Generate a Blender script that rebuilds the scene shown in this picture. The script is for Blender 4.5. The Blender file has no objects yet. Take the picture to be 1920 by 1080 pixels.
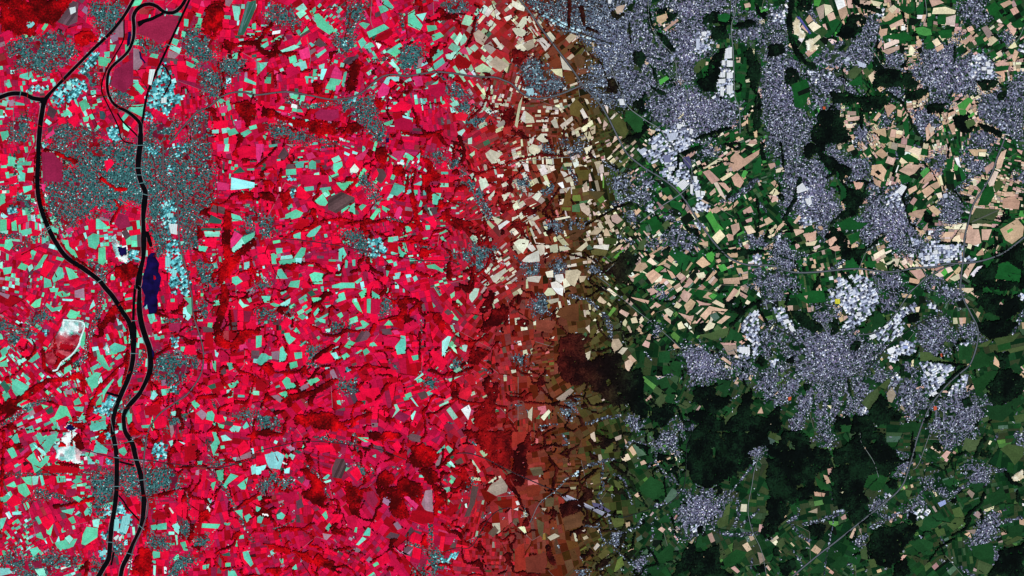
import bpy, math, random
import numpy as np

# ------------------------------------------------------------------ camera, sky, sun, exposure
S = 23.2                      # metres per map unit (map units follow the survey grid of the photograph, 1920 x 1080)
W0, H0 = 1920, 1080
ALT = 120000.0
scene = bpy.context.scene
COL = scene.collection

cam_d = bpy.data.cameras.new("camera")
cam_d.sensor_width = 36.0
cam_d.lens = 36.0 * ALT / (W0 * S)
cam_d.clip_start = 500.0
cam_d.clip_end = 400000.0
cam = bpy.data.objects.new("camera", cam_d)
cam.location = (0, 0, ALT)
cam.rotation_euler = (0, 0, 0)
COL.objects.link(cam)
scene.camera = cam

SUN_EL, SUN_AZ = math.radians(52), math.radians(150)     # late-morning sun in the south-south-east
world = bpy.data.worlds.new("World")
scene.world = world
world.use_nodes = True
wn = world.node_tree
for n in list(wn.nodes):
    wn.nodes.remove(n)
w_out = wn.nodes.new("ShaderNodeOutputWorld")
w_bg = wn.nodes.new("ShaderNodeBackground")
w_sky = wn.nodes.new("ShaderNodeTexSky")
w_sky.sky_type = 'NISHITA'
w_sky.sun_disc = False
w_sky.sun_elevation = SUN_EL
w_sky.sun_rotation = SUN_AZ
w_bg.inputs["Strength"].default_value = 0.05
wn.links.new(w_sky.outputs[0], w_bg.inputs["Color"])
wn.links.new(w_bg.outputs[0], w_out.inputs["Surface"])

sun_d = bpy.data.lights.new("sun", 'SUN')
sun_d.energy = 4.2
sun_d.angle = math.radians(0.53)
sun_d.color = (1.0, 0.93, 0.84)
sun = bpy.data.objects.new("sun", sun_d)
sun.rotation_euler = (math.pi / 2 - SUN_EL, 0, math.pi - SUN_AZ)
COL.objects.link(sun)

scene.view_settings.view_transform = 'Standard'
scene.view_settings.look = 'None'
scene.view_settings.exposure = 0.0
scene.view_settings.gamma = 1.0
scene.view_settings.use_curve_mapping = False
scene.cycles.max_bounces = 3
scene.cycles.diffuse_bounces = 1
scene.cycles.filter_width = 1.4

# ------------------------------------------------------------------ palettes (display colours, infrared side / natural side)
PAL = {
 't': ((102,210,174),(212,174,152)), 'T': ((156,246,228),(240,222,192)), 'w': ((240,252,250),(252,250,244)),
 'r': ((255,12,62),(24,82,38)), 'd': ((176,4,28),(12,48,24)), 'm': ((208,18,70),(50,82,46)),
 'n': ((156,34,74),(58,84,56)), 'p': ((226,52,116),(190,150,140)), 'v': ((98,70,78),(84,80,64)),
 'g': ((48,96,80),(84,112,92)), 's': ((165,128,146),(168,148,134)), 'k': ((62,18,24),(15,25,19)),
 'l': ((205,60,70),(78,160,72)), 'o': ((160,52,58),(72,92,54)), 'z': ((60,70,92),(72,72,104)),
}
CNAME = {'t':('turquoise','tan'), 'T':('pale turquoise','cream'), 'w':('white','white'), 'r':('bright red','green'),
 'd':('dark red','dark green'), 'm':('crimson','olive green'), 'n':('dull rose','grey green'), 'p':('pink','pinkish tan'),
 'v':('grey brown','drab brown'), 'g':('dark teal','sage green'), 's':('pale mauve','greyish tan'), 'k':('maroon','near-black'),
 'l':('light red','lime green'), 'o':('brownish red','olive'), 'z':('slate','slate blue')}
KL = np.array((1.30, 1.20, 1.13))           # light that reaches the ground per unit of reflectance

WARM = np.array((3, 5, -13))
def lin(c):
    c = np.asarray(c, float) / 255.0
    return np.where(c <= 0.04045, c / 12.92, ((c + 0.055) / 1.055) ** 2.4)
def alpha(x):
    return np.clip((np.asarray(x, float) - 812.0) / 392.0, 0, 1) ** .95
def mixc(a, b, x):
    """blend two display colours along the east-west change of colouring, return reflectance"""
    t = alpha(x)[..., None]
    c = np.asarray(a, float) * (1 - t) + np.asarray(b, float) * t
    c = c + WARM * (4 * t * (1 - t)) * (np.asarray(a, float)[..., 0:1] > np.asarray(a, float)[..., 1:2] + 40)
    return np.clip(lin(np.clip(c, 0, 255)) / KL, 0.002, 0.93)

def fieldc(k, x, v=1.0):
    """reflectance of a plot of class k at map x; bare soil reads cream sooner than crops turn green"""
    fc, tc = np.array(PAL[k][0], float) * v, np.array(PAL[k][1], float) * v
    t = float(alpha(x))
    if k in 'tTws':                                   # turquoise -> cream -> tan
        mid = np.array({'t': (208, 202, 174), 'T': (228, 223, 202), 'w': (246, 248, 238), 's': (182, 168, 150)}[k], float) * v
        col = np.array([np.interp(x, (815, 930, 1040, 1190), (fc[q], mid[q], mid[q], tc[q])) for q in range(3)])
        return np.clip(lin(np.clip(col, 0, 255)) / KL, 0.002, 0.93)
    fc = fc * (1 - t) + tc * t + WARM * (4 * t * (1 - t)); tc = fc
    return np.clip(lin(np.clip(fc * (1 - t) + tc * t, 0, 255)) / KL, 0.002, 0.93)

rng = np.random.default_rng(7)
random.seed(7)
def P(x, y):                                 # map position -> metres
    return ((x - W0 / 2) * S, (H0 / 2 - y) * S)

_ng = np.random.default_rng(3).random((256, 256))
def noise(x, y, sc, seed=0):
    x = np.asarray(x, float) / sc + seed * 17.31 + 1000; y = np.asarray(y, float) / sc + seed * 9.73 + 1000
    xi = np.floor(x).astype(int); yi = np.floor(y).astype(int)
    fx = x - xi; fy = y - yi
    fx = fx * fx * (3 - 2 * fx); fy = fy * fy * (3 - 2 * fy)
    g = lambda a, b: _ng[a & 255, b & 255]
    return (g(xi, yi) * (1 - fx) + g(xi + 1, yi) * fx) * (1 - fy) + (g(xi, yi + 1) * (1 - fx) + g(xi + 1, yi + 1) * fx) * fy

# ------------------------------------------------------------------ materials
def base_mat(name, rough=0.95, spec=0.08):
    m = bpy.data.materials.new(name); m.use_nodes = True
    nt = m.node_tree
    b = nt.nodes["Principled BSDF"]
    b.inputs["Roughness"].default_value = rough
    b.inputs["Specular IOR Level"].default_value = spec
    return m, nt, b
def N(nt, t, **k):
    n = nt.nodes.new(t)
    for a, v in k.items():
        setattr(n, a, v)
    return n
def attr_mat(name, sc1, amt1, sc2, amt2, rough=0.95, spec=0.05):
    """colour stored per face, broken up by two scales of procedural mottling (metres)"""
    m, nt, b = base_mat(name, rough, spec)
    at = N(nt, "ShaderNodeAttribute", attribute_name="tint")
    tc = N(nt, "ShaderNodeNewGeometry")
    last = at.outputs["Color"]
    for sc, amt in ((sc1, amt1), (sc2, amt2)):
        ns = N(nt, "ShaderNodeTexNoise"); ns.inputs["Scale"].default_value = 1.0 / sc; ns.inputs["Detail"].default_value = 2.0
        mr = N(nt, "ShaderNodeMapRange")
        mr.inputs["From Min"].default_value = 0.3; mr.inputs["From Max"].default_value = 0.7
        mr.inputs["To Min"].default_value = 1 - amt; mr.inputs["To Max"].default_value = 1 + amt
        nt.links.new(tc.outputs["Position"], ns.inputs["Vector"])
        nt.links.new(ns.outputs["Fac"], mr.inputs["Value"])
        vm = N(nt, "ShaderNodeVectorMath", operation='SCALE')
        nt.links.new(last, vm.inputs[0]); nt.links.new(mr.outputs["Result"], vm.inputs["Scale"])
        last = vm.outputs["Vector"]
    nt.links.new(last, b.inputs["Base Color"])
    return m
M_FIELD = attr_mat("crop_and_soil", 420, .15, 70, .16)
M_TOWN = attr_mat("roofs_and_streets", 260, .10, 40, .12, .85, .1)
M_WOOD = attr_mat("tree_canopy", 500, .22, 90, .30)
M_QUARRY = attr_mat("bare_rock", 260, .18, 60, .18)
M_ROAD = attr_mat("road_surface", 400, .10, 60, .12)

M_ROOF = attr_mat("sheet_roof", 120, .05, 30, .06, .6, .2)

def water_mat(name, col, rough):
    m, nt, b = base_mat(name, rough, 0.15)
    ns = N(nt, "ShaderNodeTexNoise"); ns.inputs["Scale"].default_value = 1 / 300; ns.inputs["Detail"].default_value = 3
    g = N(nt, "ShaderNodeNewGeometry")
    rp = N(nt, "ShaderNodeValToRGB")
    rp.color_ramp.elements[0].position = .3; rp.color_ramp.elements[1].position = .72
    rp.color_ramp.elements[0].color = (*[c * .45 for c in col], 1); rp.color_ramp.elements[1].color = (*[c * 2.0 for c in col], 1)
    nt.links.new(g.outputs["Position"], ns.inputs["Vector"]); nt.links.new(ns.outputs["Fac"], rp.inputs["Fac"])
    nt.links.new(rp.outputs["Color"], b.inputs["Base Color"])
    return m
M_RIVER = water_mat("river_water", (.0012, .0012, .002), .25)
M_LAKE = water_mat("lake_water", (.004, .002, .038), .25)
M_BASIN = water_mat("basin_water", (.055, .06, .22), .3)
M_POND = water_mat("pond_water", (.02, .05, .06), .3)

# ground: dark hedge-and-verge colour, infrared red in the west, green in the east
M_GROUND, nt, b = base_mat("rough_pasture")
g = N(nt, "ShaderNodeNewGeometry"); sx = N(nt, "ShaderNodeSeparateXYZ")
nt.links.new(g.outputs["Position"], sx.inputs[0])
mr = N(nt, "ShaderNodeMapRange")
mr.inputs["From Min"].default_value = P(812, 0)[0]; mr.inputs["From Max"].default_value = P(1207, 0)[0]
nt.links.new(sx.outputs["X"], mr.inputs["Value"])
cols = []
for a, bb in (((118, 6, 30), (198, 14, 56)), ((12, 40, 22), (36, 74, 38))):
    ns = N(nt, "ShaderNodeTexNoise"); ns.inputs["Scale"].default_value = 1 / 160; ns.inputs["Detail"].default_value = 4
    nt.links.new(g.outputs["Position"], ns.inputs["Vector"])
    rp = N(nt, "ShaderNodeValToRGB")
    rp.color_ramp.elements[0].position = .35; rp.color_ramp.elements[1].position = .65
    rp.color_ramp.elements[0].color = (*(lin(a) / KL), 1); rp.color_ramp.elements[1].color = (*(lin(bb) / KL), 1)
    nt.links.new(ns.outputs["Fac"], rp.inputs["Fac"]); cols.append(rp.outputs["Color"])
mx = N(nt, "ShaderNodeMix", data_type='RGBA')
nt.links.new(mr.outputs["Result"], mx.inputs["Factor"])
nt.links.new(cols[0], mx.inputs["A"]); nt.links.new(cols[1], mx.inputs["B"])
nt.links.new(mx.outputs["Result"], b.inputs["Base Color"])

# ------------------------------------------------------------------ mesh helpers
def mesh_obj(name, verts, loops, starts, tint, mat, parent=None, origin=None):
    """verts (n,3) metres, loops flat vertex indices, starts first loop of each face, tint (faces,3)"""
    verts = np.asarray(verts, np.float32).copy()
    if origin is not None:
        verts -= np.asarray(origin, np.float32)
    loops = np.asarray(loops, np.int32); starts = np.asarray(starts, np.int32)
    me = bpy.data.meshes.new(name)
    me.vertices.add(len(verts)); me.vertices.foreach_set("co", verts.ravel())
    me.loops.add(len(loops)); me.loops.foreach_set("vertex_index", loops)
    me.polygons.add(len(starts)); me.polygons.foreach_set("loop_start", starts)
    me.update(calc_edges=True)
    if tint is not None:
        at = me.attributes.new("tint", 'FLOAT_COLOR', 'FACE')
        t4 = np.ones((len(starts), 4), np.float32); t4[:, :3] = tint
        at.data.foreach_set("color", t4.ravel())
    me.materials.append(mat)
    me.validate()
    o = bpy.data.objects.new(name, me)
    if origin is not None:
        o.location = origin
    if parent is not None:
        o.parent = parent
    COL.objects.link(o)
    return o
class MB:
    def __init__(self): self.v = []; self.l = []; self.s = []; self.t = []; self.n = 0
    def poly(self, pts, tint):                       # pts in metres with z
        self.s.append(len(self.l)); self.l.extend(range(self.n, self.n + len(pts)))
        self.v.extend(pts); self.n += len(pts); self.t.append(tint)
    def prism(self, xy, z0, z1, tint, side=None):    # xy map units, counter-clockwise in metres
        m = [P(*p) for p in xy]
        if area(m) < 0: m = m[::-1]
        self.poly([(x, y, z1) for x, y in m], tint)
        side = tint if side is None else side
        for i in range(len(m)):
            a, c = m[i - 1], m[i]
            self.poly([(a[0], a[1], z0), (c[0], c[1], z0), (c[0], c[1], z1), (a[0], a[1], z1)], side)
    def build(self, name, mat, parent=None, origin=None):
        return mesh_obj(name, self.v, self.l, self.s, np.array(self.t), mat, parent, origin)
def area(p):
    return sum(p[i - 1][0] * p[i][1] - p[i][0] * p[i - 1][1] for i in range(len(p))) / 2
def cen(p):
    return (sum(q[0] for q in p) / len(p), sum(q[1] for q in p) / len(p))
def tag(o, label=None, cat=None, group=None, kind=None):
    if label: o["label"] = label
    if cat: o["category"] = cat
    if group: o["group"] = group
    if kind: o["kind"] = kind
    return o

SURVEY = """
#A0
g: 1850,20 1920,0 1920,60 1830,262 1778,266
T: 806,560 832,572 818,640 804,630; 812,705 845,745 868,785 838,765; 1325,200 1345,205 1330,260 1312,250
t: 980,50 1005,0 1070,0 1050,40; 825,335 870,335 850,385 825,385; 780,390 825,385 820,430 790,425; 735,420 825,440 800,500 740,490; 150,560 235,535 245,565 215,600 145,580; 40,625 75,610 90,650 60,660; 1380,140 1415,145 1410,200 1380,195; 1470,95 1510,105 1505,130 1465,120; 1490,130 1520,140 1505,185 1480,180; 1365,230 1395,240 1385,280 1360,275; 1300,285 1345,300 1325,345 1285,325; 1395,455 1470,490 1440,510 1400,490; 1440,430 1495,460 1480,475 1440,445; 1140,400 1190,410 1180,440 1120,425; 995,640 1030,615 1085,680 1060,710; 985,790 1085,780 1070,880 975,830; 1830,610 1840,580 1920,620 1920,640; 1790,670 1820,660 1820,725 1785,720; 1630,750 1665,735 1690,760 1655,780; 1690,760 1720,750 1735,820 1710,835; 1700,980 1760,960 1790,1000 1720,1020; 1680,1040 1715,1030 1710,1080 1680,1080; 1800,1000 1860,970 1890,990 1830,1030; 1890,180 1920,170 1920,220 1890,220; 1740,410 1785,390 1780,440 1745,440; 590,770 640,740 680,800 620,840; 480,830 520,820 540,850 480,880; 620,880 670,870 660,910 630,915; 0,820 25,825 20,870 0,860; 0,990 60,980 70,1020 20,1060
T: 1285,335 1360,365 1345,405 1270,365; 1590,975 1640,970 1640,1000 1590,1000; 1740,40 1800,50 1790,160 1760,150; 350,890 390,920 370,940 335,915; 20,750 60,760 50,800 10,790; 500,610 540,620 530,650 500,640
v: 545,5 588,20 580,165 510,195 430,165; 370,790 430,830 400,890 350,860; 360,960 400,940 390,980 360,1000
s: 880,160 925,160 930,280 880,280 860,240; 825,270 880,250 885,300 840,320; 1265,375 1345,405 1310,440 1255,430; 1000,360 1045,370 1070,480 1030,530 1000,520; 1690,0 1750,0 1720,50 1690,40; 60,760 100,745 110,790 70,800
p: 745,340 800,330 790,410 750,430; 1650,800 1710,790 1700,845 1645,850; 1750,910 1810,900 1810,960 1780,970; 340,1020 400,975 415,1000 350,1045
r: 1330,460 1385,455 1390,510 1335,510; 1275,455 1300,460 1310,520 1290,530; 1405,515 1490,520 1470,580 1400,560; 1090,500 1135,495 1125,550 1095,540; 1020,715 1085,705 1080,770 1040,760; 1600,910 1720,900 1700,960 1600,970; 1720,1030 1780,1030 1775,1080 1710,1080; 1840,470 1920,460 1920,510 1850,515; 1750,290 1785,285 1800,320 1760,320; 500,810 570,780 600,820 540,850; 510,900 580,850 600,900 560,960; 430,880 480,880 500,920 440,940; 30,830 95,820 100,860 60,880; 215,905 250,915 260,960 230,970
d: 1110,435 1200,440 1185,500 1105,490; 1075,545 1120,545 1105,640 1055,620; 960,700 1000,660 1045,710 1000,725
n: 860,520 1000,440 1000,620 930,700 830,640; 1060,170 1210,120 1340,120 1300,280 1200,330 1110,280 1030,250
W: 0,0 540,0 500,110 430,170 300,180 260,260 120,270 60,230 0,280; 560,250 700,235 740,300 640,340 580,320; 1520,180 1560,60 1640,0 1690,40 1650,220 1600,280 1540,250; 1740,760 1850,760 1920,780 1920,900 1840,900 1760,820
U: 60,330 180,280 300,290 360,250 450,250 540,350 560,400 480,480 380,520 300,560 200,500 110,520 100,450; 690,30 890,20 900,130 820,240 740,220 700,120; 1370,250 1490,210 1600,330 1600,440 1480,470 1400,380; 1500,520 1620,560 1700,640 1560,760 1530,640; 1640,460 1780,420 1830,480 1760,560 1650,540; 380,1060 360,1000 500,930 640,960 720,1000 760,1080; 100,900 200,880 230,960 180,1060 60,1040; 1090,1080 1130,950 1250,900 1340,930 1280,1060; 1430,1080 1440,900 1560,840 1580,1000 1540,1080; 840,650 900,640 940,700 970,760 900,780; 1020,290 1080,290 1200,350 1180,390 1060,350; 620,500 720,440 740,640 680,660
I: 740,400 700,380 640,470 590,540 620,560 720,470; 420,670 380,720 440,800 560,740 660,660 620,600 540,590; 200,680 300,690 380,640 280,640; 1230,450 1320,600 1300,700 1380,720 1250,860 1100,780 1110,700 1180,530; 1090,840 1140,850 1140,910 1090,900; 800,960 880,940 900,1040 840,1060; 730,310 770,260 790,270 750,330
#B0
t: 430,110 470,100 530,165 580,210 590,240 550,260 460,200; 110,310 180,265 185,280 120,320; 40,340 90,310 95,340 50,370; 300,340 340,290 375,310 300,350; 430,520 460,518 455,570 425,575; 370,570 425,575 420,585 365,585; 525,650 560,585 645,600 620,640 590,685 520,665; 660,545 685,530 660,655 640,640; 250,730 280,710 315,715 305,750; 335,715 370,715 360,760 330,755; 245,430 295,410 310,465 255,475; 830,240 960,180 1000,210 850,285; 770,180 800,165 855,180 820,220; 940,0 990,0 1035,55 1015,75 965,45; 1140,100 1190,70 1195,120 1250,190 1230,230 1140,190; 1280,190 1350,190 1360,220 1290,240; 1315,265 1380,240 1410,270 1330,310; 970,390 1080,320 1100,345 1000,400; 1000,400 1060,360 1090,390 1040,430; 765,310 800,280 830,320 790,365; 800,360 870,320 890,350 830,360; 1200,520 1240,510 1235,550 1205,555; 1530,300 1560,250 1585,290 1570,320 1535,345; 1440,360 1470,320 1530,350 1490,390; 1330,480 1400,430 1420,470 1340,530; 1320,430 1400,370 1405,400 1330,460; 1540,180 1570,110 1625,125 1600,195; 1600,360 1640,330 1670,360 1640,390; 1640,510 1700,475 1770,520 1740,550 1650,540; 965,920 1030,895 1020,930 980,945; 1390,765 1410,755 1420,775 1400,785; 1450,780 1510,750 1525,790 1480,800; 50,1020 90,990 70,1050
T: 300,100 350,70 380,100 330,140; 180,380 290,335 330,350 280,375 200,395; 270,480 370,455 385,510 340,535 330,500; 470,490 515,475 510,515 475,515; 490,515 535,517 500,600 480,595; 1200,110 1280,95 1250,160; 995,470 1030,458 1080,520 1060,530; 955,620 985,575 1075,575 1070,610 1040,610 1010,590 990,640; 1485,310 1530,240 1550,270 1510,345; 1420,410 1500,385 1500,430 1470,450 1430,440; 1770,290 1800,280 1855,360 1840,375; 1860,130 1915,110 1920,135 1880,160; 1745,50 1780,30 1800,60 1760,85; 1510,990 1560,965 1570,980 1540,1020 1520,1010; 1590,1040 1620,1030 1620,1080 1590,1080; 1700,820 1720,760 1735,765 1700,840 1670,850
w: 125,235 185,225 180,250 120,260; 625,1030 670,1045 670,1062 625,1055
r: 370,150 400,140 430,190 390,200; 460,230 570,310 550,340 470,270; 330,300 390,260 400,320 350,350; 320,590 370,580 380,640 315,645; 965,170 1000,125 1040,190 1035,205 1000,210; 1290,140 1370,90 1390,120 1320,160; 985,300 1020,280 1060,330 1010,355; 960,650 1020,600 1065,630 1000,670; 1010,810 1090,750 1170,790 1150,830 1020,840; 1180,790 1240,780 1250,850 1190,840; 1380,790 1410,760 1450,790 1430,830; 1490,860 1530,840 1590,860 1570,910 1510,900; 1850,960 1920,940 1920,980 1860,1020
d: 120,260 190,250 185,265 120,300; 890,280 1010,220 1030,240 990,290 900,320; 1610,410 1660,370 1700,410 1680,450 1640,440; 1490,440 1520,400 1620,470 1590,520 1500,500; 1020,850 1100,840 1100,880 1040,900; 1740,960 1790,930 1800,980 1770,1000
m: 390,260 460,240 465,280 430,330 400,310; 225,510 280,490 340,545 290,560 230,590; 540,500 575,480 590,500 545,590 500,600; 870,150 920,130 960,180 860,215; 1040,900 1100,880 1170,900 1170,980 1040,970; 1290,640 1420,620 1420,690 1370,740 1290,690
v: 430,330 470,285 540,340 480,355; 650,470 680,430 760,420 770,430 700,490
p: 320,380 395,350 410,430 340,450; 575,530 600,490 645,540 640,600 560,580; 600,640 640,640 610,705 590,700; 900,0 945,0 950,40 910,50; 910,690 950,620 1010,660 990,710 920,735; 1360,520 1430,460 1460,490 1420,530; 1530,380 1570,350 1600,415 1540,400; 1170,580 1240,570 1255,640 1200,650
s: 1220,440 1250,430 1240,500 1210,510; 1630,250 1670,220 1740,280 1700,340 1650,310; 1700,350 1760,310 1800,370 1760,410; 1740,480 1800,420 1900,490 1830,540; 1800,940 1860,890 1880,930 1820,960
n: 440,850 480,820 620,825 620,880 560,910 450,890
W: 700,470 760,440 820,480 760,540 760,600 740,680 660,700 640,740 680,640 700,560; 50,840 120,810 200,870 300,900 440,900 560,920 640,910 600,1000 470,1020 380,960 280,960 230,900 120,880 40,880; 690,930 760,920 810,960 720,1010 680,980; 890,730 960,760 940,830 900,800; 1300,380 1360,350 1350,420 1290,500; 1370,60 1430,90 1400,130 1340,110; 440,620 510,600 500,700 440,700
S: 30@120,180 70,240 30,300 15,350 60,400 110,400; 25@140,350 160,390 230,405 300,400; 25@1290,160 1400,140 1500,120; 20@1650,140 1620,260 1580,350; 14@880,300 960,330 1040,370; 16@1100,1000 1250,1020 1400,980; 12@1600,900 1700,800 1760,640
U: 100,60 250,60 300,150 330,200 200,180 90,160; 630,60 820,20 800,120 760,140 730,240 690,220 680,130; 600,270 740,260 720,340 650,400 600,340; 1050,410 1120,340 1220,340 1260,400 1200,480 1110,540 1090,480; 1420,40 1520,10 1570,40 1560,90 1500,120 1440,80; 680,830 640,760 860,720 900,820 900,880 960,960 950,1060 900,1040 830,960 780,900 700,870; 90,940 200,920 260,980 420,1000 400,1060 120,1010; 1420,660 1480,610 1560,680 1580,720 1480,720; 1520,780 1590,760 1600,820 1530,820; 1580,900 1660,870 1760,860 1720,900 1640,950
R: 40@230,740 400,800 620,770; 30@880,460 1050,420; 35@420,1045 600,1075; 30@1090,110 1100,220; 22@1360,550 1440,620; 20@1700,60 1660,140 1640,260
I: 640,300 700,290 690,340 650,340; 690,740 750,735 740,765 700,765; 60,50 100,20 110,50 70,70
#C0
T: 0,0 40,20 100,50 90,85 40,70 0,40; 30,210 80,130 110,120 110,180 60,230; 25,350 70,325 110,370 90,385 40,370; 190,295 230,280 290,340 250,385; 245,260 285,235 330,290 300,325; 360,415 450,530 380,520; 140,1040 180,1010 150,1080 120,1070; 60,900 90,830 110,840 100,920; 510,830 530,810 570,880 545,900; 520,960 600,900 610,930 540,990; 735,890 770,850 775,870 750,895; 1750,600 1780,590 1785,615 1755,620; 1240,890 1290,845 1290,860 1255,895; 1035,970 1080,980 1060,1005 1040,1000
t: 0,215 50,200 120,240 80,280 30,260; 400,290 440,250 490,270 430,325; 290,520 375,515 380,580 330,560; 100,830 160,880 170,920 100,925; 50,780 80,720 60,840 40,960 20,940; 180,1040 220,1000 280,1060 230,1070; 290,910 330,880 350,960 320,960; 360,940 450,870 460,900 380,970; 580,960 625,940 625,1000 600,1010; 540,1000 580,980 600,1040 570,1050; 680,960 690,900 720,930 690,980; 1085,125 1160,100 1165,150 1110,180 1085,160; 1130,225 1240,140 1250,155 1170,220; 785,50 820,40 850,35 830,90 790,110 775,75; 1740,30 1780,20 1800,50 1750,60; 1680,430 1715,430 1710,470 1685,470; 1720,930 1770,895 1770,930 1725,950; 1760,860 1790,845 1780,880; 1810,990 1840,975 1840,1030 1820,1030; 1770,1080 1790,1050 1830,1060 1840,1080
s: 75,340 160,290 170,350 110,385
r: 100,280 150,250 160,290 90,320; 270,470 350,420 370,510 280,510; 385,540 450,540 480,600 400,620; 0,700 40,720 20,780 0,780; 850,840 890,830 970,870 990,930 970,1000 920,990 880,930 840,910; 1540,110 1600,100 1640,110 1620,170 1550,160; 1710,0 1740,0 1730,80 1720,90; 1790,0 1820,0 1820,80 1790,85; 1685,370 1710,360 1720,400 1690,415; 1680,480 1760,480 1760,540 1680,530; 1680,550 1750,560 1740,630 1685,620
m: 260,400 320,330 350,400 290,420; 460,430 500,400 550,430 540,490 480,500; 610,820 650,790 660,850 620,870
v: 540,350 600,360 570,400
o: 430,800 480,740 540,800 500,880 440,860; 740,900 800,870 850,920 870,990 840,1040 780,980; 1365,500 1420,440 1455,455 1440,500 1390,555 1365,545
l: 1860,80 1920,60 1920,80 1870,95; 1100,600 1160,570 1180,590 1110,640
W: 1590,380 1500,420 1480,560 1400,620 1440,690 1530,690 1560,520 1600,370 1620,310; 1490,200 1600,200 1640,290 1500,290; 1420,150 1500,90 1640,120 1640,190 1560,170 1430,180; 1660,200 1760,150 1820,170 1760,210; 1740,400 1800,370 1860,480 1870,560 1820,700 1770,560 1780,480; 1840,700 1870,720 1860,940 1820,1000 1810,860; 1090,250 1130,260 1220,370 1190,390; 920,390 970,380 1000,440 960,500 930,470; 1030,480 1080,520 1090,620 1060,560; 750,90 800,110 830,90 850,110 800,140 760,130; 900,770 980,750 1010,830 980,860 920,830; 930,900 1000,920 1020,960 960,1030 870,1080 830,1060 930,1000; 720,600 780,590 800,640 780,690 720,690; 1080,80 1160,60 1190,110 1250,100 1200,160 1160,180 1170,100 1080,120; 1830,30 1870,100 1920,90 1900,140 1840,110; 0,360 60,370 100,430 60,480 0,470
S: 20@430,0 430,200; 30@520,60 540,180; 20@560,210 640,240; 24@1020,60 1040,180 1065,250; 10@660,460 700,560 720,600; 16@1000,700 960,780; 18@1040,650 1100,690 1140,700; 20@1380,1040 1500,1000 1640,960; 10@880,180 890,320; 14@470,330 540,350 620,440
C: 120,10 420,0 700,0 1000,0 1030,200 1080,270 1190,390 1220,450 1150,500 1040,480 1000,460 1080,620 1050,650 1000,680 960,760 900,790 850,790 760,740 700,760 640,740 580,640 570,560 640,480 700,500 650,400 560,280 450,220 300,150; 1250,200 1400,170 1480,240 1480,380 1380,390 1360,560 1320,620 1250,590 1230,420 1170,310 1160,260; 1060,0 1680,0 1660,110 1500,90 1420,150 1300,180 1260,130 1200,60 1090,60; 1010,690 1100,640 1180,680 1250,620 1310,680 1400,720 1500,720 1600,760 1690,800 1690,900 1600,940 1540,990 1400,1060 1300,1000 1200,940 1120,940 1010,860
U: 60,500 180,430 280,560 400,640 340,690 220,700 100,640 90,560; 1660,250 1740,200 1870,190 1920,230 1850,270 1760,310 1690,290; 1720,100 1820,100 1880,150 1850,170 1700,150; 1880,280 1920,270 1920,480 1860,380; 380,1040 440,1030 520,1060 500,1080 390,1080; 1880,520 1920,510 1920,860 1870,900 1880,700
I: 1080,960 1130,990 1240,920 1330,920 1360,1000 1420,1060 1300,1080 1200,1080; 1000,1080 1100,1000 1180,1080; 770,740 820,730 860,790 800,800; 150,50 280,110 440,190 560,250 640,290 600,300 450,230 280,150; 90,660 160,650 180,710 120,720; 1580,380 1650,340 1662,720 1540,720 1540,560; 1390,240 1480,230 1480,380 1370,390; 1190,340 1230,330 1240,420 1200,440; 1500,700 1560,720 1540,750 1500,730; 1460,300 1530,310 1500,350
#D0
Q: 180,180 215,125 245,180 250,230 290,250 260,290 190,260; 280,310 330,285 345,340 385,345 340,390 290,370
w: 500,0 570,0 582,45 525,75; 1000,195 1025,195 1030,225 1000,230; 1115,112 1160,112 1158,142 1118,140
t: 525,75 585,45 600,100 560,160 540,130; 440,110 490,90 510,140 460,160; 280,150 310,110 340,150 300,180; 840,220 900,195 890,260 850,280 830,250; 860,150 910,90 960,115 920,150 880,165; 910,190 1010,140 1020,180 920,215; 850,380 985,340 985,370 900,410; 820,350 850,295 860,330 830,370; 1210,0 1290,0 1320,20 1230,50; 1160,110 1190,110 1180,165 1150,160; 1250,360 1310,330 1320,360 1270,390; 1110,310 1140,290 1160,330 1130,345; 1740,30 1810,0 1840,20 1770,60; 1790,190 1820,165 1870,220 1840,270; 1450,310 1510,270 1530,290 1480,340; 1830,440 1850,370 1880,390 1850,470; 1700,480 1760,450 1800,480 1720,500; 1700,540 1770,530 1780,580 1740,560; 1480,820 1515,770 1525,790 1495,840; 1310,890 1350,890 1360,920 1330,935; 1350,930 1400,930 1405,980 1380,1000; 870,790 930,780 960,800 900,880; 970,820 1010,830 1000,880 970,870; 785,900 830,840 850,860 810,910; 590,880 690,870 690,900 600,910; 750,990 830,970 880,960 890,1030 820,1000; 590,0 630,0 640,60 600,60; 690,0 780,10 760,40 690,35; 1180,960 1210,920 1250,1000 1190,1060
T: 420,30 470,40 490,80 430,120; 300,190 340,160 400,200 340,240; 750,570 790,540 805,590 780,630; 900,70 940,35 970,60 930,100; 870,330 980,285 985,320 870,370; 1055,390 1070,335 1100,370 1090,410 1060,415; 1240,60 1330,50 1410,80 1400,105 1230,105; 1335,130 1410,110 1400,190 1335,185; 1280,270 1310,250 1340,280 1310,310; 1230,310 1270,285 1300,330 1260,350; 1650,300 1690,270 1725,300 1670,345; 1800,360 1850,310 1870,350 1830,365; 1710,400 1750,375 1760,420 1730,430; 1205,960 1245,945 1255,970 1220,1000; 580,930 640,930 630,960 590,960; 770,0 860,20 830,50 790,40
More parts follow.
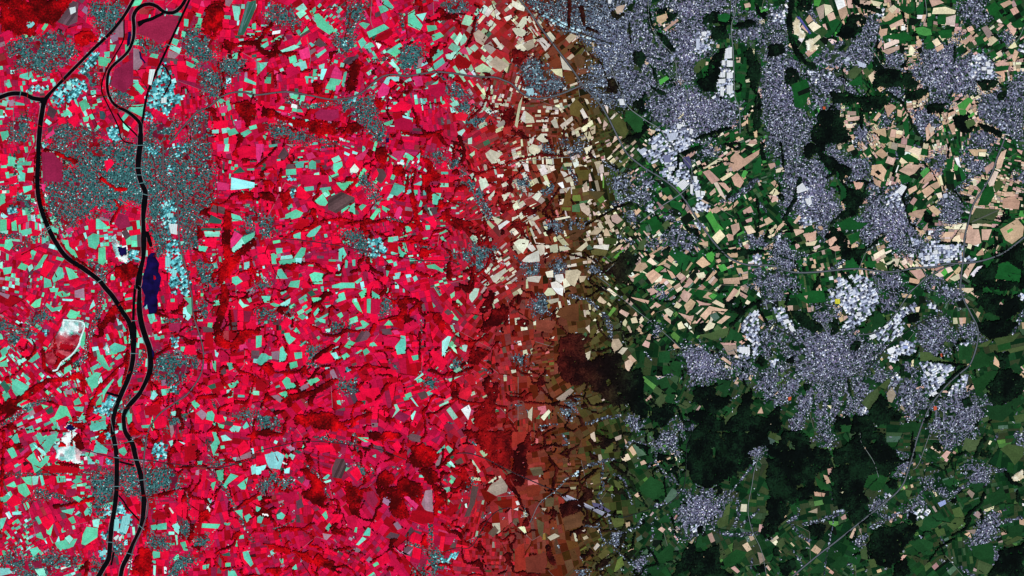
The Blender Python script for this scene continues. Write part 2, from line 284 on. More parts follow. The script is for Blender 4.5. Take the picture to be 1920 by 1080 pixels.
r: 450,170 500,130 560,170 540,240 480,240; 610,620 700,560 710,640 620,640; 740,500 780,460 790,500 760,530; 850,180 990,110 1010,150 900,190; 860,270 1030,240 1080,280 1070,310 900,290 870,300; 985,300 1035,270 1030,330 985,325; 1110,60 1170,0 1165,100 1115,110; 960,40 1080,50 1060,110 1000,80; 1200,130 1230,115 1230,200 1190,190; 1270,130 1335,115 1330,185 1270,180; 1270,230 1380,220 1380,280 1300,290; 1180,330 1230,310 1250,360 1190,370; 1640,60 1700,10 1740,60 1700,120 1660,110; 1820,180 1890,140 1920,190 1890,210 1850,210; 1550,280 1610,270 1620,320 1570,340; 1710,500 1810,490 1800,525 1720,530; 1010,920 1050,880 1060,1000 1030,1040; 850,1010 890,1000 920,1060 870,1080 830,1060; 175,640 290,590 320,690 260,820 200,800
s: 360,60 420,30 420,130 390,150; 1600,210 1640,190 1690,260 1650,290; 590,835 660,835 660,865 600,865
m: 380,240 420,200 450,240 400,290; 1490,340 1530,310 1560,360 1510,370
l: 345,0 400,0 380,50 345,40; 1100,210 1160,200 1220,220 1230,260 1180,270 1110,250; 1430,820 1490,820 1480,870 1440,870; 1420,790 1500,730 1540,750 1500,820 1430,815; 1500,870 1540,840 1550,860 1510,890
o: 600,540 660,490 710,520 650,590 610,590; 710,530 760,490 790,530 740,580; 1470,910 1540,890 1560,930 1500,970
d: 840,190 900,180 910,210 850,220; 1460,340 1490,370 1440,420 1410,370
k: 985,340 1025,340 1020,410 985,390; 1110,370 1150,350 1160,380 1140,410; 1730,80 1760,60 1775,90 1750,110; 220,690 315,650 315,690 230,720; 1065,130 1140,150 1100,190 1050,190
W: 640,110 700,100 740,150 700,230 640,280 560,290 520,260 560,190; 800,540 840,510 1000,530 990,620 940,660 800,650; 1010,540 1050,550 1130,620 1120,650 1060,670 1000,620; 1020,690 1100,680 1200,660 1210,700 1150,750 1040,750; 800,440 850,460 870,510 800,540 790,480; 470,700 600,690 650,740 880,720 900,760 700,770 600,780 500,770; 700,770 880,760 900,790 760,850 700,840; 150,510 210,520 240,590 180,640 130,600; 380,860 480,800 540,830 540,880 620,1040 520,1080 340,1080 330,940 380,920; 1570,610 1690,590 1740,620 1680,660 1600,680; 1200,790 1330,780 1300,850 1200,850; 1380,880 1500,860 1560,930 1540,990 1470,1000 1420,960; 1730,700 1790,690 1790,730 1740,750; 1580,930 1700,960 1750,1000 1740,1020 1620,980; 0,350 100,330 130,400 80,420 0,420; 230,0 330,0 300,80 250,90 220,60; 1090,240 1130,250 1110,280 1070,270; 690,840 720,860 700,960 680,900
S: 35@180,0 160,150 170,280 220,400 280,470 340,500; 30@630,0 700,45 800,70 840,85; 14@1050,440 1010,500 1040,500; 24@1060,870 1080,940 1130,1010; 12@820,300 820,400; 12@1400,350 1400,470; 18@900,700 1000,760 1060,860; 12@1000,80 1040,200; 14@1080,110 1200,150
C: 0,220 100,260 150,380 140,440 230,460 230,540 130,520 130,600 170,660 230,840 320,900 330,960 320,1080 0,1080; 1150,390 1260,370 1400,320 1420,450 1520,420 1570,440 1680,470 1690,590 1570,610 1540,690 1400,700 1200,690 1180,640 1060,540 1160,490
U: 0,60 100,80 160,180 130,270 60,240 0,200; 340,470 420,390 520,310 620,300 700,270 760,120 840,180 830,300 760,350 790,440 740,480 680,510 600,470 540,490 420,480; 300,540 400,530 480,540 600,640 700,700 560,700 440,740 400,830 340,760 300,650; 900,420 1000,410 1030,490 1000,530 920,500 880,480; 1200,720 1340,710 1380,780 1330,800 1200,780; 1440,30 1600,0 1650,60 1660,140 1560,190 1480,150; 1100,830 1200,820 1280,900 1260,960 1160,990 1100,930; 1600,720 1780,660 1920,560 1920,1080 1820,1000 1740,960 1620,920 1580,860; 1500,1080 1520,1010 1640,980 1700,1040 1690,1080; 1740,270 1790,240 1830,290 1800,320; 310,80 370,110 350,140 310,120; 460,800 540,780 540,830 480,870; 660,950 740,940 740,1060 660,1060; 870,860 910,840 900,930 870,920; 1400,270 1440,240 1430,300 1400,310; 880,660 1000,660 1000,740 920,720
I: 1540,420 1620,390 1680,470 1690,580 1580,600 1520,580; 120,10 180,0 170,100 120,90; 30,110 120,90 150,140 100,190 40,160; 300,540 350,510 400,570 390,660 350,640; 560,440 620,420 630,470 570,480; 660,450 740,480 730,510 680,500; 800,85 870,70 870,110 830,140; 1890,330 1920,320 1920,400 1880,400; 410,560 480,545 460,580; 1180,570 1250,590 1250,620 1200,600; 1700,900 1790,930 1790,970 1740,950
#A1
r: 0,70 40,80 60,140 0,150; 60,260 130,230 130,290 70,310; 70,312 130,320 125,390 70,385; 50,560 80,560 75,640 55,640; 240,640 310,650 290,690 220,690; 520,740 600,710 590,760 540,790; 110,830 220,790 240,850 180,880 120,870; 300,970 340,870 410,900 370,960 340,1000; 510,1030 570,1010 640,1040 560,1080; 670,580 715,570 715,660 670,660; 780,130 830,110 860,140 800,215; 1770,40 1830,10 1920,20 1920,80 1800,120; 1560,600 1660,600 1660,620 1560,615; 1535,710 1625,700 1620,780 1540,770; 1740,582 1830,577 1820,610 1750,600; 1410,930 1470,920 1480,960 1430,990; 1260,950 1290,980 1260,1040
t: 60,90 120,100 110,170 60,150; 130,140 240,130 230,160 140,160; 140,200 190,220 185,285 150,260; 170,320 240,310 240,340 180,370; 0,390 30,380 40,440 0,460; 0,565 50,565 50,650 0,655; 85,590 120,570 130,650 90,650; 150,650 230,630 240,670 170,690; 370,600 440,640 430,670 370,650; 470,720 510,720 520,770 590,820 580,860 500,800; 40,720 80,710 100,760 70,800 30,780; 250,950 330,830 360,830 300,930; 130,930 160,890 210,910 190,950; 390,1010 440,920 470,930 480,1000 400,1040; 490,920 540,940 590,1000 520,1020; 330,1000 380,1020 390,1070 330,1080; 20,930 90,920 80,970 30,980; 655,700 700,670 745,680 745,740 720,790 665,770; 740,780 790,770 795,880 770,910 735,890; 720,560 740,560 800,610 790,640 720,640; 1490,760 1560,770 1540,810 1490,800; 1735,520 1800,540 1820,575 1740,580; 1810,700 1910,660 1910,690 1840,760; 1740,1000 1780,990 1820,1030 1770,1060 1740,1040; 830,990 865,995 860,1020 830,1020
T: 210,180 250,175 250,215 205,215; 205,920 240,900 250,930 220,960; 0,890 20,880 20,940 0,930; 1690,0 1720,0 1715,55 1680,55; 1735,250 1790,262 1910,290 1910,325 1800,340 1730,345; 1530,655 1650,655 1645,695 1540,695; 1730,800 1810,705 1880,710 1760,815; 1830,890 1870,880 1870,940 1830,940; 10,510 60,545 30,560 5,540
d: 190,220 260,210 250,280 190,270; 560,800 640,790 640,850 590,860
p: 490,650 530,620 550,650 510,680; 1630,0 1690,0 1675,50 1630,60; 1630,280 1720,300 1720,345 1630,345; 1760,650 1820,690 1730,790 1730,720; 300,300 345,300 325,370
v: 910,660 950,640 980,690 940,720; 1590,450 1690,480 1680,530 1600,500
g: 1740,220 1800,170 1840,210 1760,220; 1580,530 1665,570 1660,600 1560,590; 1510,630 1660,630 1660,650 1510,650
n: 310,60 400,60 470,150 470,290 320,280; 890,520 960,540 980,620 900,640 860,600
W: 860,930 940,900 1040,910 1020,1000 930,1030 870,1000; 1690,490 1730,520 1720,700 1740,830 1830,780 1920,690 1920,760 1800,860 1720,1000 1640,1060 1660,920; 1780,350 1900,370 1910,420 1800,420
S: 16@305,0 300,300 330,480 390,620 470,760 560,860 700,950; 14@265,60 262,280 280,430 330,590 410,740 480,850 600,940; 20@760,260 870,340 940,340; 16@830,600 900,480 860,420; 30@340,50 440,80 560,130
C: 820,0 1580,0 1580,480 1500,500 1500,600 1340,600 1200,560 1130,560 1120,400 1060,440 900,400 860,500 700,480 600,540 480,640 400,520 360,430 340,310 480,290 470,200 600,170 400,60 330,0
I: 1220,430 1310,430 1320,680 1270,680 1210,560; 1260,700 1340,720 1380,960 1250,950 1240,850; 1260,960 1420,950 1440,1080 1270,1080; 60,470 120,460 130,510 70,520; 1100,20 1200,10 1190,110 1150,120; 1300,0 1390,0 1380,60 1320,90; 310,0 370,0 360,40 310,40; 960,790 1050,790 1040,880 960,880; 1260,160 1300,170 1290,230 1260,220
U: 1370,600 1480,600 1480,780 1380,780; 1140,600 1240,620 1260,800 1180,830 1150,720; 1480,920 1580,900 1600,1060 1500,1060; 130,380 230,430 240,500 140,500; 680,890 740,880 780,1000 720,1000; 440,560 560,540 580,620 480,610; 1820,620 1880,620 1900,700 1830,680; 1840,500 1920,500 1920,620 1860,600
R: 40@0,690 130,690; 45@110,785 200,740 300,690 430,600; 30@0,330 90,320; 24@110,60 120,290; 26@1420,900 1500,890
Q: 830,700 870,670 880,720 900,760 960,800 960,880 940,900 870,850 840,770
#B1
p: 0,0 60,0 50,60 20,150 0,100; 370,80 420,60 450,100 390,120; 740,100 800,60 850,25 840,60 800,120 760,125; 1010,80 1040,50 1120,50 1080,130 1020,110; 260,480 310,470 300,520 270,520; 1035,545 1060,480 1080,465 1100,490 1070,570; 1205,420 1220,330 1240,360 1220,430
v: 160,100 210,20 250,80 210,120; 220,190 240,150 295,150 290,180; 1115,190 1150,150 1165,160 1130,195; 900,180 960,190 980,240 940,300 900,270 920,220; 540,400 640,360 740,400 740,430 600,520 540,490; 1250,470 1280,450 1285,475 1310,535 1300,540; 1300,480 1370,470 1360,520 1330,530; 1050,300 1060,310 1055,320
r: 150,130 220,120 225,180 160,190; 305,185 345,175 345,205 305,210; 610,200 650,168 670,210 630,240; 740,130 800,125 805,180 770,190 740,150; 665,150 700,90 740,100 715,170 680,180; 985,190 1020,140 1035,200 1000,260 985,220; 870,230 910,200 915,240 880,280; 940,290 1020,300 1010,360 920,390 950,330; 920,440 1000,420 1050,440 1000,455 930,460; 570,330 600,300 645,350 600,360; 310,330 330,310 410,390 380,420 300,400; 380,430 430,430 470,480 400,490; 445,470 520,490 510,550 460,520; 800,480 850,470 850,520 810,540; 1250,560 1330,540 1360,600 1340,640 1290,580; 960,670 1000,660 1000,690 970,700; 1140,770 1180,750 1190,800 1150,800; 1250,850 1410,840 1420,880 1350,890 1260,880; 570,690 620,690 640,740 570,750; 420,740 490,720 490,770 430,775; 340,660 375,660 370,720 340,715; 10,830 60,825 108,820 115,900 40,905; 0,770 80,765 80,790 130,800 20,820; 360,1010 420,1080 340,1080; 520,900 600,930 600,980 540,950; 780,910 850,900 860,940 790,960; 920,1020 960,985 1000,1000 970,1060; 800,1080 870,1030 915,1020 930,1080; 1760,430 1830,350 1840,380 1790,450; 1750,330 1780,310 1800,340 1770,360; 1640,240 1780,200 1790,240 1700,250
t: 225,190 300,185 302,230 225,230; 290,150 330,130 395,125 395,135 360,140 355,178 300,180; 397,138 420,120 450,135 450,190 395,185; 580,148 645,130 650,165 600,220 580,200; 990,70 1060,115 1055,125 985,80; 1120,100 1140,70 1185,100 1170,125; 1005,370 1040,290 1120,320 1110,345 1060,390 1000,375; 545,230 560,235 570,280 550,285; 600,290 700,280 740,280 660,350 640,340; 480,330 560,320 565,345 470,345; 435,430 500,372 540,440 520,465 480,460; 640,480 690,450 708,470 640,520; 710,460 740,440 745,530 690,500; 220,530 300,490 355,515 330,550 270,565 220,550; 770,470 800,450 830,460 790,500; 850,560 910,480 930,500 880,570; 945,460 1005,490 980,515 945,490; 890,440 930,430 920,460; 1210,530 1250,490 1245,530; 1320,400 1340,365 1390,370 1380,410 1360,460 1325,450; 1220,470 1235,420 1250,440 1240,470; 1115,620 1150,610 1170,650 1130,665; 1270,610 1305,610 1305,640 1275,645; 1370,670 1425,640 1440,655 1380,680; 1380,700 1400,690 1430,730 1400,730; 990,700 1028,695 1028,735 990,735; 1065,770 1080,765 1090,800 1130,820 1110,855 1075,840; 1095,740 1120,740 1140,810 1120,810; 1075,700 1130,680 1140,690 1080,705; 1280,910 1340,900 1410,950 1400,965 1350,940 1290,930; 620,790 655,775 680,830 640,880 620,870; 280,680 335,660 335,710 280,705; 375,690 410,650 480,610 490,620 440,690 400,700; 170,880 190,870 280,862 340,775 375,780 365,830 348,850 340,897 290,890 220,905 180,905; 110,820 140,820 155,900 120,900; 150,780 200,780 190,815 150,810; 165,940 190,935 240,1010 150,1010; 400,980 440,960 500,970 500,1050 430,1050; 240,1070 260,1030 330,1020 320,1080; 570,1060 640,1040 740,1040 740,1080 570,1080; 720,870 745,865 745,915 725,915; 670,870 690,870 685,930 665,930; 740,1035 790,1000 795,1020 760,1050; 1030,890 1050,880 1060,910 1035,920
T: 565,110 620,85 640,120 585,145; 665,55 705,75 695,90 660,75; 725,50 765,65 755,80 720,70; 500,370 520,360 550,385 525,400; 1287,480 1300,475 1325,535 1312,535; 1030,695 1065,690 1070,725 1030,730; 190,840 275,830 278,858 182,868; 295,855 345,855 340,893 300,897; 610,905 625,900 635,940 620,955; 1040,970 1085,960 1080,995 1045,990; 1175,1000 1200,985 1215,1015 1190,1035; 1720,70 1760,40 1810,60 1840,80 1800,130 1770,150 1730,100; 1600,80 1640,50 1640,80 1620,95; 1670,270 1720,252 1750,310 1690,350; 1840,300 1880,280 1895,310 1850,325; 1740,400 1790,345 1790,380 1750,420; 1842,382 1910,360 1890,400 1860,430; 1770,540 1850,570 1812,608 1790,580; 1760,1000 1870,930 1880,950 1800,1040 1780,1035; 1730,920 1760,930 1750,980 1730,970
w: 705,190 740,148 775,188 760,215 705,215; 1060,135 1113,140 1110,158 1060,150; 1810,230 1860,225 1850,250 1810,250; 1815,612 1880,572 1905,582 1825,645
m: 330,230 540,232 550,300 480,290 400,310 340,300; 1230,660 1300,645 1310,700 1262,700; 1002,612 1030,600 1028,690 1002,690
d: 280,620 330,567 400,560 400,600 350,650 270,630; 1190,720 1228,660 1258,700 1220,745; 990,740 1060,740 1065,760 1060,820 1000,800; 1040,620 1070,610 1090,680 1040,690; 270,950 320,960 320,1000 280,1010; 1790,255 1850,262 1830,320 1800,330; 1862,200 1920,180 1920,230 1865,250
s: 560,180 580,155 582,195 575,198
W: 900,30 960,20 990,90 960,150 930,130 880,90; 1030,170 1060,160 1110,170 1090,230 1040,240; 1350,570 1400,510 1450,500 1470,560 1600,580 1640,640 1500,640 1420,580; 170,370 240,350 260,400 250,460 210,480; 60,270 130,290 120,330 70,330; 280,650 340,640 400,620 350,660; 20,370 100,360 160,440 60,420; 180,900 300,910 280,950 190,930; 820,20 880,60 870,110 830,80
S: 35@1170,380 1190,480 1210,580 1240,640; 30@1310,420 1300,330; 15@1530,50 1600,150; 18@1140,260 1130,350 1080,420; 18@500,580 640,560 820,600 980,570; 14@1200,200 1170,300 1180,380; 20@1560,960 1640,920 1600,1060; 18@1200,960 1320,1000 1420,940; 14@1660,640 1680,760; 24@700,600 860,570; 14@1640,240 1800,180 1920,130; 16@0,170 80,110 150,30
U: 0,560 120,570 140,650 90,690 30,660; 650,680 700,650 820,680 850,800 880,850 800,820 720,780; 760,260 840,250 850,310 790,310; 860,350 910,350 910,420 870,410; 1330,70 1390,50 1420,100 1360,130; 1460,100 1530,110 1520,180 1470,160; 1480,830 1600,810 1640,760 1700,760 1800,790 1720,850 1680,930 1640,950 1620,870 1560,860; 0,1040 90,1030 100,1080 0,1080
R: 60@1550,200 1580,280 1640,320 1680,420 1730,500 1750,540; 25@990,560 1100,580; 20@1240,90 1340,100 1340,180; 25@1190,760 1310,780; 20@500,20 620,5; 14@1190,880 1330,890; 16@1520,440 1580,450
I: 835,710 940,700 960,760 990,780 980,830 870,840 850,780; 235,240 275,235 275,270 240,275; 250,330 290,330 285,390 260,400
#C1
T: 120,30 150,0 220,20 210,60 170,90 130,60; 70,130 120,150 130,210 100,200; 200,190 240,170 270,200 230,240; 360,200 400,210 420,230 390,250; 230,290 260,270 285,300 250,310; 150,400 200,350 225,380 190,430; 0,460 30,440 60,480 20,500; 0,550 60,540 0,580; 320,560 430,540 440,550 330,575; 540,30 600,10 600,40 560,80; 590,190 605,185 600,210; 640,600 660,580 690,630 660,640; 830,670 850,660 845,680; 640,705 680,705 680,755 655,755; 10,740 60,710 130,720 120,760 80,820 45,790; 110,770 140,735 180,790 150,810; 70,880 110,840 200,795 208,880 120,890; 110,1000 160,990 220,990 200,1040 120,1030; 250,960 310,945 310,1000 265,1000; 380,1020 400,1005 440,1060 390,1080; 290,1040 330,1030 370,1055 390,1080 300,1080; 1010,880 1040,850 1090,900 1060,910; 1065,1000 1130,985 1120,1030 1070,1040; 1380,970 1440,960 1450,1000 1400,1010; 1440,180 1560,100 1585,120 1450,185; 1830,0 1750,0 1800,20; 1560,260 1640,210 1660,230 1580,280; 1510,290 1540,285 1600,400 1600,420 1560,380; 1500,700 1560,640 1600,690 1540,750; 1740,620 1790,610 1830,660 1770,680
t: 190,20 225,0 230,50; 390,260 440,240 460,280 410,290; 385,145 450,140 450,165 395,170; 505,450 540,440 590,510 570,540 520,500; 615,135 660,125 665,160 640,190; 690,215 730,210 725,235 690,235; 820,150 850,145 845,175; 690,540 740,530 730,560 750,590 770,610 740,640; 742,540 780,520 830,570 790,600 750,580; 570,680 640,622 680,642 640,680; 690,650 710,625 740,690 690,690; 480,795 560,730 570,760 520,805; 180,760 245,750 245,820 212,840; 280,760 340,750 350,810 290,820; 352,765 420,770 440,790 360,810; 330,700 360,680 430,760 380,760; 400,950 490,940 520,960 470,1070 430,1050 400,1000; 500,990 560,990 540,1030 510,1040; 1010,840 1120,765 1130,780 1050,830; 740,820 800,760 830,750 810,785; 840,780 880,740 880,770 850,800; 910,950 950,890 1000,890 1020,920 970,958; 890,1000 940,970 960,975 910,1008; 1000,980 1060,940 1120,985 1050,1050; 1085,915 1160,860 1150,900; 1160,940 1200,960 1230,1000 1200,1010; 1230,990 1260,960 1300,990 1260,1020; 1300,1040 1330,1000 1360,1030 1330,1065; 1110,960 1150,930 1160,960; 1380,890 1430,840 1468,880 1490,900 1430,930; 1530,870 1560,860 1570,880 1545,895; 1450,1030 1510,950 1530,960 1480,1020; 1580,1010 1700,1000 1710,1050 1590,1050; 1400,740 1470,730 1470,770 1400,750; 1610,820 1700,815 1690,850 1640,850; 1680,930 1720,930 1740,970 1700,975; 1430,210 1480,192 1560,270 1500,300; 1640,100 1680,60 1740,110 1860,40 1850,80 1740,170 1660,210 1635,150; 1645,250 1690,215 1740,280 1710,330 1670,310; 1545,290 1590,290 1640,340 1620,360; 1480,370 1520,330 1530,360 1490,390; 1480,500 1540,465 1565,500 1530,520; 1610,500 1690,420 1700,440 1650,490; 1730,500 1790,465 1810,510 1740,525; 1640,610 1700,590 1710,640 1660,690; 1620,672 1660,682 1660,720 1620,730; 1750,570 1800,550 1800,580 1760,590; 1850,560 1880,550 1880,580; 1160,400 1190,380 1210,410 1180,420; 1100,370 1120,360 1130,390 1110,400; 920,520 950,480 970,500 930,540
d: 380,90 440,100 440,130 380,140; 310,110 370,105 370,170 320,190; 130,330 190,290 240,310 180,370; 170,710 240,700 240,745 180,740; 210,930 270,930 245,980 200,970; 690,40 720,20 760,60 700,120
w: 455,140 500,130 500,160 470,180; 615,760 730,755 720,795 610,780; 318,980 380,975 390,1010 370,1045 330,1020
r: 100,310 128,330 120,420; 0,820 40,832 70,815 105,835 60,870; 250,690 310,690 310,740 250,750; 775,605 795,600 835,575 840,590 810,640; 690,700 790,710 780,752 690,750; 912,1010 970,962 1000,970 950,1030; 1190,910 1250,960 1225,985 1180,930; 1470,192 1560,160 1630,160 1600,200 1540,240; 1810,160 1870,80 1870,220 1800,210; 1560,590 1640,560 1640,600 1590,640; 1180,420 1290,440 1260,500 1190,470; 950,600 1080,540 1130,620 1060,680 970,640; 1110,340 1170,320 1200,370 1160,380; 1190,840 1260,800 1340,850 1290,960 1230,880; 1400,800 1440,790 1440,835 1390,880
m: 100,420 148,405 190,440 110,470; 430,650 560,640 480,720 430,720; 560,350 700,360 640,420
s: 192,430 220,395 250,420 220,450; 530,310 560,280 570,340 545,350; 0,770 40,740 90,825 50,830; 1530,810 1560,820 1550,850 1528,850
o: 450,340 510,330 490,380 450,380; 400,380 440,320 448,465 375,472; 780,150 870,100 880,115 800,180; 480,200 600,190 560,260 500,260; 590,800 650,785 720,800 700,840 600,830; 1120,610 1160,570 1190,600 1160,640; 870,670 900,630 910,700; 960,730 1010,700 990,800 940,790
l: 455,385 510,380 520,425 450,430; 370,475 440,475 440,500 380,500; 680,240 690,245 690,330 680,330; 640,420 680,385 700,420 665,445; 760,850 830,790 840,795 780,860; 1070,940 1110,910 1140,928 1090,970; 1450,830 1500,800 1525,840 1500,890 1470,870; 1540,910 1590,900 1620,940 1570,960; 1720,240 1740,190 1770,210 1740,260; 1450,540 1490,500 1540,590 1590,640 1530,670 1490,600; 1400,210 1430,200 1420,230 1395,235
g: 450,460 510,445 510,510 450,510; 1000,620 1030,600 1050,650 1010,660
k: 1320,1000 1390,920 1400,960 1355,1020; 1740,30 1770,10 1810,30 1780,50; 1600,380 1640,362 1640,400 1610,410; 1260,560 1330,510 1370,560 1300,610; 1080,860 1110,840 1130,860 1100,870
z: 1280,100 1330,90 1350,160 1330,190 1285,130
W: 780,860 860,810 930,840 940,880 880,970 880,1040 780,1030 760,960 700,1000 680,950; 80,500 130,470 210,500 160,530 90,540; 0,580 100,590 130,610 40,620 0,610; 1300,620 1390,640 1400,690 1330,660; 1130,790 1180,780 1170,860 1130,860; 1480,810 1500,795 1640,800 1900,800 1900,815 1640,830
S: 20@1250,80 1240,180 1200,230; 25@1280,70 1400,30; 30@1880,0 1870,60 1890,110; 14@560,610 660,550 800,470 900,450; 14@1080,540 1180,640; 14@900,620 900,700; 20@0,620 60,640 120,720; 14@360,330 300,420 250,500 270,560; 12@240,850 330,800 440,830 560,860; 12@540,820 640,890 700,800; 20@40,120 200,80 380,90; 14@1840,420 1860,560 1840,700
U: 390,0 520,0 540,50 480,90 440,50; 760,240 860,230 880,320 960,360 1060,360 1000,430 880,400 780,370 750,300; 940,240 990,260 1050,270 1050,330 980,330; 270,600 430,580 530,610 480,640 350,660 280,620; 1140,710 1190,650 1250,620 1310,640 1370,720 1350,790 1260,760 1210,740; 1000,760 1060,730 1120,740 1100,760 1040,770; 1780,690 1880,700 1920,740 1920,770 1800,750; 1820,930 1860,920 1920,1000 1920,1080 1830,1070; 1400,40 1470,10 1530,30 1490,90 1400,90; 590,920 650,890 670,970 600,970; 100,920 190,920 180,970 110,960; 340,880 390,880 380,930 320,960; 1140,540 1220,530 1250,580 1170,570; 50,280 100,270 110,310 60,310; 240,30 300,40 290,70 240,60; 240,330 290,320 280,360 240,360; 870,500 930,540 910,600 880,570
R: 40@760,450 860,415 950,430; 26@700,150 800,210; 36@430,170 480,290; 30@800,690 900,740; 28@1220,790 1230,880; 50@1650,410 1740,350 1830,270; 20@20,840 60,890 200,900; 24@590,340 640,380; 20@700,500 860,460; 20@1700,700 1720,760; 20@1560,430 1600,430; 30@1860,450 1900,500
I: 940,40 1110,0 1330,0 1330,60 1260,90 1190,150 1110,140 1030,130; 1100,210 1210,140 1280,130 1330,220 1340,290 1280,350 1210,290; 1340,230 1390,240 1410,320 1440,380 1400,420 1340,360; 1350,480 1420,430 1480,460 1470,510 1400,520; 1340,560 1400,570 1440,620 1400,630; 1010,450 1060,450 1060,520 1000,490; 1800,830 1870,830 1870,900 1810,890
#D1
t: 780,160 850,150 890,200 860,280 820,250 770,230; 980,200 1050,150 1150,160 1100,220 1060,238; 1130,290 1160,260 1220,200 1240,260 1180,300; 1050,522 1100,500 1190,485 1150,560 1060,540; 1150,350 1210,310 1250,350 1190,400; 1050,340 1110,310 1120,340 1060,380; 1212,310 1270,280 1290,320 1255,340; 1190,480 1240,460 1300,510 1270,540; 800,70 850,30 900,80 860,110; 880,140 900,90 950,110 940,160; 590,40 640,10 650,40 600,60; 1500,40 1640,40 1640,58 1578,60 1575,90 1540,90; 1720,120 1750,60 1790,40 1750,180 1710,190; 1620,180 1690,130 1700,160 1640,230; 1760,410 1840,390 1890,430 1880,490 1760,480; 1740,640 1870,560 1920,620 1910,690 1830,750 1780,720; 1500,640 1580,640 1600,740 1560,760 1480,740; 1300,700 1330,660 1400,660 1380,695; 1602,640 1680,640 1650,720 1605,720; 1470,960 1520,890 1560,890 1510,975 1500,1000; 1060,950 1150,940 1180,990 1130,1020; 1560,830 1610,780 1620,830 1570,840; 0,150 50,140 60,165 20,190; 20,290 50,270 80,310 60,330; 0,382 70,395 80,420 30,440; 190,640 268,640 270,660 210,690; 270,680 360,652 360,718 290,730; 430,730 500,690 520,720 470,770; 370,620 400,610 420,640 390,645; 190,590 230,535 250,550 210,600; 200,745 230,750 240,770 212,790; 40,690 120,610 130,570 70,622; 255,900 275,885 295,910 270,915; 330,905 355,900 360,930 325,930; 380,930 410,920 415,950; 1050,880 1090,870 1080,920; 1110,620 1130,640 1180,670 1160,680 1110,640; 1770,360 1830,360 1860,390 1770,395; 780,240 820,270 850,330 800,300; 640,280 720,290 700,330 660,350
k: 800,210 825,195 850,220 830,235; 620,60 660,40 680,70 640,100; 1525,690 1570,690 1570,725 1525,725; 190,700 240,692 260,730 220,740; 1090,230 1140,240 1120,270 1080,250
r: 980,230 1060,240 1070,290 1000,300; 1120,380 1145,365 1180,410 1140,420; 1005,95 1050,70 1120,110 1130,140 1050,135; 730,50 760,20 780,70 740,100; 1340,110 1390,105 1380,190 1340,190; 1620,330 1690,320 1700,385 1650,460 1570,460; 1560,310 1600,275 1640,310 1600,350; 1645,740 1700,680 1700,750 1660,770; 50,138 80,110 100,150 70,165; 270,640 330,610 350,648 290,670; 160,770 190,750 210,790 180,795; 720,880 810,875 820,930 740,930; 580,880 640,850 690,930 580,930; 510,200 540,220 530,260 590,340 590,400 540,440 545,330 520,270; 520,600 610,550 680,590 760,590 690,640 570,650; 600,690 690,650 680,720 620,760; 1730,900 1800,880 1900,950 1890,1040 1700,1010; 1640,800 1700,860 1640,940 1610,870
l: 1140,220 1190,170 1220,190 1165,255; 1395,150 1430,162 1420,200 1395,200; 1790,650 1830,630 1840,645 1800,670; 1890,500 1920,500 1920,550 1880,540
d: 1042,460 1088,455 1090,498 1050,515; 1330,200 1400,210 1390,300 1340,300
T: 1260,372 1300,362 1310,400 1280,410; 1050,50 1100,20 1130,40 1140,130 1120,90 1080,70; 985,130 1000,100 1050,140 1000,150; 1582,62 1635,62 1630,95 1582,90; 1650,290 1700,200 1730,210 1690,310 1660,320; 1530,278 1558,268 1570,300 1545,310; 1400,610 1490,590 1480,640 1390,640; 1385,700 1440,680 1440,730 1380,730; 1530,600 1590,600 1580,630 1530,630; 1330,930 1370,920 1390,950 1350,970; 1250,980 1290,960 1320,990 1290,1000; 1360,1010 1430,970 1440,1010 1400,1030; 60,190 110,170 130,205 60,215; 10,370 50,330 100,370 60,388 20,380; 280,740 370,722 350,760 290,765; 330,800 370,790 360,810; 0,650 60,600 70,620 20,680; 790,830 870,785 880,820 800,870; 930,860 990,860 970,920; 1000,880 1030,860 1050,890 1020,910
w: 1400,105 1430,100 1450,180 1420,160; 1810,680 1850,645 1900,680 1830,710; 1515,980 1570,920 1610,912 1540,1000
o: 1690,320 1730,260 1770,300 1710,370; 1500,590 1560,480 1740,490 1690,580 1620,600; 800,900 860,880 900,950 820,940
W: 280,0 440,0 420,60 520,140 620,200 560,290 600,350 700,360 740,380 690,480 640,530 540,560 470,600 540,520 600,470 550,440 520,350 530,250 470,200 420,130 370,60 330,80 280,110; 470,640 560,670 600,780 700,800 800,730 860,690 700,850 640,880 560,850 530,760 440,700; 640,880 720,790 680,920 620,930; 1540,1080 1530,980 1600,940 1650,850 1760,800 1920,720 1920,1080; 1640,780 1700,740 1750,740 1650,800; 1180,500 1240,560 1220,600 1170,580
S: 22@240,260 200,420 120,560 180,640; 14@1010,400 1040,500 1070,600 1130,640; 14@1060,290 1010,400; 12@1180,160 1240,220 1270,290; 12@1360,0 1350,100; 12@1400,350 1460,440; 12@1290,740 1450,745; 14@90,840 200,880 240,960; 14@1700,660 1710,760; 16@960,140 940,240; 20@550,960 640,1060; 16@100,0 120,200
C: 130,180 200,160 280,100 400,140 440,230 420,330 500,420 520,480 580,520 500,560 440,620 430,700 400,680 380,600 280,600 200,480 120,500 120,380 150,280; 690,540 760,380 860,380 900,450 1010,400 1040,560 1100,610 1130,680 1170,780 1090,830 980,820 960,760 900,700 840,680 770,750 700,740 690,620
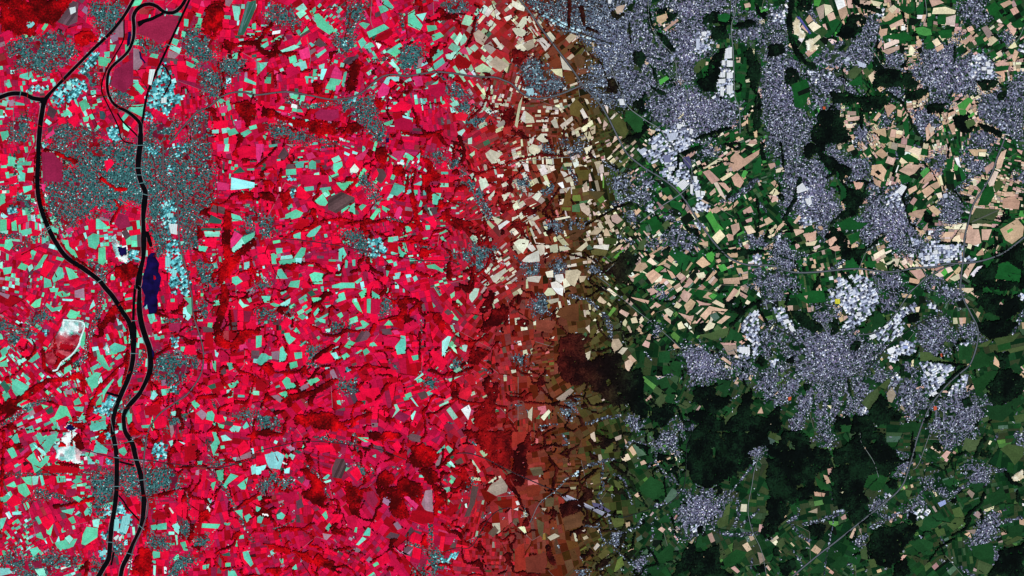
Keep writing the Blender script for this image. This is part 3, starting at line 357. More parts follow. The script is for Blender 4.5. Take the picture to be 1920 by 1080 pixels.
U: 0,0 280,0 250,90 190,140 60,130; 430,30 510,10 560,100 740,130 780,220 740,270 580,290 620,200 520,140; 1280,440 1330,370 1430,390 1470,450 1450,540 1360,600 1300,560; 1240,680 1300,600 1290,680 1220,720; 1190,120 1330,70 1340,130 1270,190 1200,170; 1460,90 1510,80 1540,130 1650,150 1660,190 1540,230 1500,170; 1490,0 1680,0 1670,40 1510,30; 1860,240 1920,230 1920,290; 20,790 100,690 190,820 220,920 120,940 30,880; 0,940 120,940 220,1080 0,1080; 800,970 980,970 1020,1080 820,1080; 1200,1000 1290,1000 1320,1080 1180,1060; 760,290 860,340 860,380 780,350
R: 50@1560,200 1500,280 1420,350; 30@480,940 600,860; 30@900,330 1050,280; 34@230,820 280,830; 16@960,60 970,110; 24@660,10 700,40; 36@430,620 420,720; 22@1100,10 1150,30
I: 210,310 260,280 300,340 210,380; 220,400 330,390 330,470 270,500; 230,570 360,540 370,590 270,620; 880,370 960,330 1010,400 1000,480 890,480; 960,320 1010,300 1050,330 1000,390; 1130,820 1220,720 1350,740 1460,750 1450,870 1300,890 1180,920 1140,880; 520,1000 700,980 780,1040 780,1080 520,1080; 1060,690 1160,740 1120,780 1060,720; 1490,840 1560,850 1550,885 1490,880; 40,690 100,680 80,740 50,740; 1540,490 1580,490 1570,540 1545,540; 1170,640 1230,650 1210,680
#A2
r: 190,80 230,40 270,60 230,110; 520,110 560,85 650,110 600,150; 400,240 450,190 480,200 440,250; 640,60 690,50 680,85 640,90; 110,440 160,370 215,390 180,440; 150,490 200,460 230,500 190,530; 80,600 120,590 110,650 80,640; 0,830 30,820 30,880 0,870; 130,690 175,660 200,690 150,700; 830,320 880,300 890,350 860,350; 600,820 650,790 670,850 615,860; 430,1000 500,962 530,990 440,1040; 650,980 720,940 770,970 700,1000; 1250,120 1330,70 1335,160 1240,180; 1170,250 1200,250 1210,320 1180,340; 1378,500 1390,430 1460,430 1480,500; 1840,270 1920,230 1920,320 1850,310; 1810,700 1860,640 1870,670 1860,730 1830,720; 1500,760 1560,740 1590,770 1550,800; 1700,840 1750,820 1760,870 1710,890; 1010,900 1050,870 1060,920 1030,950; 1612,950 1670,950 1690,1000 1640,1015 1605,1000; 1150,960 1250,960 1250,1040 1160,1060
t: 270,90 310,75 300,140 260,150 230,130; 500,210 530,160 580,180 600,170 570,230 520,230; 350,110 400,150 470,130 460,160 390,180 340,130; 370,0 440,0 430,30 380,30; 410,40 470,20 520,60 460,70; 600,370 620,320 640,330 640,420 610,450; 0,470 40,440 60,480 20,520; 210,550 280,480 300,520 240,560; 0,560 50,540 60,590 0,590; 180,640 230,680 205,700 180,665; 85,710 120,680 220,740 180,790 150,810 90,760; 10,800 60,780 80,820 40,860; 480,600 530,575 540,610 480,650; 730,510 770,500 800,560 830,620 780,600 730,540; 860,530 900,490 920,520 880,540; 640,690 720,630 760,640 740,675 735,740 690,760; 820,440 860,410 950,440 930,470 860,490 830,470; 720,860 760,800 765,870 720,890; 770,770 850,680 855,690 790,790 770,850; 880,700 920,650 910,740 890,740; 550,850 590,820 612,868 560,880; 550,890 630,890 620,930 570,920; 400,980 450,880 500,890 540,980 500,958 430,990; 670,1030 790,990 800,1060 680,1070; 1280,80 1310,80 1310,105 1280,105; 1375,70 1435,70 1440,205 1405,178 1398,138 1420,120; 1560,260 1595,260 1590,300 1555,290; 1170,360 1205,365 1200,390 1165,385; 1355,440 1388,440 1375,480 1355,470; 1850,80 1880,70 1890,100 1870,110; 1590,550 1620,545 1620,630 1600,600; 1700,560 1740,560 1755,600 1720,620; 1720,750 1780,690 1795,710 1750,750; 1430,860 1460,840 1500,880 1470,910; 1555,930 1590,920 1610,950 1600,1000 1545,985; 1672,960 1700,970 1692,1000; 1820,1040 1850,1000 1870,1040 1830,1060; 950,950 990,940 990,1000 960,1030; 1060,1030 1130,1025 1130,1050 1065,1050; 520,340 560,330 550,350
s: 560,20 630,0 635,80 560,70; 490,770 540,760 540,800 490,795; 1470,940 1510,910 1560,950 1520,990
T: 465,80 550,85 545,100 470,95; 680,130 700,88 715,130 670,165; 130,540 190,520 200,540 140,580; 742,680 760,660 770,700 745,710; 1370,150 1395,140 1405,180 1440,210 1410,245 1375,220; 1790,110 1800,80 1830,120 1870,130 1820,150; 1610,460 1640,490 1630,520 1615,510; 1700,765 1735,755 1720,790 1700,785; 1125,830 1150,765 1185,800 1150,840; 1280,930 1320,920 1320,960 1290,955; 1720,1060 1750,1030 1810,1040 1790,1080 1740,1080
d: 460,150 500,100 518,112 480,190; 1080,900 1200,860 1210,950 1090,955; 1540,340 1600,330 1600,450 1530,440; 560,930 620,935 600,970 570,960; 385,445 420,412 432,450 400,465; 450,412 560,432 535,472 440,462; 415,505 430,475 500,512 470,540; 345,480 380,455 400,470 370,490
g: 0,720 30,690 80,750 50,790; 540,750 580,750 570,790; 340,920 390,880 400,930 360,950; 1610,120 1620,50 1630,60
p: 890,610 930,590 930,640 890,690; 1790,430 1840,420 1860,450 1800,470
n: 1260,270 1350,260 1350,340 1270,320; 1080,250 1140,270 1140,360 1110,350
v: 1520,290 1600,295 1595,330 1525,330; 1650,620 1690,590 1700,640 1660,660; 860,290 920,270 920,310 880,320
Q: 480,235 630,260 600,400 540,500 450,565 440,610 395,625 390,590 340,540 345,490 400,380 450,310; 790,370 800,420 825,450 820,480 775,460 790,430; 480,1040 530,1010 620,1000 600,1040 560,1080 530,1080
W: 880,100 930,100 960,240 900,240; 820,180 880,160 860,260 800,260; 1120,940 1150,860 1200,830 1190,860
S: 60@1680,0 1700,60 1660,180 1630,300 1640,400 1700,440 1780,410 1830,360 1920,330; 40@300,740 360,690 480,690 600,650 640,720; 50@300,740 180,820 60,880 0,930; 40@780,280 820,200 860,150; 28@650,980 680,880 760,730 860,640 940,560 960,480; 24@320,480 330,590 390,640 470,600 580,500; 14@960,270 960,480 940,640; 20@620,700 640,800 560,760; 16@1600,560 1500,520
R: 60@0,260 100,310 200,340 260,360; 45@640,480 660,400 700,300 740,160 760,40; 50@560,590 640,520; 40@1000,640 1050,560 1080,480; 30@900,920 980,800; 40@120,960 250,870 390,820; 40@0,1040 120,960; 40@1240,240 1340,250; 22@1380,1000 1440,900; 24@1590,840 1620,900; 24@1400,320 1440,300
U: 200,300 260,220 340,160 380,220 300,250; 1180,500 1470,505 1470,580 1400,640 1330,740 1280,740 1240,680 1140,640 1150,560; 1510,120 1560,110 1570,210 1500,200; 1260,1000 1340,960 1340,1060 1260,1060; 1820,930 1900,930 1900,980 1780,970; 60,380 160,340 140,420 80,420
I: 1280,740 1350,740 1350,800 1300,800; 1280,370 1340,360 1340,440 1290,440; 1350,0 1425,0 1425,55 1350,50; 1285,10 1330,10 1330,40 1285,40; 790,800 880,820 840,960 700,930 700,890 760,890; 320,310 360,320 350,360 330,350; 1450,220 1500,320 1480,360
#B2
T: 180,120 260,75 255,110 230,145 200,145; 730,82 755,77 760,105 740,105; 560,490 600,480 620,520 600,545; 1395,400 1440,360 1465,365 1415,515 1395,510; 1460,430 1500,460 1510,495 1480,470; 1545,430 1590,420 1575,480 1550,470; 1600,50 1640,0 1675,5 1660,60 1620,110 1600,80; 1185,690 1250,635 1258,650 1200,690; 1157,825 1170,820 1220,890 1205,885; 1035,875 1055,870 1078,915 1020,975 1050,915; 1160,960 1190,920 1200,925 1170,1005; 520,310 560,300 555,330 530,335
t: 100,120 130,110 190,130 150,145; 40,60 110,60 100,108 60,110; 415,72 490,70 495,90 430,115; 605,110 620,45 660,30 675,85; 720,100 728,80 765,105 800,190 760,160; 770,40 828,0 825,60 790,80; 832,82 862,80 858,190 832,185; 870,20 930,60 930,83 870,75; 960,280 1000,235 1030,280; 780,250 800,240 850,270 810,305; 605,200 640,180 655,210 630,230; 310,215 350,195 380,215 350,240; 440,220 480,230 520,235 520,265 480,255; 430,190 470,140 480,170 440,215; 250,230 280,205 290,220 270,240; 210,340 250,335 260,360 300,380 250,425 230,400; 0,360 45,355 40,440 0,450; 280,320 300,305 320,320 300,335; 0,550 40,490 70,490 110,520 70,560 30,585; 180,450 200,435 235,500 215,550 172,555; 285,485 345,480 345,525 295,535; 250,562 305,547 315,590 255,610; 325,430 370,395 380,400 340,440; 660,440 700,390 745,410 700,455; 640,510 680,485 705,510 660,540; 800,470 830,450 855,480 815,510; 745,490 790,460 798,470 760,495; 855,415 885,405 910,435 850,435; 580,400 630,360 635,370 600,410; 1082,390 1085,355 1120,360 1125,420 1120,490 1060,500 1042,440; 1165,510 1215,500 1220,535 1180,545; 1455,280 1475,275 1495,330 1480,335; 1490,345 1520,330 1535,375; 1455,50 1490,25 1490,60 1465,80; 1480,620 1530,590 1550,620 1500,640; 1560,570 1590,550 1590,570; 195,700 230,665 255,680 260,710 300,715 305,750 230,762; 380,690 460,670 480,690 410,735; 170,790 230,770 245,808 220,830; 1115,800 1160,780 1172,810 1130,830; 605,845 630,840 640,880 610,870
g: 385,35 420,15 450,50 415,65; 790,845 825,845 815,880
d: 615,150 690,100 715,140 660,185; 1030,260 1120,240 1100,310 1030,290; 980,680 1050,660 1080,700 1010,720; 1630,740 1690,780 1680,830; 0,680 60,670 100,720 60,780 0,770; 820,500 870,500 880,540 830,560
r: 865,0 832,0 835,78 860,78; 806,65 828,65 828,190 810,180; 840,200 900,195 930,280 870,260; 370,240 420,210 440,250 400,290; 180,270 230,215 270,250 230,305 200,300; 110,542 168,558 240,552 240,565 220,610 140,610; 242,490 280,490 290,535 242,548; 440,550 500,500 555,480 590,550 500,570; 1010,490 1050,470 1058,500 1060,540; 1170,405 1225,400 1220,440 1170,440; 1300,480 1330,460 1440,550 1400,620 1350,580; 1390,200 1415,150 1420,120 1490,210 1450,270 1400,240; 1520,790 1610,732 1620,790 1580,840 1520,820; 1560,670 1620,640 1660,720 1605,730; 247,767 315,757 325,788 250,805; 170,700 193,690 220,740 180,740; 310,700 370,680 385,705 330,740; 770,760 920,745 940,800 870,830 800,800; 880,620 1050,615 1050,650 900,645; 1300,780 1330,760 1340,790; 800,880 950,830 950,860 820,900
m: 865,85 930,87 930,180 900,195 862,190; 960,380 1050,360 1080,390 1035,440 960,430; 1110,270 1180,240 1230,280 1180,320 1110,340
v: 740,400 790,320 850,320 860,350 830,390 750,410; 1410,180 1440,155 1480,190 1440,205; 1210,790 1270,770 1290,820 1240,840; 940,310 1015,300 1020,350 950,350
p: 1015,320 1060,315 1090,345 1040,350
s: 115,480 175,470 168,540 120,530; 322,750 380,712 400,742 342,780; 110,810 165,800 210,840 180,860
n: 1030,970 1080,920 1155,960 1110,1010
W: 0,570 100,580 140,620 300,620 370,590 390,640 250,650 100,650 60,620; 260,960 380,950 480,930 560,940 640,1000 700,1060 500,1060 300,1020; 1380,440 1300,470 1310,600 1400,650 1500,620 1460,660 1350,640 1280,560; 1490,700 1540,740 1500,820 1560,870 1640,870 1580,850 1470,830 1460,740; 1700,680 1760,750 1800,700 1820,770 1780,900 1820,960 1760,1000 1760,1060 1700,1070 1620,1010 1640,950 1690,900 1720,780; 1620,490 1680,440 1760,480 1700,520 1660,580 1600,560; 1490,100 1540,130 1510,170 1470,120; 1680,160 1760,30 1800,40 1760,150 1700,180; 1780,180 1850,120 1920,160 1860,250 1740,320 1660,350; 1340,200 1380,190 1420,300 1400,330 1340,260
S: 25@440,530 500,480 580,440; 35@230,860 300,820 420,790 520,740 600,690; 25@640,1020 740,990 860,940; 14@700,600 850,590 1000,600; 20@1120,300 1160,170 1240,110; 14@1230,330 1230,560; 16@1600,380 1640,420 1620,500; 14@1000,240 1100,230; 12@0,310 60,290; 14@640,420 620,470; 16@1300,620 1400,660 1500,640 1620,600
U: 30,160 140,170 130,220 40,240; 560,260 640,260 680,300 600,330 560,310; 380,430 470,430 430,510 400,580 390,500; 620,720 740,700 760,740 700,770 640,750; 940,80 1000,80 1000,150 950,170; 1270,680 1340,690 1330,730 1270,710; 0,930 60,960 160,980 200,1040 60,1060 0,1000; 1480,560 1540,550 1530,600 1490,590; 200,160 250,160 240,200 210,200
R: 20@680,300 740,280; 26@1360,0 1380,30; 16@1240,240 1240,350 1220,520; 24@400,560 480,590; 18@1700,600 1760,640; 20@1000,550 1070,610; 14@1430,1010 1500,1020
I: 680,590 740,590 720,630 660,630
#C2
T: 240,40 270,0 298,0 330,40 320,52 260,60; 710,10 730,0 790,50 770,65; 890,230 930,215 945,260 900,265; 820,270 850,230 865,255 850,290; 950,240 975,210 990,240 960,270; 1215,140 1235,100 1275,130 1250,155; 1500,110 1530,88 1595,125 1590,150; 1375,190 1430,145 1440,152 1390,200; 1140,165 1170,150 1210,180 1190,218 1160,195; 1240,270 1270,250 1300,300 1250,310; 1435,310 1480,252 1525,268 1510,300 1450,325; 1330,320 1350,320 1365,345; 790,490 830,445 870,450 830,500; 215,970 275,910 290,930 240,995; 40,400 65,395 75,430 45,430; 280,380 320,360 310,380
w: 302,0 385,0 380,60 340,42; 1290,270 1310,260 1350,300 1330,310
s: 260,90 350,75 350,100 290,120; 1580,430 1682,430 1690,500 1620,500; 330,830 440,750 465,770 400,840 360,850
t: 640,90 660,60 710,105 690,120 650,105; 880,65 960,80 1030,95 1020,120 930,90; 1010,10 1060,0 1100,30 1040,55; 800,180 820,160 880,190 860,220; 905,210 930,178 940,210; 860,290 880,280 905,340 890,345; 930,310 960,290 985,340 965,350; 1260,60 1290,15 1350,45 1310,110 1280,90; 1430,70 1470,30 1505,38 1470,60 1500,88; 1600,92 1665,0 1700,20 1640,100 1615,112; 1380,90 1440,110 1500,120 1475,130 1410,128; 1290,130 1340,80 1378,108 1350,160 1310,178; 1410,210 1480,135 1570,155 1620,160 1580,200 1540,178 1480,200 1450,240; 1240,182 1330,210 1365,205 1350,250 1290,220; 1535,260 1600,205 1640,215 1570,270; 1130,190 1190,240 1190,270 1140,230; 1300,225 1345,252 1340,280; 1060,120 1080,105 1120,130 1090,150; 975,430 1000,392 1035,410 1025,450; 1005,385 1025,340 1050,350 1038,390; 1205,430 1220,415 1265,450 1220,455; 745,440 750,385 800,380 830,430 800,460 770,490; 845,555 880,535 910,560 875,630 850,600; 550,300 580,275 585,340 560,310; 550,490 590,470 585,520 565,560; 1560,410 1680,412 1680,428 1580,428; 1565,530 1585,515 1645,560 1640,580; 1000,840 1040,800 1050,820 1010,850; 1840,940 1870,890 1885,940; 120,930 155,890 148,1000 120,970
l: 720,200 760,140 785,155 735,215; 1475,62 1510,40 1540,55 1510,85; 1190,350 1215,325 1260,368 1240,410 1200,370; 1050,60 1080,50 1070,80
r: 870,270 898,268 935,300 920,340 890,300; 1360,40 1400,10 1460,40 1420,90; 1560,40 1600,40 1590,80 1550,70; 1340,180 1390,130 1430,148 1380,190; 1250,170 1280,155 1310,182 1280,195; 1100,480 1180,470 1190,560 1100,560; 1610,390 1640,300 1710,340 1750,380 1700,405; 1090,690 1160,660 1190,740 1120,760; 1160,850 1200,820 1240,870; 1200,640 1260,620 1270,680; 920,580 960,550 1000,590 940,610; 155,905 220,920 190,970 160,980; 1540,680 1640,700 1600,800 1540,760; 1280,560 1250,640 1180,600 1210,540
o: 580,330 620,290 640,330 590,380; 592,385 640,350 660,400 600,430; 1400,350 1480,340 1560,310 1630,295 1610,370 1500,390; 1075,840 1130,790 1150,840 1110,910; 1590,1000 1640,930 1700,870 1690,920 1600,1030; 1680,700 1700,680 1730,710; 1240,880 1310,850 1350,880 1300,910; 560,830 640,800 680,850 600,880
g: 1482,202 1530,182 1558,220 1520,250; 730,80 750,50 780,70 760,90; 660,40 690,30 680,50
k: 1225,230 1240,210 1265,235 1240,250; 1040,360 1070,340 1060,410 1038,410; 1115,435 1150,430 1150,470 1115,470; 930,220 960,190 970,210 945,235
d: 130,730 190,720 200,800 160,840
m: 360,150 500,110 500,250 430,250 330,200; 180,230 330,250 300,340 180,320
W: 350,470 360,390 440,340 520,340 560,380 540,450 570,560 680,520 760,470 820,490 840,560 800,600 870,640 960,620 990,700 980,830 1040,900 1000,960 890,920 860,850 760,890 700,840 640,790 560,700 480,750 390,690 340,600; 1370,740 1500,740 1530,830 1660,820 1650,850 1530,930 1500,960 1440,900 1370,850; 1040,890 1200,880 1220,960 1130,1030 1040,970; 1280,950 1420,920 1500,960 1590,1000 1680,960 1720,880 1740,780 1800,800 1790,960 1920,980 1920,1080 1380,1080 1380,1000; 1370,300 1400,270 1470,270 1430,310 1430,350 1370,350; 1830,560 1860,500 1900,540 1880,590
S: 24@1640,280 1700,230 1760,150 1860,100; 14@1840,110 1860,180 1900,240 1920,280; 14@1060,250 1060,310 1000,350; 20@160,740 220,760 300,840; 14@640,250 660,320 740,400; 12@960,360 990,300 1040,260; 14@100,860 300,870 440,900; 14@300,880 420,820 480,850; 30@860,360 940,330
U: 160,150 210,70 260,90 250,190 290,240 220,210 180,180; 20,520 90,510 90,580 20,580; 1050,290 1090,280 1120,320 1070,340; 1640,510 1790,560 1790,600 1660,590; 1870,300 1920,280 1920,520 1880,520; 1680,640 1800,610 1790,660 1720,690; 1840,740 1920,620 1920,740 1860,780; 410,870 480,820 490,870 430,960 390,930; 880,960 960,970 960,1060 900,1050; 1250,1030 1370,1030 1360,1080 1260,1080; 1080,10 1140,20 1150,70 1100,60
C: 1260,470 1340,440 1460,500 1540,490 1560,570 1620,620 1600,680 1520,650 1420,710 1360,700 1340,620 1290,610 1290,540
I: 1690,430 1790,430 1790,540 1700,510; 1720,260 1840,150 1850,300 1860,450 1810,530 1800,430 1760,370 1720,320; 410,900 440,890 440,960 400,950
R: 25@430,60 560,80 640,150; 45@690,200 730,270 740,370; 25@560,1020 700,970 820,960; 20@1160,1020 1240,960; 20@1000,480 1040,540; 22@1100,680 1240,640; 16@100,140 160,150; 14@200,1040 340,1020; 14@1430,840 1490,940; 14@1610,860 1700,800; 12@820,60 800,110; 16@0,880 70,880; 14@1200,860 1250,850
#D2
r: 690,330 760,260 780,300 740,345; 800,170 840,180 880,230 860,290 770,330 785,260; 1200,60 1270,60 1340,110 1260,110; 1430,420 1540,450 1520,530 1430,540; 1510,540 1600,470 1670,520 1650,580 1530,620; 1530,690 1640,640 1660,720 1560,800; 1670,620 1730,610 1690,700 1650,690; 1790,600 1860,560 1920,620 1880,640 1830,610; 1610,200 1660,180 1745,225 1740,245 1650,245; 200,50 330,20 420,20 430,100 300,120 240,90; 540,1030 630,1030 620,1080 550,1080; 1000,1020 1160,1010 1130,1080 970,1080; 1640,880 1760,880 1900,800 1900,860 1760,1000 1660,980; 1130,500 1100,540 1090,600 1130,560
o: 700,860 760,790 820,750 840,800 780,890 760,920; 830,740 900,680 930,690 880,760; 1140,480 1220,480 1240,510 1400,560 1140,545; 1560,440 1640,400 1700,370 1640,440; 1600,980 1690,950 1700,970 1620,1010; 1840,960 1920,940 1920,1000 1860,1010; 60,270 130,300 100,310; 1690,380 1850,350 1900,330 1840,400 1720,430
s: 890,790 930,740 960,800 930,860 900,850; 1000,870 1020,900 1030,930 990,900
t: 1000,40 1080,50 1070,75 1010,70; 1690,570 1700,510 1730,550 1740,600; 40,810 80,770 70,790; 120,40 160,30 150,50; 270,60 300,55 290,85; 1040,270 1070,270 1060,300
T: 1105,145 1140,140 1130,180 1110,180; 1410,0 1545,0 1540,15 1500,40 1480,30
k: 1410,100 1470,90 1480,150 1430,150; 1130,60 1170,60 1190,110 1140,120
W: 180,170 240,180 330,240 400,290 390,320 320,330 260,290 220,250; 490,230 530,240 530,330 480,350; 620,430 690,400 700,430 660,465 620,460; 130,530 190,520 190,560 140,560; 1570,90 1640,30 1760,60 1870,60 1920,140 1880,190 1740,240 1640,190 1590,130; 1580,260 1740,250 1860,260 1780,350 1660,390 1590,320; 1650,750 1760,600 1860,640 1920,700 1920,780 1780,900 1680,830; 760,920 830,800 890,850 900,900 1020,950 960,1000 820,1030 760,970; 520,960 600,960 640,1080 500,1080; 640,980 740,950 800,1040 860,1080 640,1080; 1450,830 1510,830 1530,880 1470,890; 0,960 80,900 100,1000 80,1080 0,1080; 1560,0 1620,0 1600,60 1540,60; 1700,480 1800,480 1780,600 1740,620 1750,540; 270,720 320,730 310,770 270,760; 1040,200 1130,190 1140,240 1060,260
S: 22@1000,520 1100,530 1300,550 1420,580; 26@1220,830 1300,760 1400,660 1480,600; 20@970,560 1010,600 1000,640; 20@1650,800 1720,900 1660,1000; 14@600,690 620,800; 14@150,30 140,170 220,300; 14@1100,530 1130,450; 12@820,140 870,240
C: 200,300 330,325 420,310 560,360 680,385 740,430 800,520 740,600 620,650 480,690 300,670 170,600 150,450 170,350
I: 40,140 130,150 200,310 190,330 60,240; 460,0 800,0 830,80 800,170 700,260 600,320 560,290 600,200 560,130 460,100; 900,260 980,150 1110,110 1130,170 1040,200 1000,240 920,280; 860,290 930,260 1020,260 1010,340 920,400 840,380 760,390 760,350; 880,480 1000,400 1110,400 1100,480 1040,520 980,510 970,570 930,560; 1130,560 1250,550 1370,550 1410,600 1340,660 1300,750 1230,830 1180,780 1140,680 1180,640; 1340,790 1400,720 1490,640 1500,710 1460,760 1360,810; 1870,60 1920,40 1920,100; 700,880 760,890 740,950 690,940; 1190,120 1250,130 1270,170 1210,160; 1050,820 1100,830 1080,880 1050,870; 1440,400 1500,410 1490,450 1450,440; 400,480 450,470 450,530 420,520; 920,690 1010,690 970,640; 20,540 90,520 80,570 30,600
U: 1120,290 1250,220 1330,240 1380,340 1410,430 1340,480 1240,490 1170,480 1130,380; 1400,330 1540,280 1590,350 1500,400 1440,380; 900,680 1060,560 1110,600 1110,700 1180,800 1200,900 1080,980 1000,880 980,830 940,800; 1280,840 1400,770 1520,780 1600,880 1600,980 1500,1080 1220,1070 1250,930; 1600,890 1660,830 1770,850 1700,890; 340,140 480,110 540,160 430,300 380,260; 0,0 100,0 120,80 0,130; 1210,0 1440,0 1440,90 1380,100 1280,40; 850,80 960,70 960,170 860,180
R: 90@170,480 60,420 0,380; 100@180,580 90,640 0,690; 90@250,640 160,760 80,850; 84@330,680 280,840 200,1060; 80@420,690 400,900 410,1080; 66@500,680 520,800 490,980; 96@560,640 580,800 580,920; 110@640,640 690,760 700,900; 90@740,590 850,650 920,690; 70@0,280 100,320 180,380; 60@0,800 60,760; 60@790,800 700,860; 60@740,450 860,440; 70@560,340 600,320; 40@1920,180 1830,330; 24@1500,400 1780,390; 22@1180,80 1300,180; 30@1700,820 1900,760
#A3
I: 845,640 990,615 985,700 940,775 850,750
t: 330,40 440,0 420,60 360,150 300,90 275,45 280,0; 60,35 130,10 150,80 112,90 90,52; 50,130 100,110 130,180 90,200; 200,200 240,160 300,230 340,180 380,180 360,220 300,280 260,310 240,240; 700,150 722,62 810,130 800,165; 640,150 695,160 710,180 650,185; 890,130 930,110 955,150 930,180 890,150; 160,340 238,330 238,400 200,390; 130,400 190,382 230,460 190,490 140,450; 420,330 455,330 450,380 430,380; 540,370 580,340 620,370 570,390; 540,490 580,480 630,510 590,530; 0,490 60,470 80,488 45,525 10,530; 0,650 50,640 20,720 0,740; 345,712 400,692 380,780 350,760; 460,590 560,570 540,620 470,600; 510,650 550,630 570,680 540,690; 410,830 480,812 490,800 520,842 555,802 580,800 550,860 480,880 430,870; 620,770 650,710 735,722 730,790 640,850 610,840; 220,880 280,860 300,890 250,940; 630,600 660,560 660,620 640,630; 1590,0 1620,0 1650,80 1600,180 1580,100 1610,60; 1620,290 1680,280 1680,360 1640,370; 1670,400 1730,310 1788,330 1710,390 1700,430; 1780,400 1860,340 1840,430 1810,430; 1590,380 1620,370 1600,440 1580,400; 1130,700 1250,680 1250,730 1140,735; 1350,830 1390,820 1410,890 1380,890; 1140,890 1200,900 1200,940 1150,950; 1820,900 1860,890 1900,990 1880,1010 1830,950; 1690,980 1730,980 1730,1010 1690,1010; 1710,1040 1760,1040 1780,1080 1710,1080; 1830,632 1870,612 1890,640 1850,680; 1760,590 1818,582 1820,650 1790,620; 1680,680 1730,680 1720,700 1685,700; 1520,1000 1570,990 1560,1030 1520,1030; 1480,220 1520,215 1510,250 1480,250
T: 245,85 330,140 350,170 310,162; 240,332 290,330 280,390 245,400; 90,600 160,595 160,618 95,622; 560,620 590,590 610,610 580,630; 485,795 520,772 550,800 522,838; 692,660 750,650 738,718 700,710; 0,1020 70,1020 90,1060 0,1080; 260,1030 330,1020 350,1080 290,1080; 1265,70 1295,60 1300,90 1285,120; 1655,30 1690,20 1740,60 1670,70; 1880,260 1920,240 1920,310 1890,320; 1290,700 1330,680 1350,710 1340,768 1310,742; 1265,747 1308,747 1308,770 1265,770; 1312,772 1330,772 1335,840 1325,850; 1150,1000 1170,1000 1165,1080 1150,1070; 1745,192 1775,188 1768,218 1748,218; 1330,70 1350,70 1390,85 1370,100
r: 62,68 88,55 110,92 80,110; 255,75 290,48 322,78 310,98; 160,270 218,235 238,270 170,300; 365,190 410,160 415,210 382,218; 130,220 180,190 190,220 140,245; 665,120 690,60 718,62 700,145; 370,330 418,330 410,400 370,390; 490,390 520,370 555,390 520,415; 50,525 100,465 160,500 150,540 90,565; 50,680 80,650 105,670 70,700; 300,650 340,630 400,688 360,740 320,700; 440,780 480,760 484,790 460,810; 340,800 370,780 400,850 370,870; 640,855 690,840 700,880 650,890; 1300,110 1325,60 1380,95 1360,110 1350,160; 1390,20 1420,10 1430,70 1400,80; 1740,150 1830,60 1880,120 1800,180; 1790,335 1840,310 1830,360 1790,380; 1520,290 1550,280 1545,360 1500,400; 1310,570 1360,520 1410,540 1400,660 1330,620; 1340,440 1380,430 1360,530 1330,530; 1210,900 1270,890 1260,960 1245,958 1210,945; 1170,952 1240,962 1230,1010 1180,1000; 1530,890 1600,890 1620,940 1560,950 1520,930; 1730,660 1780,650 1810,710 1760,720; 1900,650 1920,620 1920,700 1890,700; 980,500 1030,480 1045,540 1000,540
m: 168,20 250,0 235,70 180,60; 470,740 500,655 545,692 500,740
d: 230,240 238,225 280,222 290,250 250,260; 310,310 330,260 380,250 360,310; 1380,110 1460,100 1480,200 1390,230; 1140,620 1180,580 1230,610 1250,650 1180,660 1140,650; 1822,570 1890,550 1880,600 1832,620; 390,240 600,270 590,310 365,310
n: 500,430 570,420 560,480 490,480; 240,980 310,960 320,1020 260,1020
s: 1780,190 1890,140 1885,190 1772,218; 1470,290 1495,280 1490,325 1465,320
g: 1660,920 1720,900 1730,930 1680,930; 20,540 50,530 60,560; 570,625 610,600 600,640
w: 1265,570 1275,565 1305,605 1295,615
p: 150,160 210,110 220,130 160,180; 740,190 780,180 770,260 745,240
Q: 450,60 500,0 570,0 560,90 610,150 600,260 520,210 460,215 415,190 420,140 400,110; 955,1080 960,980 975,945 995,945 985,1010 965,1080
W: 1040,880 1110,870 1150,960 1130,1080 980,1080 1010,960; 1490,600 1560,580 1580,650 1500,680; 430,230 600,240 590,265 500,262; 540,50 600,10 630,120 590,130; 1750,760 1800,740 1790,800 1740,810
S: 24@1090,600 1110,700 1080,780; 30@420,560 560,540 700,500; 15@1640,900 1700,1000; 8@640,130 760,175 900,205; 24@600,1040 660,980 640,1080; 18@1560,960 1650,890 1750,850 1800,760; 20@0,760 30,0; 16@1490,140 1480,240; 14@1530,330 1420,480; 14@1450,700 1440,800
C: 700,310 850,310 860,460 780,560 740,620 700,480; 890,260 1000,260 1050,420 1060,480 960,460 890,400; 1080,290 1160,270 1280,260 1330,330 1330,450 1250,400 1180,430 1120,500 1090,480
U: 0,960 80,920 220,960 440,910 600,940 560,1000 400,1000 360,1060 140,1080 100,1000; 700,980 760,980 740,1040 680,1060; 1120,780 1260,790 1260,870 1180,870 1110,840; 1350,680 1430,670 1430,780 1360,760; 1600,220 1700,220 1660,280 1590,280; 1480,800 1560,790 1540,870 1480,850; 1270,990 1420,920 1440,970 1330,1060 1260,1070; 840,840 920,840 900,900 850,900; 260,430 340,430 330,470 270,470
R: 28@0,320 240,320 450,300 700,310; 40@150,520 400,470 600,530; 30@1560,60 1580,260 1700,450 1800,650 1900,820; 20@180,740 260,660; 24@110,900 140,800; 16@1400,450 1420,580; 30@1080,40 1090,120; 24@400,870 500,860 560,830
I: 1150,90 1200,60 1260,110 1250,200 1190,215 1140,170; 880,510 940,560 930,620 870,610; 760,750 820,750 810,810 770,810; 790,560 830,560 820,640 790,640; 780,0 840,0 830,60 800,60; 740,900 800,870 800,970 770,970 740,930; 800,200 845,200 840,245 800,245; 850,850 880,850 880,880 850,880
#B3
T: 65,170 160,145 215,175 180,280 100,270 80,230; 0,262 78,245 70,270 30,320 0,320; 205,280 255,265 250,310 215,310; 243,180 260,160 295,175 275,210; 510,370 560,355 565,370 520,385; 750,845 800,785 828,802 770,850; 1440,230 1460,215 1500,260 1480,270; 1565,540 1580,535 1585,570 1570,565; 1740,380 1800,330 1815,350 1760,390
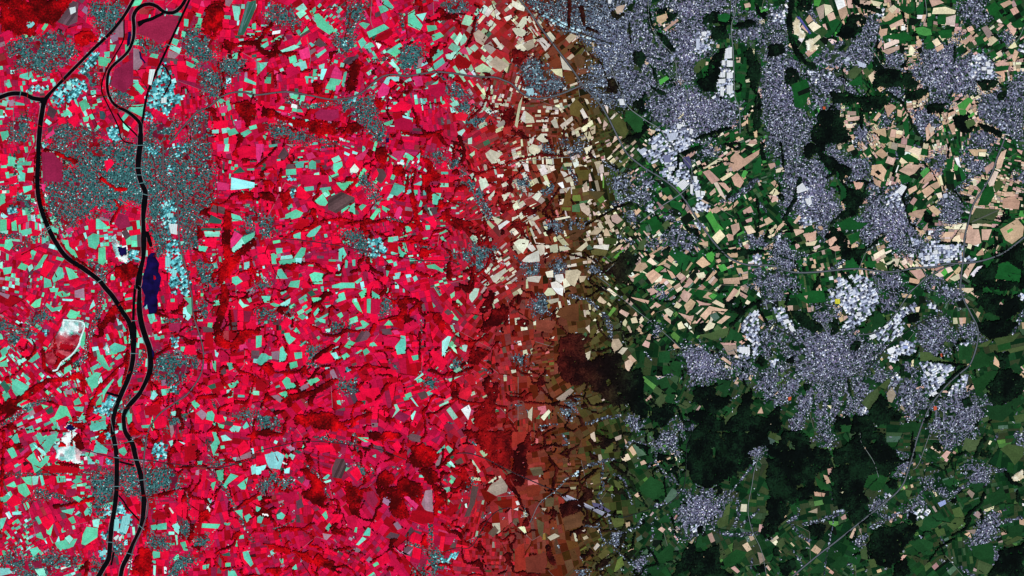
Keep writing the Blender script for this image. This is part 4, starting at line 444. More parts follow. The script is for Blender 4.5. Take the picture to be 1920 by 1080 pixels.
r: 0,180 65,172 80,240 0,258; 545,680 600,615 660,620 620,680 580,690; 700,300 760,260 800,330 760,370; 880,700 940,640 960,680 900,730; 780,40 900,70 980,110 900,100; 1020,100 1060,60 1100,120 1060,160; 900,960 980,900 1010,970 940,1010; 1180,860 1240,880 1230,960 1170,940; 440,100 560,90 600,140 480,160
s: 235,120 260,95 298,128 270,150; 500,760 570,770 530,810 510,800; 740,900 750,865 785,880 780,905; 580,810 590,800 610,835; 1030,690 1060,670 1100,720 1060,735; 1345,240 1380,170 1400,175 1380,250 1350,270; 1730,440 1760,395 1820,350 1840,340 1890,400 1880,450 1800,480; 1240,540 1270,440 1320,430 1330,600 1270,590; 1040,870 1060,880 1120,920 1180,870 1150,920 1080,910
g: 285,145 310,132 345,150 320,165
w: 195,220 240,240 235,255 200,235; 45,610 95,615 100,635 50,630
t: 215,185 225,160 242,170 238,200; 495,350 540,315 555,325 530,355; 495,620 525,590 540,640 525,660; 155,620 190,600 220,625 200,655 160,650; 10,640 30,625 58,637 40,685 10,680; 10,485 40,475 50,505 20,515; 520,720 550,680 565,700 540,750; 735,750 745,715 760,715 755,755; 800,775 840,715 860,725 855,780; 175,950 205,950 205,985 185,985; 270,1020 300,990 310,1030 280,1035; 1350,160 1415,95 1420,115 1370,165; 1422,115 1440,100 1480,135 1450,160; 1410,420 1450,410 1465,440 1430,455; 870,180 900,165 900,195; 0,555 40,570 20,600 0,600
m: 40,290 95,278 100,330 40,340; 660,640 740,620 760,700 680,690; 200,450 300,470 280,540 210,520
v: 570,270 600,200 660,200 680,260 640,350 570,340; 305,355 350,330 365,355 345,390; 970,790 1010,750 1080,770 1060,800 1000,800; 1490,220 1540,190 1560,230 1510,250; 1560,640 1600,540 1620,400 1670,410 1640,540 1600,630; 1130,30 1170,10 1240,30 1230,80 1150,60; 1740,760 1790,700 1820,740 1780,790; 300,520 340,500 360,560 310,580
p: 350,395 370,352 410,365 385,415; 1110,490 1140,480 1220,550 1200,580; 785,75 860,75 870,100 800,110; 900,280 930,260 940,290 910,320
d: 50,660 110,640 110,690 60,700; 1680,430 1720,420 1728,445 1810,490 1740,540 1710,500; 1170,590 1260,580 1340,620 1330,680 1240,690 1150,660; 1420,600 1480,540 1520,580 1460,640; 1780,520 1920,500 1920,560 1840,570
n: 960,560 1000,600 1080,680 1050,660; 830,450 880,440 920,520 880,570 830,520
W: 1180,110 1240,90 1330,120 1370,180 1330,250 1280,270 1190,250 1160,200; 900,350 960,280 1020,320 1040,390 980,420 920,420; 1060,370 1120,340 1180,370 1240,420 1240,520 1180,520 1110,480 1120,560 1160,640 1080,660 1000,590 1010,520 930,440 1000,420 1060,400; 1220,290 1290,260 1350,300 1390,400 1420,480 1400,560 1350,610 1330,560 1340,480 1310,400 1250,330; 670,380 720,370 760,440 740,500 780,450 820,430 760,580 740,640 680,520; 340,280 390,260 440,330 500,390 525,510 510,560 430,540 340,460 430,420 370,340; 540,740 600,725 680,750 670,780 600,770; 1560,0 1920,0 1920,290 1800,250 1740,190 1680,80; 830,0 1060,0 1100,30 960,70 850,50; 100,860 250,880 380,900 440,950 480,850 500,960 600,970 560,1010 430,1000 300,920 140,900; 1860,920 1920,900 1920,1000 1870,990; 350,150 400,170 430,240 390,220
S: 20@1080,150 1110,60; 20@600,890 700,870; 12@60,840 160,860; 14@940,930 860,980; 14@1640,260 1660,340; 16@620,560 610,600; 14@500,1000 640,1060; 12@1400,520 1420,620
U: 0,350 60,370 130,300 160,350 280,370 220,420 120,380 60,460 0,440; 770,240 830,300 790,330; 1300,900 1360,880 1420,940 1330,1040 1310,980; 1180,1020 1300,1040 1320,1080 1200,1080; 1560,370 1620,380 1580,430
R: 22@370,240 460,320 520,420 560,540; 30@440,40 600,65 740,95; 25@740,20 760,140; 40@1310,700 1310,880; 30@1120,830 1240,860 1300,910; 15@130,730 260,680 300,650; 14@180,560 210,540; 14@1440,690 1470,740; 14@1700,640 1760,600; 16@860,250 880,310; 14@1000,260 1080,270; 14@1600,60 1650,100; 12@160,690 190,820
I: 1380,930 1420,950 1500,900 1540,890 1520,930 1430,990 1390,980
#C3
r: 100,420 160,390 220,420 200,480 120,490; 950,420 1040,330 1130,380 1150,450 1080,510 1000,480; 1172,542 1260,500 1260,560 1190,575; 1390,790 1420,775 1430,860 1380,870; 1080,930 1180,840 1220,870 1200,960 1110,1000; 1580,960 1680,880 1760,900 1720,980 1600,1020; 20,880 90,830 100,1040 20,1060; 0,480 22,510 40,560 10,575 0,650; 1130,640 1180,620 1180,680 1120,670; 0,0 120,0 90,80 0,120; 1320,40 1310,160 1260,120; 700,240 720,250 700,330; 1010,180 1060,160 1060,220 1000,240
t: 875,130 900,102 935,160 910,180; 960,225 990,210 1010,235 970,250; 850,680 885,672 885,705 855,720; 1095,730 1120,710 1150,730 1130,755; 1640,1020 1670,1005 1710,1045 1690,1060; 530,790 560,775 575,795 540,810; 520,740 550,730 555,755
g: 905,98 930,90 1010,170 945,185; 1140,510 1200,420 1240,440 1230,490 1172,540; 930,800 970,770 980,800 940,825; 960,920 1020,870 1020,915; 960,50 990,40 1000,70 970,80
o: 1530,680 1560,642 1625,625 1620,700 1550,720; 1602,560 1640,530 1630,620 1575,640; 640,930 700,880 740,900 680,960; 320,500 350,480 340,520; 760,360 830,370 840,420 780,420; 600,340 660,300 660,380 610,400; 740,640 840,650 840,700 770,720; 700,120 760,90 760,150 690,160
s: 1330,830 1388,775 1370,800 1350,840; 1840,900 1880,910 1900,960 1860,990; 265,790 320,760 360,780 290,815; 220,570 260,570 240,600; 770,40 820,20 820,50 780,70
v: 250,500 318,490 310,560 250,560; 130,270 220,260 240,320 160,330; 180,650 240,680 230,800 200,760
l: 790,960 830,930 840,1000 760,1060; 1130,100 1160,90 1150,120; 860,850 900,840 880,870
T: 610,870 640,830 660,850 625,890; 10,580 50,565 45,590; 410,345 425,340 420,355
w: 25,520 45,515 60,545 35,550
d: 580,760 610,750 650,780 600,800; 690,780 720,760 740,800 700,810; 210,190 270,180 270,230 220,230; 720,370 760,330 800,400 770,420
k: 1060,810 1130,810 1080,870 1050,850; 850,910 900,880 940,890 880,960; 1000,850 1040,860 1020,890
m: 120,560 200,520 210,600 140,650; 380,640 500,600 540,700 400,740; 560,400 640,380 620,420; 100,940 260,900 250,1060 110,1060
W: 0,150 60,90 130,0 140,100 220,100 120,160 100,280 80,400 0,380; 1310,0 1920,0 1920,90 1820,110 1760,150 1800,220 1740,290 1660,320 1560,390 1400,410 1340,330 1300,240 1200,300 1200,270 1310,230 1310,100; 1400,910 1560,850 1560,1020 1660,1080 1340,1080 1360,960; 1260,960 1340,840 1385,870 1380,960 1280,1060 1220,1080 1230,1010; 1880,680 1920,650 1920,800 1880,760; 350,590 380,530 500,570 460,620 380,600; 550,420 600,430 610,500 550,520; 520,930 590,880 620,900 540,950; 1840,1010 1900,1000 1880,1060 1830,1050; 1390,720 1430,700 1430,760 1400,750; 580,150 640,190 600,210
S: 18@740,240 820,290 900,380 930,450; 12@430,240 420,150 500,100; 40@270,860 280,930 310,990; 20@590,60 620,100 700,80; 14@850,130 830,200; 14@130,150 300,100 380,110; 12@500,470 560,350 640,280; 12@950,450 1010,560; 14@920,760 900,880 820,800; 14@440,640 600,700 700,620; 16@1100,1000 1050,900; 14@1200,640 1230,760; 10@410,370 500,370 620,290
C: 1240,600 1370,500 1420,420 1500,420 1490,520 1600,470 1640,480 1560,560 1550,610 1480,660 1400,720 1340,790 1280,770 1240,700
U: 1760,130 1830,100 1900,110 1840,180 1780,180; 1090,40 1120,10 1200,10 1220,50 1270,40 1200,70 1240,160 1190,110 1080,110; 750,760 830,750 800,860 760,840; 920,970 980,930 1020,920 960,1050 940,1060; 510,1040 540,1035 540,1060 515,1060
R: 35@1280,440 1370,500; 18@1650,440 1800,260 1840,180; 25@1690,500 1700,620 1660,730; 30@1500,720 1600,770 1740,770 1840,760; 20@1720,700 1850,580; 14@1790,690 1810,760; 22@850,120 890,70 920,70 1070,105; 25@1085,130 1075,220 1130,290 1160,340 1210,380; 15@1190,310 1250,400; 25@1070,560 1200,510 1250,440; 28@540,265 680,220 770,200; 16@140,670 210,530 330,440 420,345 500,310; 18@690,230 670,350 690,430 640,480 690,560; 18@760,310 840,360 870,440 900,540; 22@1000,620 940,710 850,750 760,760; 16@640,670 670,790 720,840; 16@730,650 740,720; 16@620,880 700,840; 16@780,890 860,960 930,1010; 18@1050,680 1060,790; 14@650,1040 740,990; 14@1790,1020 1800,950; 12@90,560 130,680; 18@380,20 420,90 350,110; 22@1210,740 1280,700; 10@480,320 500,320; 18@540,700 660,720; 14@1020,270 1050,220
I: 1330,720 1380,700 1390,730 1340,780; 470,300 500,300 500,340 480,340
#D3
t: 415,320 450,330 470,380 440,390 425,350; 345,445 430,460 420,485 350,480; 1300,180 1340,140 1370,150 1330,210; 545,640 580,615 590,650 555,660; 610,790 650,710 660,730 630,800; 1180,240 1210,230 1200,260
r: 350,330 400,370 440,410 480,440 400,440 370,400; 720,400 750,330 820,310 900,340 870,400 840,440 780,440; 560,30 580,0 610,50 650,40 600,75; 1170,640 1290,600 1330,660 1250,720 1150,720; 1800,720 1880,690 1920,700 1900,780 1810,790; 1520,860 1680,830 1700,900 1680,1000 1540,930; 480,1000 530,930 600,940 590,1000 520,1040; 300,1060 380,980 420,980 410,1060; 1050,820 1160,800 1240,830 1230,880 1130,900; 1300,370 1390,340 1450,380 1360,410; 0,170 70,200 20,205; 1650,480 1760,420 1800,500 1680,560; 1520,390 1620,380 1600,430 1560,450; 960,480 1030,430 1040,500 980,510
o: 1460,110 1480,40 1550,60 1600,50 1560,130 1500,150; 1350,700 1400,645 1480,645 1470,690 1390,740; 1380,580 1440,560 1475,640 1400,640; 1740,130 1800,90 1920,110 1920,170 1850,250 1800,180; 1250,740 1320,720 1330,760 1280,790; 1770,830 1870,780 1920,790 1800,850; 1580,960 1690,1000 1640,1070 1560,1060; 750,960 800,950 820,1010 770,1020; 60,840 110,790 130,840 90,880; 1010,430 1080,440 1060,490 1040,480; 690,880 740,860 750,960 700,950
s: 1490,450 1510,430 1550,460 1530,500; 1540,620 1570,590 1610,620 1580,650; 1480,740 1560,730 1550,770; 300,600 370,570 370,610; 680,730 700,720 700,770
Q: 1820,340 1910,280 1920,300 1920,340 1850,385; 1580,920 1640,875 1655,900 1620,940
W: 0,110 100,70 120,0 270,0 300,60 300,140 450,130 480,250 400,300 350,330 340,400 420,430 360,480 200,530 140,580 110,680 30,790 0,820; 570,100 660,30 690,0 860,0 880,80 960,150 970,220 900,350 800,300 750,340 700,440 760,520 720,570 800,660 690,690 620,660 580,570 500,560 500,420 470,320 540,240; 880,390 920,350 985,360 960,420 930,430; 790,740 930,720 1060,680 1110,720 1090,800 1000,860 990,940 920,1000 830,990 770,930 780,840; 300,700 400,690 440,700 400,800 330,800; 950,1000 1040,960 1070,1080 950,1080; 1680,1020 1740,960 1740,900 1880,860 1920,840 1920,1080 1640,1080; 1230,80 1300,90 1300,140 1240,130; 100,1000 210,940 200,1020 140,1080 100,1060; 1600,130 1660,140 1680,190 1600,180; 40,870 80,870 80,930 50,920; 250,900 290,880 300,940 270,950; 560,120 570,240 500,240 480,130
S: 30@1560,180 1600,90 1640,40; 25@1480,660 1520,600 1600,540 1620,470; 25@1380,780 1480,730 1510,650; 24@1870,440 1880,520 1920,520; 22@1780,300 1830,380 1900,400; 12@1200,240 1320,290 1400,180 1500,150; 12@1370,180 1390,280; 10@1200,980 1280,870 1400,800; 12@1330,940 1290,840; 16@1100,60 1060,220; 12@1650,860 1690,880
U: 1260,20 1560,10 1480,60 1400,60 1360,110 1310,80; 1480,300 1520,230 1560,230 1660,290 1640,360 1560,370 1500,350; 1260,450 1320,420 1370,480 1330,510; 1160,370 1250,330 1260,370 1190,410; 1040,590 1130,510 1180,580 1100,620; 1580,680 1650,630 1720,620 1690,760 1660,820 1540,850 1560,770; 670,800 720,770 740,800 680,850; 370,60 440,20 490,60 470,110; 950,300 1010,230 1060,220 1030,280 960,330; 760,540 830,510 860,540 790,580; 1690,900 1740,920 1730,990 1680,960; 1870,40 1920,20 1920,160 1880,120
R: 30@1640,280 1780,290; 28@1500,390 1340,490; 28@1190,390 1140,480; 34@770,720 900,650 1060,580; 20@1650,640 1800,570; 30@1480,820 1560,830; 30@1720,690 1900,640; 12@470,440 500,560 480,740 460,830 440,920 420,1080; 30@150,680 230,620; 25@180,700 240,770 310,820; 30@270,690 420,660; 30@440,640 580,600; 30@840,620 950,660; 30@1440,1010 1540,1080; 16@500,1000 620,990 640,1060; 20@960,140 1060,180; 16@1130,170 1160,240; 20@770,410 840,440; 14@1290,790 1340,860; 16@440,920 420,1060; 14@1140,780 1150,790; 14@180,880 260,1000; 16@1720,20 1700,70; 12@1400,80 1440,60
I: 1090,600 1180,570 1215,600 1180,650 1130,660; 1270,530 1330,505 1340,540 1290,565; 860,470 920,460 910,490 870,490; 510,590 570,590 550,620 510,615
"""
COURSES = """
canal@30@A0 -60,742 0,730 60,708 120,700 190,708 240,735 300,745 330,745
canal@34@A0 330,745 318,830 303,930 290,1080 A1 285,150 280,300 300,450 350,600 420,740 500,850 620,930 740,1020 A2 790,0 850,70 920,180 965,250 985,320 1000,400 1000,500 985,600 960,680 930,750 895,830 870,900 850,980 845,1080 A3 860,80 875,200 875,400 870,480 855,600 835,720 825,850 815,950 780,1010 740,1080 700,1140
canal@22@A0 1010,-30 1000,0 930,120 830,245 720,350 560,510 400,675 340,735
canal@10@A0 930,120 930,200 925,300 860,420 800,520 765,620 765,690 800,770 850,870 890,960 905,1030 940,1065 1000,1075
river@23@A0 1400,-40 1390,0 1350,60 1300,95 1230,90 1180,50 1120,30 1060,45 1020,80 1000,130 1005,200 1000,290 970,370 920,430 860,480 820,530 805,610 810,690 840,760 880,800 960,840 1020,890 1050,930 1056,1000
river@14@A0 880,850 920,910 970,960 1030,1020 1050,1060
canal@17@A0 1435,-40 1420,0 1370,110 1320,220 1260,350 1200,480 1150,590 1110,690 1085,800 1070,900 1058,960
river@36@A0 1056,930 1055,1000 1052,1080 A1 1040,100 1038,200 1060,290 1090,360 1085,430 1075,550 1078,700 1075,850 1050,960 1035,1080 A2 1045,0 1045,150 1060,260 1095,380 1120,450 1130,560 1120,640 1080,730 1040,800 970,880 930,950 930,1020 940,1080 A3 990,80 1020,200 1050,300 1070,400 1080,500 1070,650 1050,730 1000,840 960,930 920,1010 905,1080 890,1140
canal@11@A0 1215,480 1250,520 1285,600 1262,650 1230,715
canal@16@A1 1078,410 1060,480
canal@20@A2 1015,-20 1005,100 1000,240
canal@12@A3 885,470 935,530 950,560 1050,670
canal@14@A3 880,220 1005,250
canal@18@A2 800,785 890,810
motorway@11@A1 1220,0 1225,60 1230,230 1310,320 1330,450 1340,600 1350,760 1400,950 1425,1080 A2 1440,60 1450,200 1490,330 1520,440 1525,560 1500,660 1450,740 1400,800 1300,870 1200,940 1140,1020 1110,1080 A3 1080,200 1085,400 1110,560 1070,720 1000,880 960,1080
motorway@13@A0 1270,1080 1350,980 1420,900 1480,840 1570,800 1640,740 1720,700 1820,690 B0 0,712 150,695 250,690 400,715 560,745 700,735 800,690 880,620 960,570 1040,560 1130,572 1240,555 1350,540 1480,550 1620,572 1790,580 1850,600 C0 0,630 60,690 150,735 250,735 380,700 520,640 650,590 760,550 860,500
motorway@13@C0 30,-40 60,0 140,100 210,200 300,320 400,450 480,560 540,650 650,770 720,880 770,980 810,1060 C1 870,80 980,170 1080,230 1170,290 1230,340 1290,410 1350,500 1400,580 1450,650 1500,720 1570,800 1640,860 1760,905 D1 0,910 60,920 140,950 230,965 380,960 520,945 680,935 800,950 900,960 1000,950 1100,930 1240,925 1340,900 1460,895 1560,885 1660,860 1760,820 1860,750 1920,700 1980,650
motorway@12@D1 1780,-60 1760,0 1720,100 1680,220 1620,330 1560,420 1530,480 1500,600 1475,700 1465,860 1450,980 1445,1080 D2 1465,80 1520,190 1570,290 1575,380 1550,490 1510,580 1440,640 1350,720 1250,840 1200,920 1160,1010 D3 1135,0 1110,80 1085,180 1050,290 1020,380 970,450 900,510 800,590 650,710 500,830 380,920 200,1070 150,1120
motorway@9@D2 690,350 780,340 870,290 960,190 1040,70 D1 1100,1080 1200,1000 1320,930 1400,905
road@8@C0 1020,-20 1030,150 1070,250 1140,340 1200,400 1230,480 1240,580 1310,680 1310,800
road@10@C0 730,470 760,560 820,690 870,800 1000,900 1110,970 1180,1080 C1 1240,60 1330,150 1350,200 1340,290 1270,370 1100,480 960,590
road@10@C0 1690,-40 1680,0 1670,110 1645,190 1650,300 1660,400 1665,560 1670,720 1700,800 1710,900 1710,1000
road@6@C1 680,980 780,890
road@6@C1 640,990 740,1070 C2 680,0 800,60 900,140 1000,220 1100,300 1200,390 1270,460
road@6@C1 0,150 60,130 400,100 450,110
road@7@A1 300,690 430,590
road@7@A0 820,0 790,180 770,280
road@6@D3 690,0 700,80 760,170 800,240 830,340
road@7@C3 140,670 210,530 330,440 420,345
road@6@C3 1920,130 1860,170 1820,280 1800,400 1770,560 1780,660 1810,760 1870,890 1910,1080
road@7@D0 1180,0 1190,110 1160,180
road@6@D2 430,300 500,150 480,0
road@6@C2 1620,480 1680,460
road@6@D1 620,1060 680,940 730,820 800,720 940,650
road@6@D1 1180,1000 1100,1080 1000,1140
road@6@D1 1130,850 1190,1000
road@6@A2 850,1080 830,950 870,860
road@6@B0 870,0 860,150 880,210
road@6@B0 380,280 410,420 400,500
road@6@A0 110,740 100,860 105,1080
road@6@A2 80,590 75,660 85,760
road@6@A3 750,95 860,95 975,70 1060,20
road@6@A3 800,408 900,408
road@6@D0 750,330 820,430 870,500 990,520
road@6@D0 1920,200 1880,290 1850,320
road@6@D3 1210,20 1130,240 1090,280
road@5@B1 930,330 1000,300 1100,310
railway@9@A3 640,130 760,170 900,200 1080,210 1300,240 1560,265 1700,260 1920,190 B3 0,150 200,100 340,70 500,75 700,95 850,120 960,140 1050,180 1130,210
railway@12@B3 1510,160 1600,160 1720,200 1820,250 1920,300 C3 200,390 320,440 370,470
railway@8@C3 740,620 830,640 940,610 1030,580 1130,560 1220,500 1280,430 1300,350 1310,200 1310,100 1350,0 C2 1390,1040
railway@8@B3 1410,900 1500,870 1600,870 1660,800 1720,690 1800,600 1880,570 1920,575
railway@9@C0 100,20 280,125 420,205 560,265 700,315 760,330
railway@9@D2 740,620 820,530 900,440 1000,360 1100,290 1200,230 1330,200
railway@8@B1 200,710 400,730 600,760 800,800 1000,830 1200,870 1450,880 1520,910
railway@8@C0 1690,300 1780,340 1850,430 1870,550 1840,700 1840,900
railway@10@D2 0,260 60,300 140,340 220,400 240,460
railway@8@A1 1130,60 1160,150 1175,260 1260,340
lake@A1 1105,850 1130,815 1160,815 1175,860 1195,910 1190,960 1205,1000 1195,1080 A2 1180,60 1185,150 1170,195 1120,200 1100,120 1070,160 1090,60 A1 1060,1080 1080,980
lake@A1 880,770 920,778 945,770 950,830 900,840
lake@A2 500,1030 540,1020 570,1060 530,1075 490,1050
lake@A0 960,240 985,238 975,330 950,355
lake@A0 1040,385 1052,385 1062,425 1095,468 1085,475 1050,440
lake@A0 1230,85 1225,110 1150,150 1080,175 1040,205 1030,165 1070,145 1150,125
lake@A0 745,835 780,835 795,870 780,900 750,890
lake@A1 1092,655 1118,660 1145,760 1130,775 1105,730
lake@D0 212,122 235,122 325,250 312,256
lake@A0 290,745 330,735 400,665 385,710 360,745 345,790 315,790
lake@A2 970,270 1010,240 1025,300 1025,400 1015,500 985,500 975,400
lake@A3 845,900 860,900 840,1000 825,1000
lake@B0 970,1040 995,1035 1000,1065 975,1070
lake@A2 1140,450 1160,480 1155,530 1145,520
"""
SHEDS = """
A0 w 520,60 565,50 570,90 530,110
A0 w 1210,735 1250,728 1248,770 1208,775
A0 w 1122,520 1165,520 1135,640 1110,630
A0 c 200,190 250,160 265,185 215,220
A0 c 1185,530 1215,520 1205,560 1180,570
A0 c 500,640 540,650 535,680 500,670
A1 w 1265,600 1330,600 1325,680 1280,670
A1 c 1240,850 1280,850 1275,925 1240,920
A1 c 1285,945 1325,945 1320,1000 1290,995
A1 c 1260,520 1300,520 1300,550 1260,550
A3 c 920,630 955,625 928,755 892,750
A3 c 950,610 980,620 970,695 938,688
A3 c 860,655 895,650 888,745 852,740
A3 c 932,702 970,702 945,765 925,758
A3 w 850,795 885,770 895,780 870,815
A3 w 890,792 920,768 905,818 892,815
A3 c 745,900 795,880 795,920 750,930
B1 c 925,755 955,755 955,790 925,790
B1 c 860,740 890,735 890,760 865,765
C0 w 1420,240 1455,235 1455,270 1425,275
C0 c 1380,290 1410,290 1405,375 1380,370
C0 w 1600,365 1650,352 1650,438 1592,440
C0 w 1575,452 1600,452 1600,490 1572,490
C0 w 1610,452 1655,455 1655,500 1610,500
C0 w 1562,540 1600,540 1598,580 1557,580
C0 w 1610,545 1655,540 1655,585 1610,590
C0 w 1545,595 1600,590 1600,625 1545,625
C0 w 1562,650 1590,650 1588,715 1562,718
C0 w 1610,640 1655,640 1655,700 1610,705
C0 w 720,0 748,0 740,28 720,25
C0 c 102,668 158,660 166,706 122,712
C0 w 803,742 835,742 848,788 808,788
C0 c 1160,1005 1235,992 1232,1045 1180,1055
C0 w 1235,932 1270,930 1265,965 1240,967
C0 w 1335,962 1360,972 1347,1010 1330,1000
C1 c 945,50 990,28 1018,45 972,82
C1 w 1042,10 1080,7 1085,40 1052,44
C1 s 1132,85 1190,82 1190,138 1142,138
C1 w 1170,172 1220,167 1220,200 1176,203
C1 w 1232,300 1290,262 1328,300 1280,348
C1 w 1216,272 1235,257 1250,278 1227,290
C1 w 1372,352 1410,347 1414,395 1382,400
C1 w 1417,352 1450,356 1445,385 1418,385
C1 w 1336,302 1362,302 1354,378 1337,370
C1 w 1357,242 1388,242 1388,285 1366,288
C1 w 1352,477 1370,477 1398,515 1386,523
C1 w 1020,482 1068,508 1060,520 1012,490
D0 c 662,452 738,482 728,508 682,498
D0 w 1562,432 1600,422 1600,450 1572,454
D0 w 1632,462 1668,472 1664,498 1632,494
D0 w 1602,502 1638,502 1638,528 1602,528
D0 w 1642,522 1678,522 1674,558 1642,554
D0 c 570,445 610,430 615,450 580,465
D1 w 215,322 258,290 296,345 215,374
D1 w 962,352 1010,305 1046,322 1000,386
D1 w 1172,842 1210,832 1214,868 1182,878
D1 w 1237,802 1270,792 1274,824 1242,828
D1 w 1322,762 1360,757 1364,788 1332,793
D1 w 1312,870 1358,853 1378,870 1322,888
D1 w 1062,832 1090,822 1094,845 1067,848
D1 w 277,412 324,402 328,448 292,453
D1 c 1130,820 1160,815 1165,850 1135,845
D1 c 1312,375 1345,370 1345,400 1318,408
D2 w 467,37 495,28 498,55 472,58
D2 y 502,82 542,82 538,120 502,118
D2 w 867,290 898,268 904,290 880,308
D2 w 892,462 930,442 958,460 940,488 902,488
D2 b 1012,432 1048,432 1048,455 1012,455
D2 w 1172,627 1200,627 1222,650 1196,663
D2 w 1267,672 1300,662 1328,690 1292,716
D2 w 1218,790 1258,772 1278,790 1240,822
D2 w 662,182 698,182 698,208 666,212
D2 w 112,242 150,232 168,258 132,268
D2 w 152,292 188,282 202,318 176,332
D2 w 757,357 800,343 818,365 782,386
D2 o 1290,495 1305,490 1312,515 1298,518
D2 o 1240,890 1262,885 1268,910 1245,920
D2 o 150,820 175,815 172,840 152,845
D3 b 1272,532 1328,508 1336,538 1292,562
C2 w 1702,442 1784,442 1784,488 1702,484
D0 o 410,800 430,800 430,820 412,820
"""
BRIDGES = """
A0 158,680 148,730
A1 330,645 395,605
A1 1000,12 1095,8
A1 1000,180 1085,180
A1 1005,232 1080,232
A1 1035,298 1095,288
A1 1050,368 1135,392
A1 720,1045 785,1005
A2 965,490 1035,492
A2 985,245 1025,245
A3 835,98 885,94
A3 955,72 1010,68
A3 975,208 1075,212
A3 850,188 905,196
A3 845,408 905,408
A3 1015,366 1095,356
A3 1030,690 1085,735
A3 795,824 855,828
A3 945,905 1005,922
A0 770,260 800,290
A0 1245,330 1300,352
"""

def cut_strips(poly, width):
    """split a plot (metres) into parallel worked strips; concave plots stay whole"""
    n = len(poly)
    for i in range(n):
        a, b_, c = poly[i - 2], poly[i - 1], poly[i]
        if (b_[0] - a[0]) * (c[1] - b_[1]) - (b_[1] - a[1]) * (c[0] - b_[0]) < 0: return [poly]
    e = max(range(n), key=lambda i: math.hypot(poly[i][0] - poly[i - 1][0], poly[i][1] - poly[i - 1][1]))
    dx, dy = poly[e][0] - poly[e - 1][0], poly[e][1] - poly[e - 1][1]; L = math.hypot(dx, dy); nx, ny = -dy / L, dx / L
    s = [q[0] * nx + q[1] * ny for q in poly]; s0, s1 = min(s), max(s); k = max(1, min(6, int((s1 - s0) / width)))
    out = []
    def cl(p, d, sg):
        r = []
        dv = [(q[0] * nx + q[1] * ny - d) * sg for q in p]
        for i in range(len(p)):
            a, b_, da, db = p[i - 1], p[i], dv[i - 1], dv[i]
            if (da <= 0) != (db <= 0):
                t = da / (da - db); r.append((a[0] + (b_[0] - a[0]) * t, a[1] + (b_[1] - a[1]) * t))
            if db <= 0: r.append(b_)
        return r
    for j in range(k):
        q = cl(cl(poly, s0 + (s1 - s0) * (j + 1) / k, 1), s0 + (s1 - s0) * j / k, -1)
        if len(q) >= 3: out.append(q)
    return out or [poly]

# ------------------------------------------------------------------ read the survey
TILE = {c + str(r): (i * 480, r * 270) for i, c in enumerate("ABCD") for r in range(4)}
def pts_of(s, off):
    return [(off[0] + float(a.split(',')[0]) / 4, off[1] + float(a.split(',')[1]) / 4) for a in s.split()]
FIELDS, WOODS, STRIPS, TOWNS, RIBBONS, QUARRIES = [], [], [], [], [], []
off = (0, 0)
for ln in SURVEY.strip().splitlines():
    if ln.startswith('#'):
        off = TILE[ln[1:].strip()]; continue
    k, body = ln.split(':', 1)
    for item in body.split(';'):
        if not item.strip(): continue
        if '@' in item:
            w, pp = item.split('@'); rec = (float(w) / 4, pts_of(pp, off))
            (STRIPS if k == 'S' else RIBBONS).append(rec)
        else:
            pp = pts_of(item, off)
            if k == 'W': WOODS.append(pp)
            elif k in 'UCI': TOWNS.append((k, pp))
            elif k == 'Q': QUARRIES.append(pp)
            else: FIELDS.append((k, pp))
def multi(s):
    out, o = [], (0, 0)
    for tk in s.split():
        if tk in TILE: o = TILE[tk]
        else: out.append((o[0] + float(tk.split(',')[0]) / 4, o[1] + float(tk.split(',')[1]) / 4))
    return out
LINES, LAKES = [], []
for ln in COURSES.strip().splitlines():
    q = ln.split('@')
    if q[0] == 'lake': LAKES.append(multi(q[1]))
    else: LINES.append((q[0], float(q[1]) / 4, multi(q[2])))

def smooth(pts, step=6.0):                            # Catmull-Rom through the surveyed points
    p = [np.array(q, float) for q in pts]
    p = [2 * p[0] - p[1]] + p + [2 * p[-1] - p[-2]]
    out = []
    for i in range(1, len(p) - 2):
        n = max(2, int(np.linalg.norm(p[i + 1] - p[i]) / step))
        for j in range(n):
            t = j / n
            out.append(.5 * ((2 * p[i]) + (-p[i - 1] + p[i + 1]) * t + (2 * p[i - 1] - 5 * p[i] + 4 * p[i + 1] - p[i + 2]) * t * t
                             + (-p[i - 1] + 3 * p[i] - 3 * p[i + 1] + p[i + 2]) * t ** 3))
    out.append(p[-2])
    return np.array(out)

# ------------------------------------------------------------------ raster of what already stands where (1 map unit)
MX, MY = 180, 110
RW, RH = W0 + 2 * MX, H0 + 2 * MY
occ = np.zeros((RH, RW), np.uint8)                    # 1 water, 2 line, 3 field, 4 wood, 5 town, 6 quarry, 7 building
def in_poly(x, y, poly):
    x = np.asarray(x); y = np.asarray(y); ins = np.zeros(x.shape, bool)
    for i in range(len(poly)):
        x1, y1 = poly[i - 1]; x2, y2 = poly[i]
        if y1 == y2: continue
        c = ((y1 > y) != (y2 > y)) & (x < (x2 - x1) * (y - y1) / (y2 - y1) + x1)
        ins ^= c
    return ins
def sdist(x, y, poly):                                # signed distance, negative inside
    d = line_d(x, y, list(poly) + [poly[0]])
    return np.where(in_poly(x, y, poly), -d, d)
def line_d(x, y, pts):
    x = np.asarray(x, float); y = np.asarray(y, float); d = np.full(x.shape, 1e9)
    for i in range(1, len(pts)):
        a, c = pts[i - 1], pts[i]
        vx, vy = c[0] - a[0], c[1] - a[1]; L = vx * vx + vy * vy + 1e-9
        t = np.clip(((x - a[0]) * vx + (y - a[1]) * vy) / L, 0, 1)
        d = np.minimum(d, np.hypot(x - a[0] - t * vx, y - a[1] - t * vy))
    return d
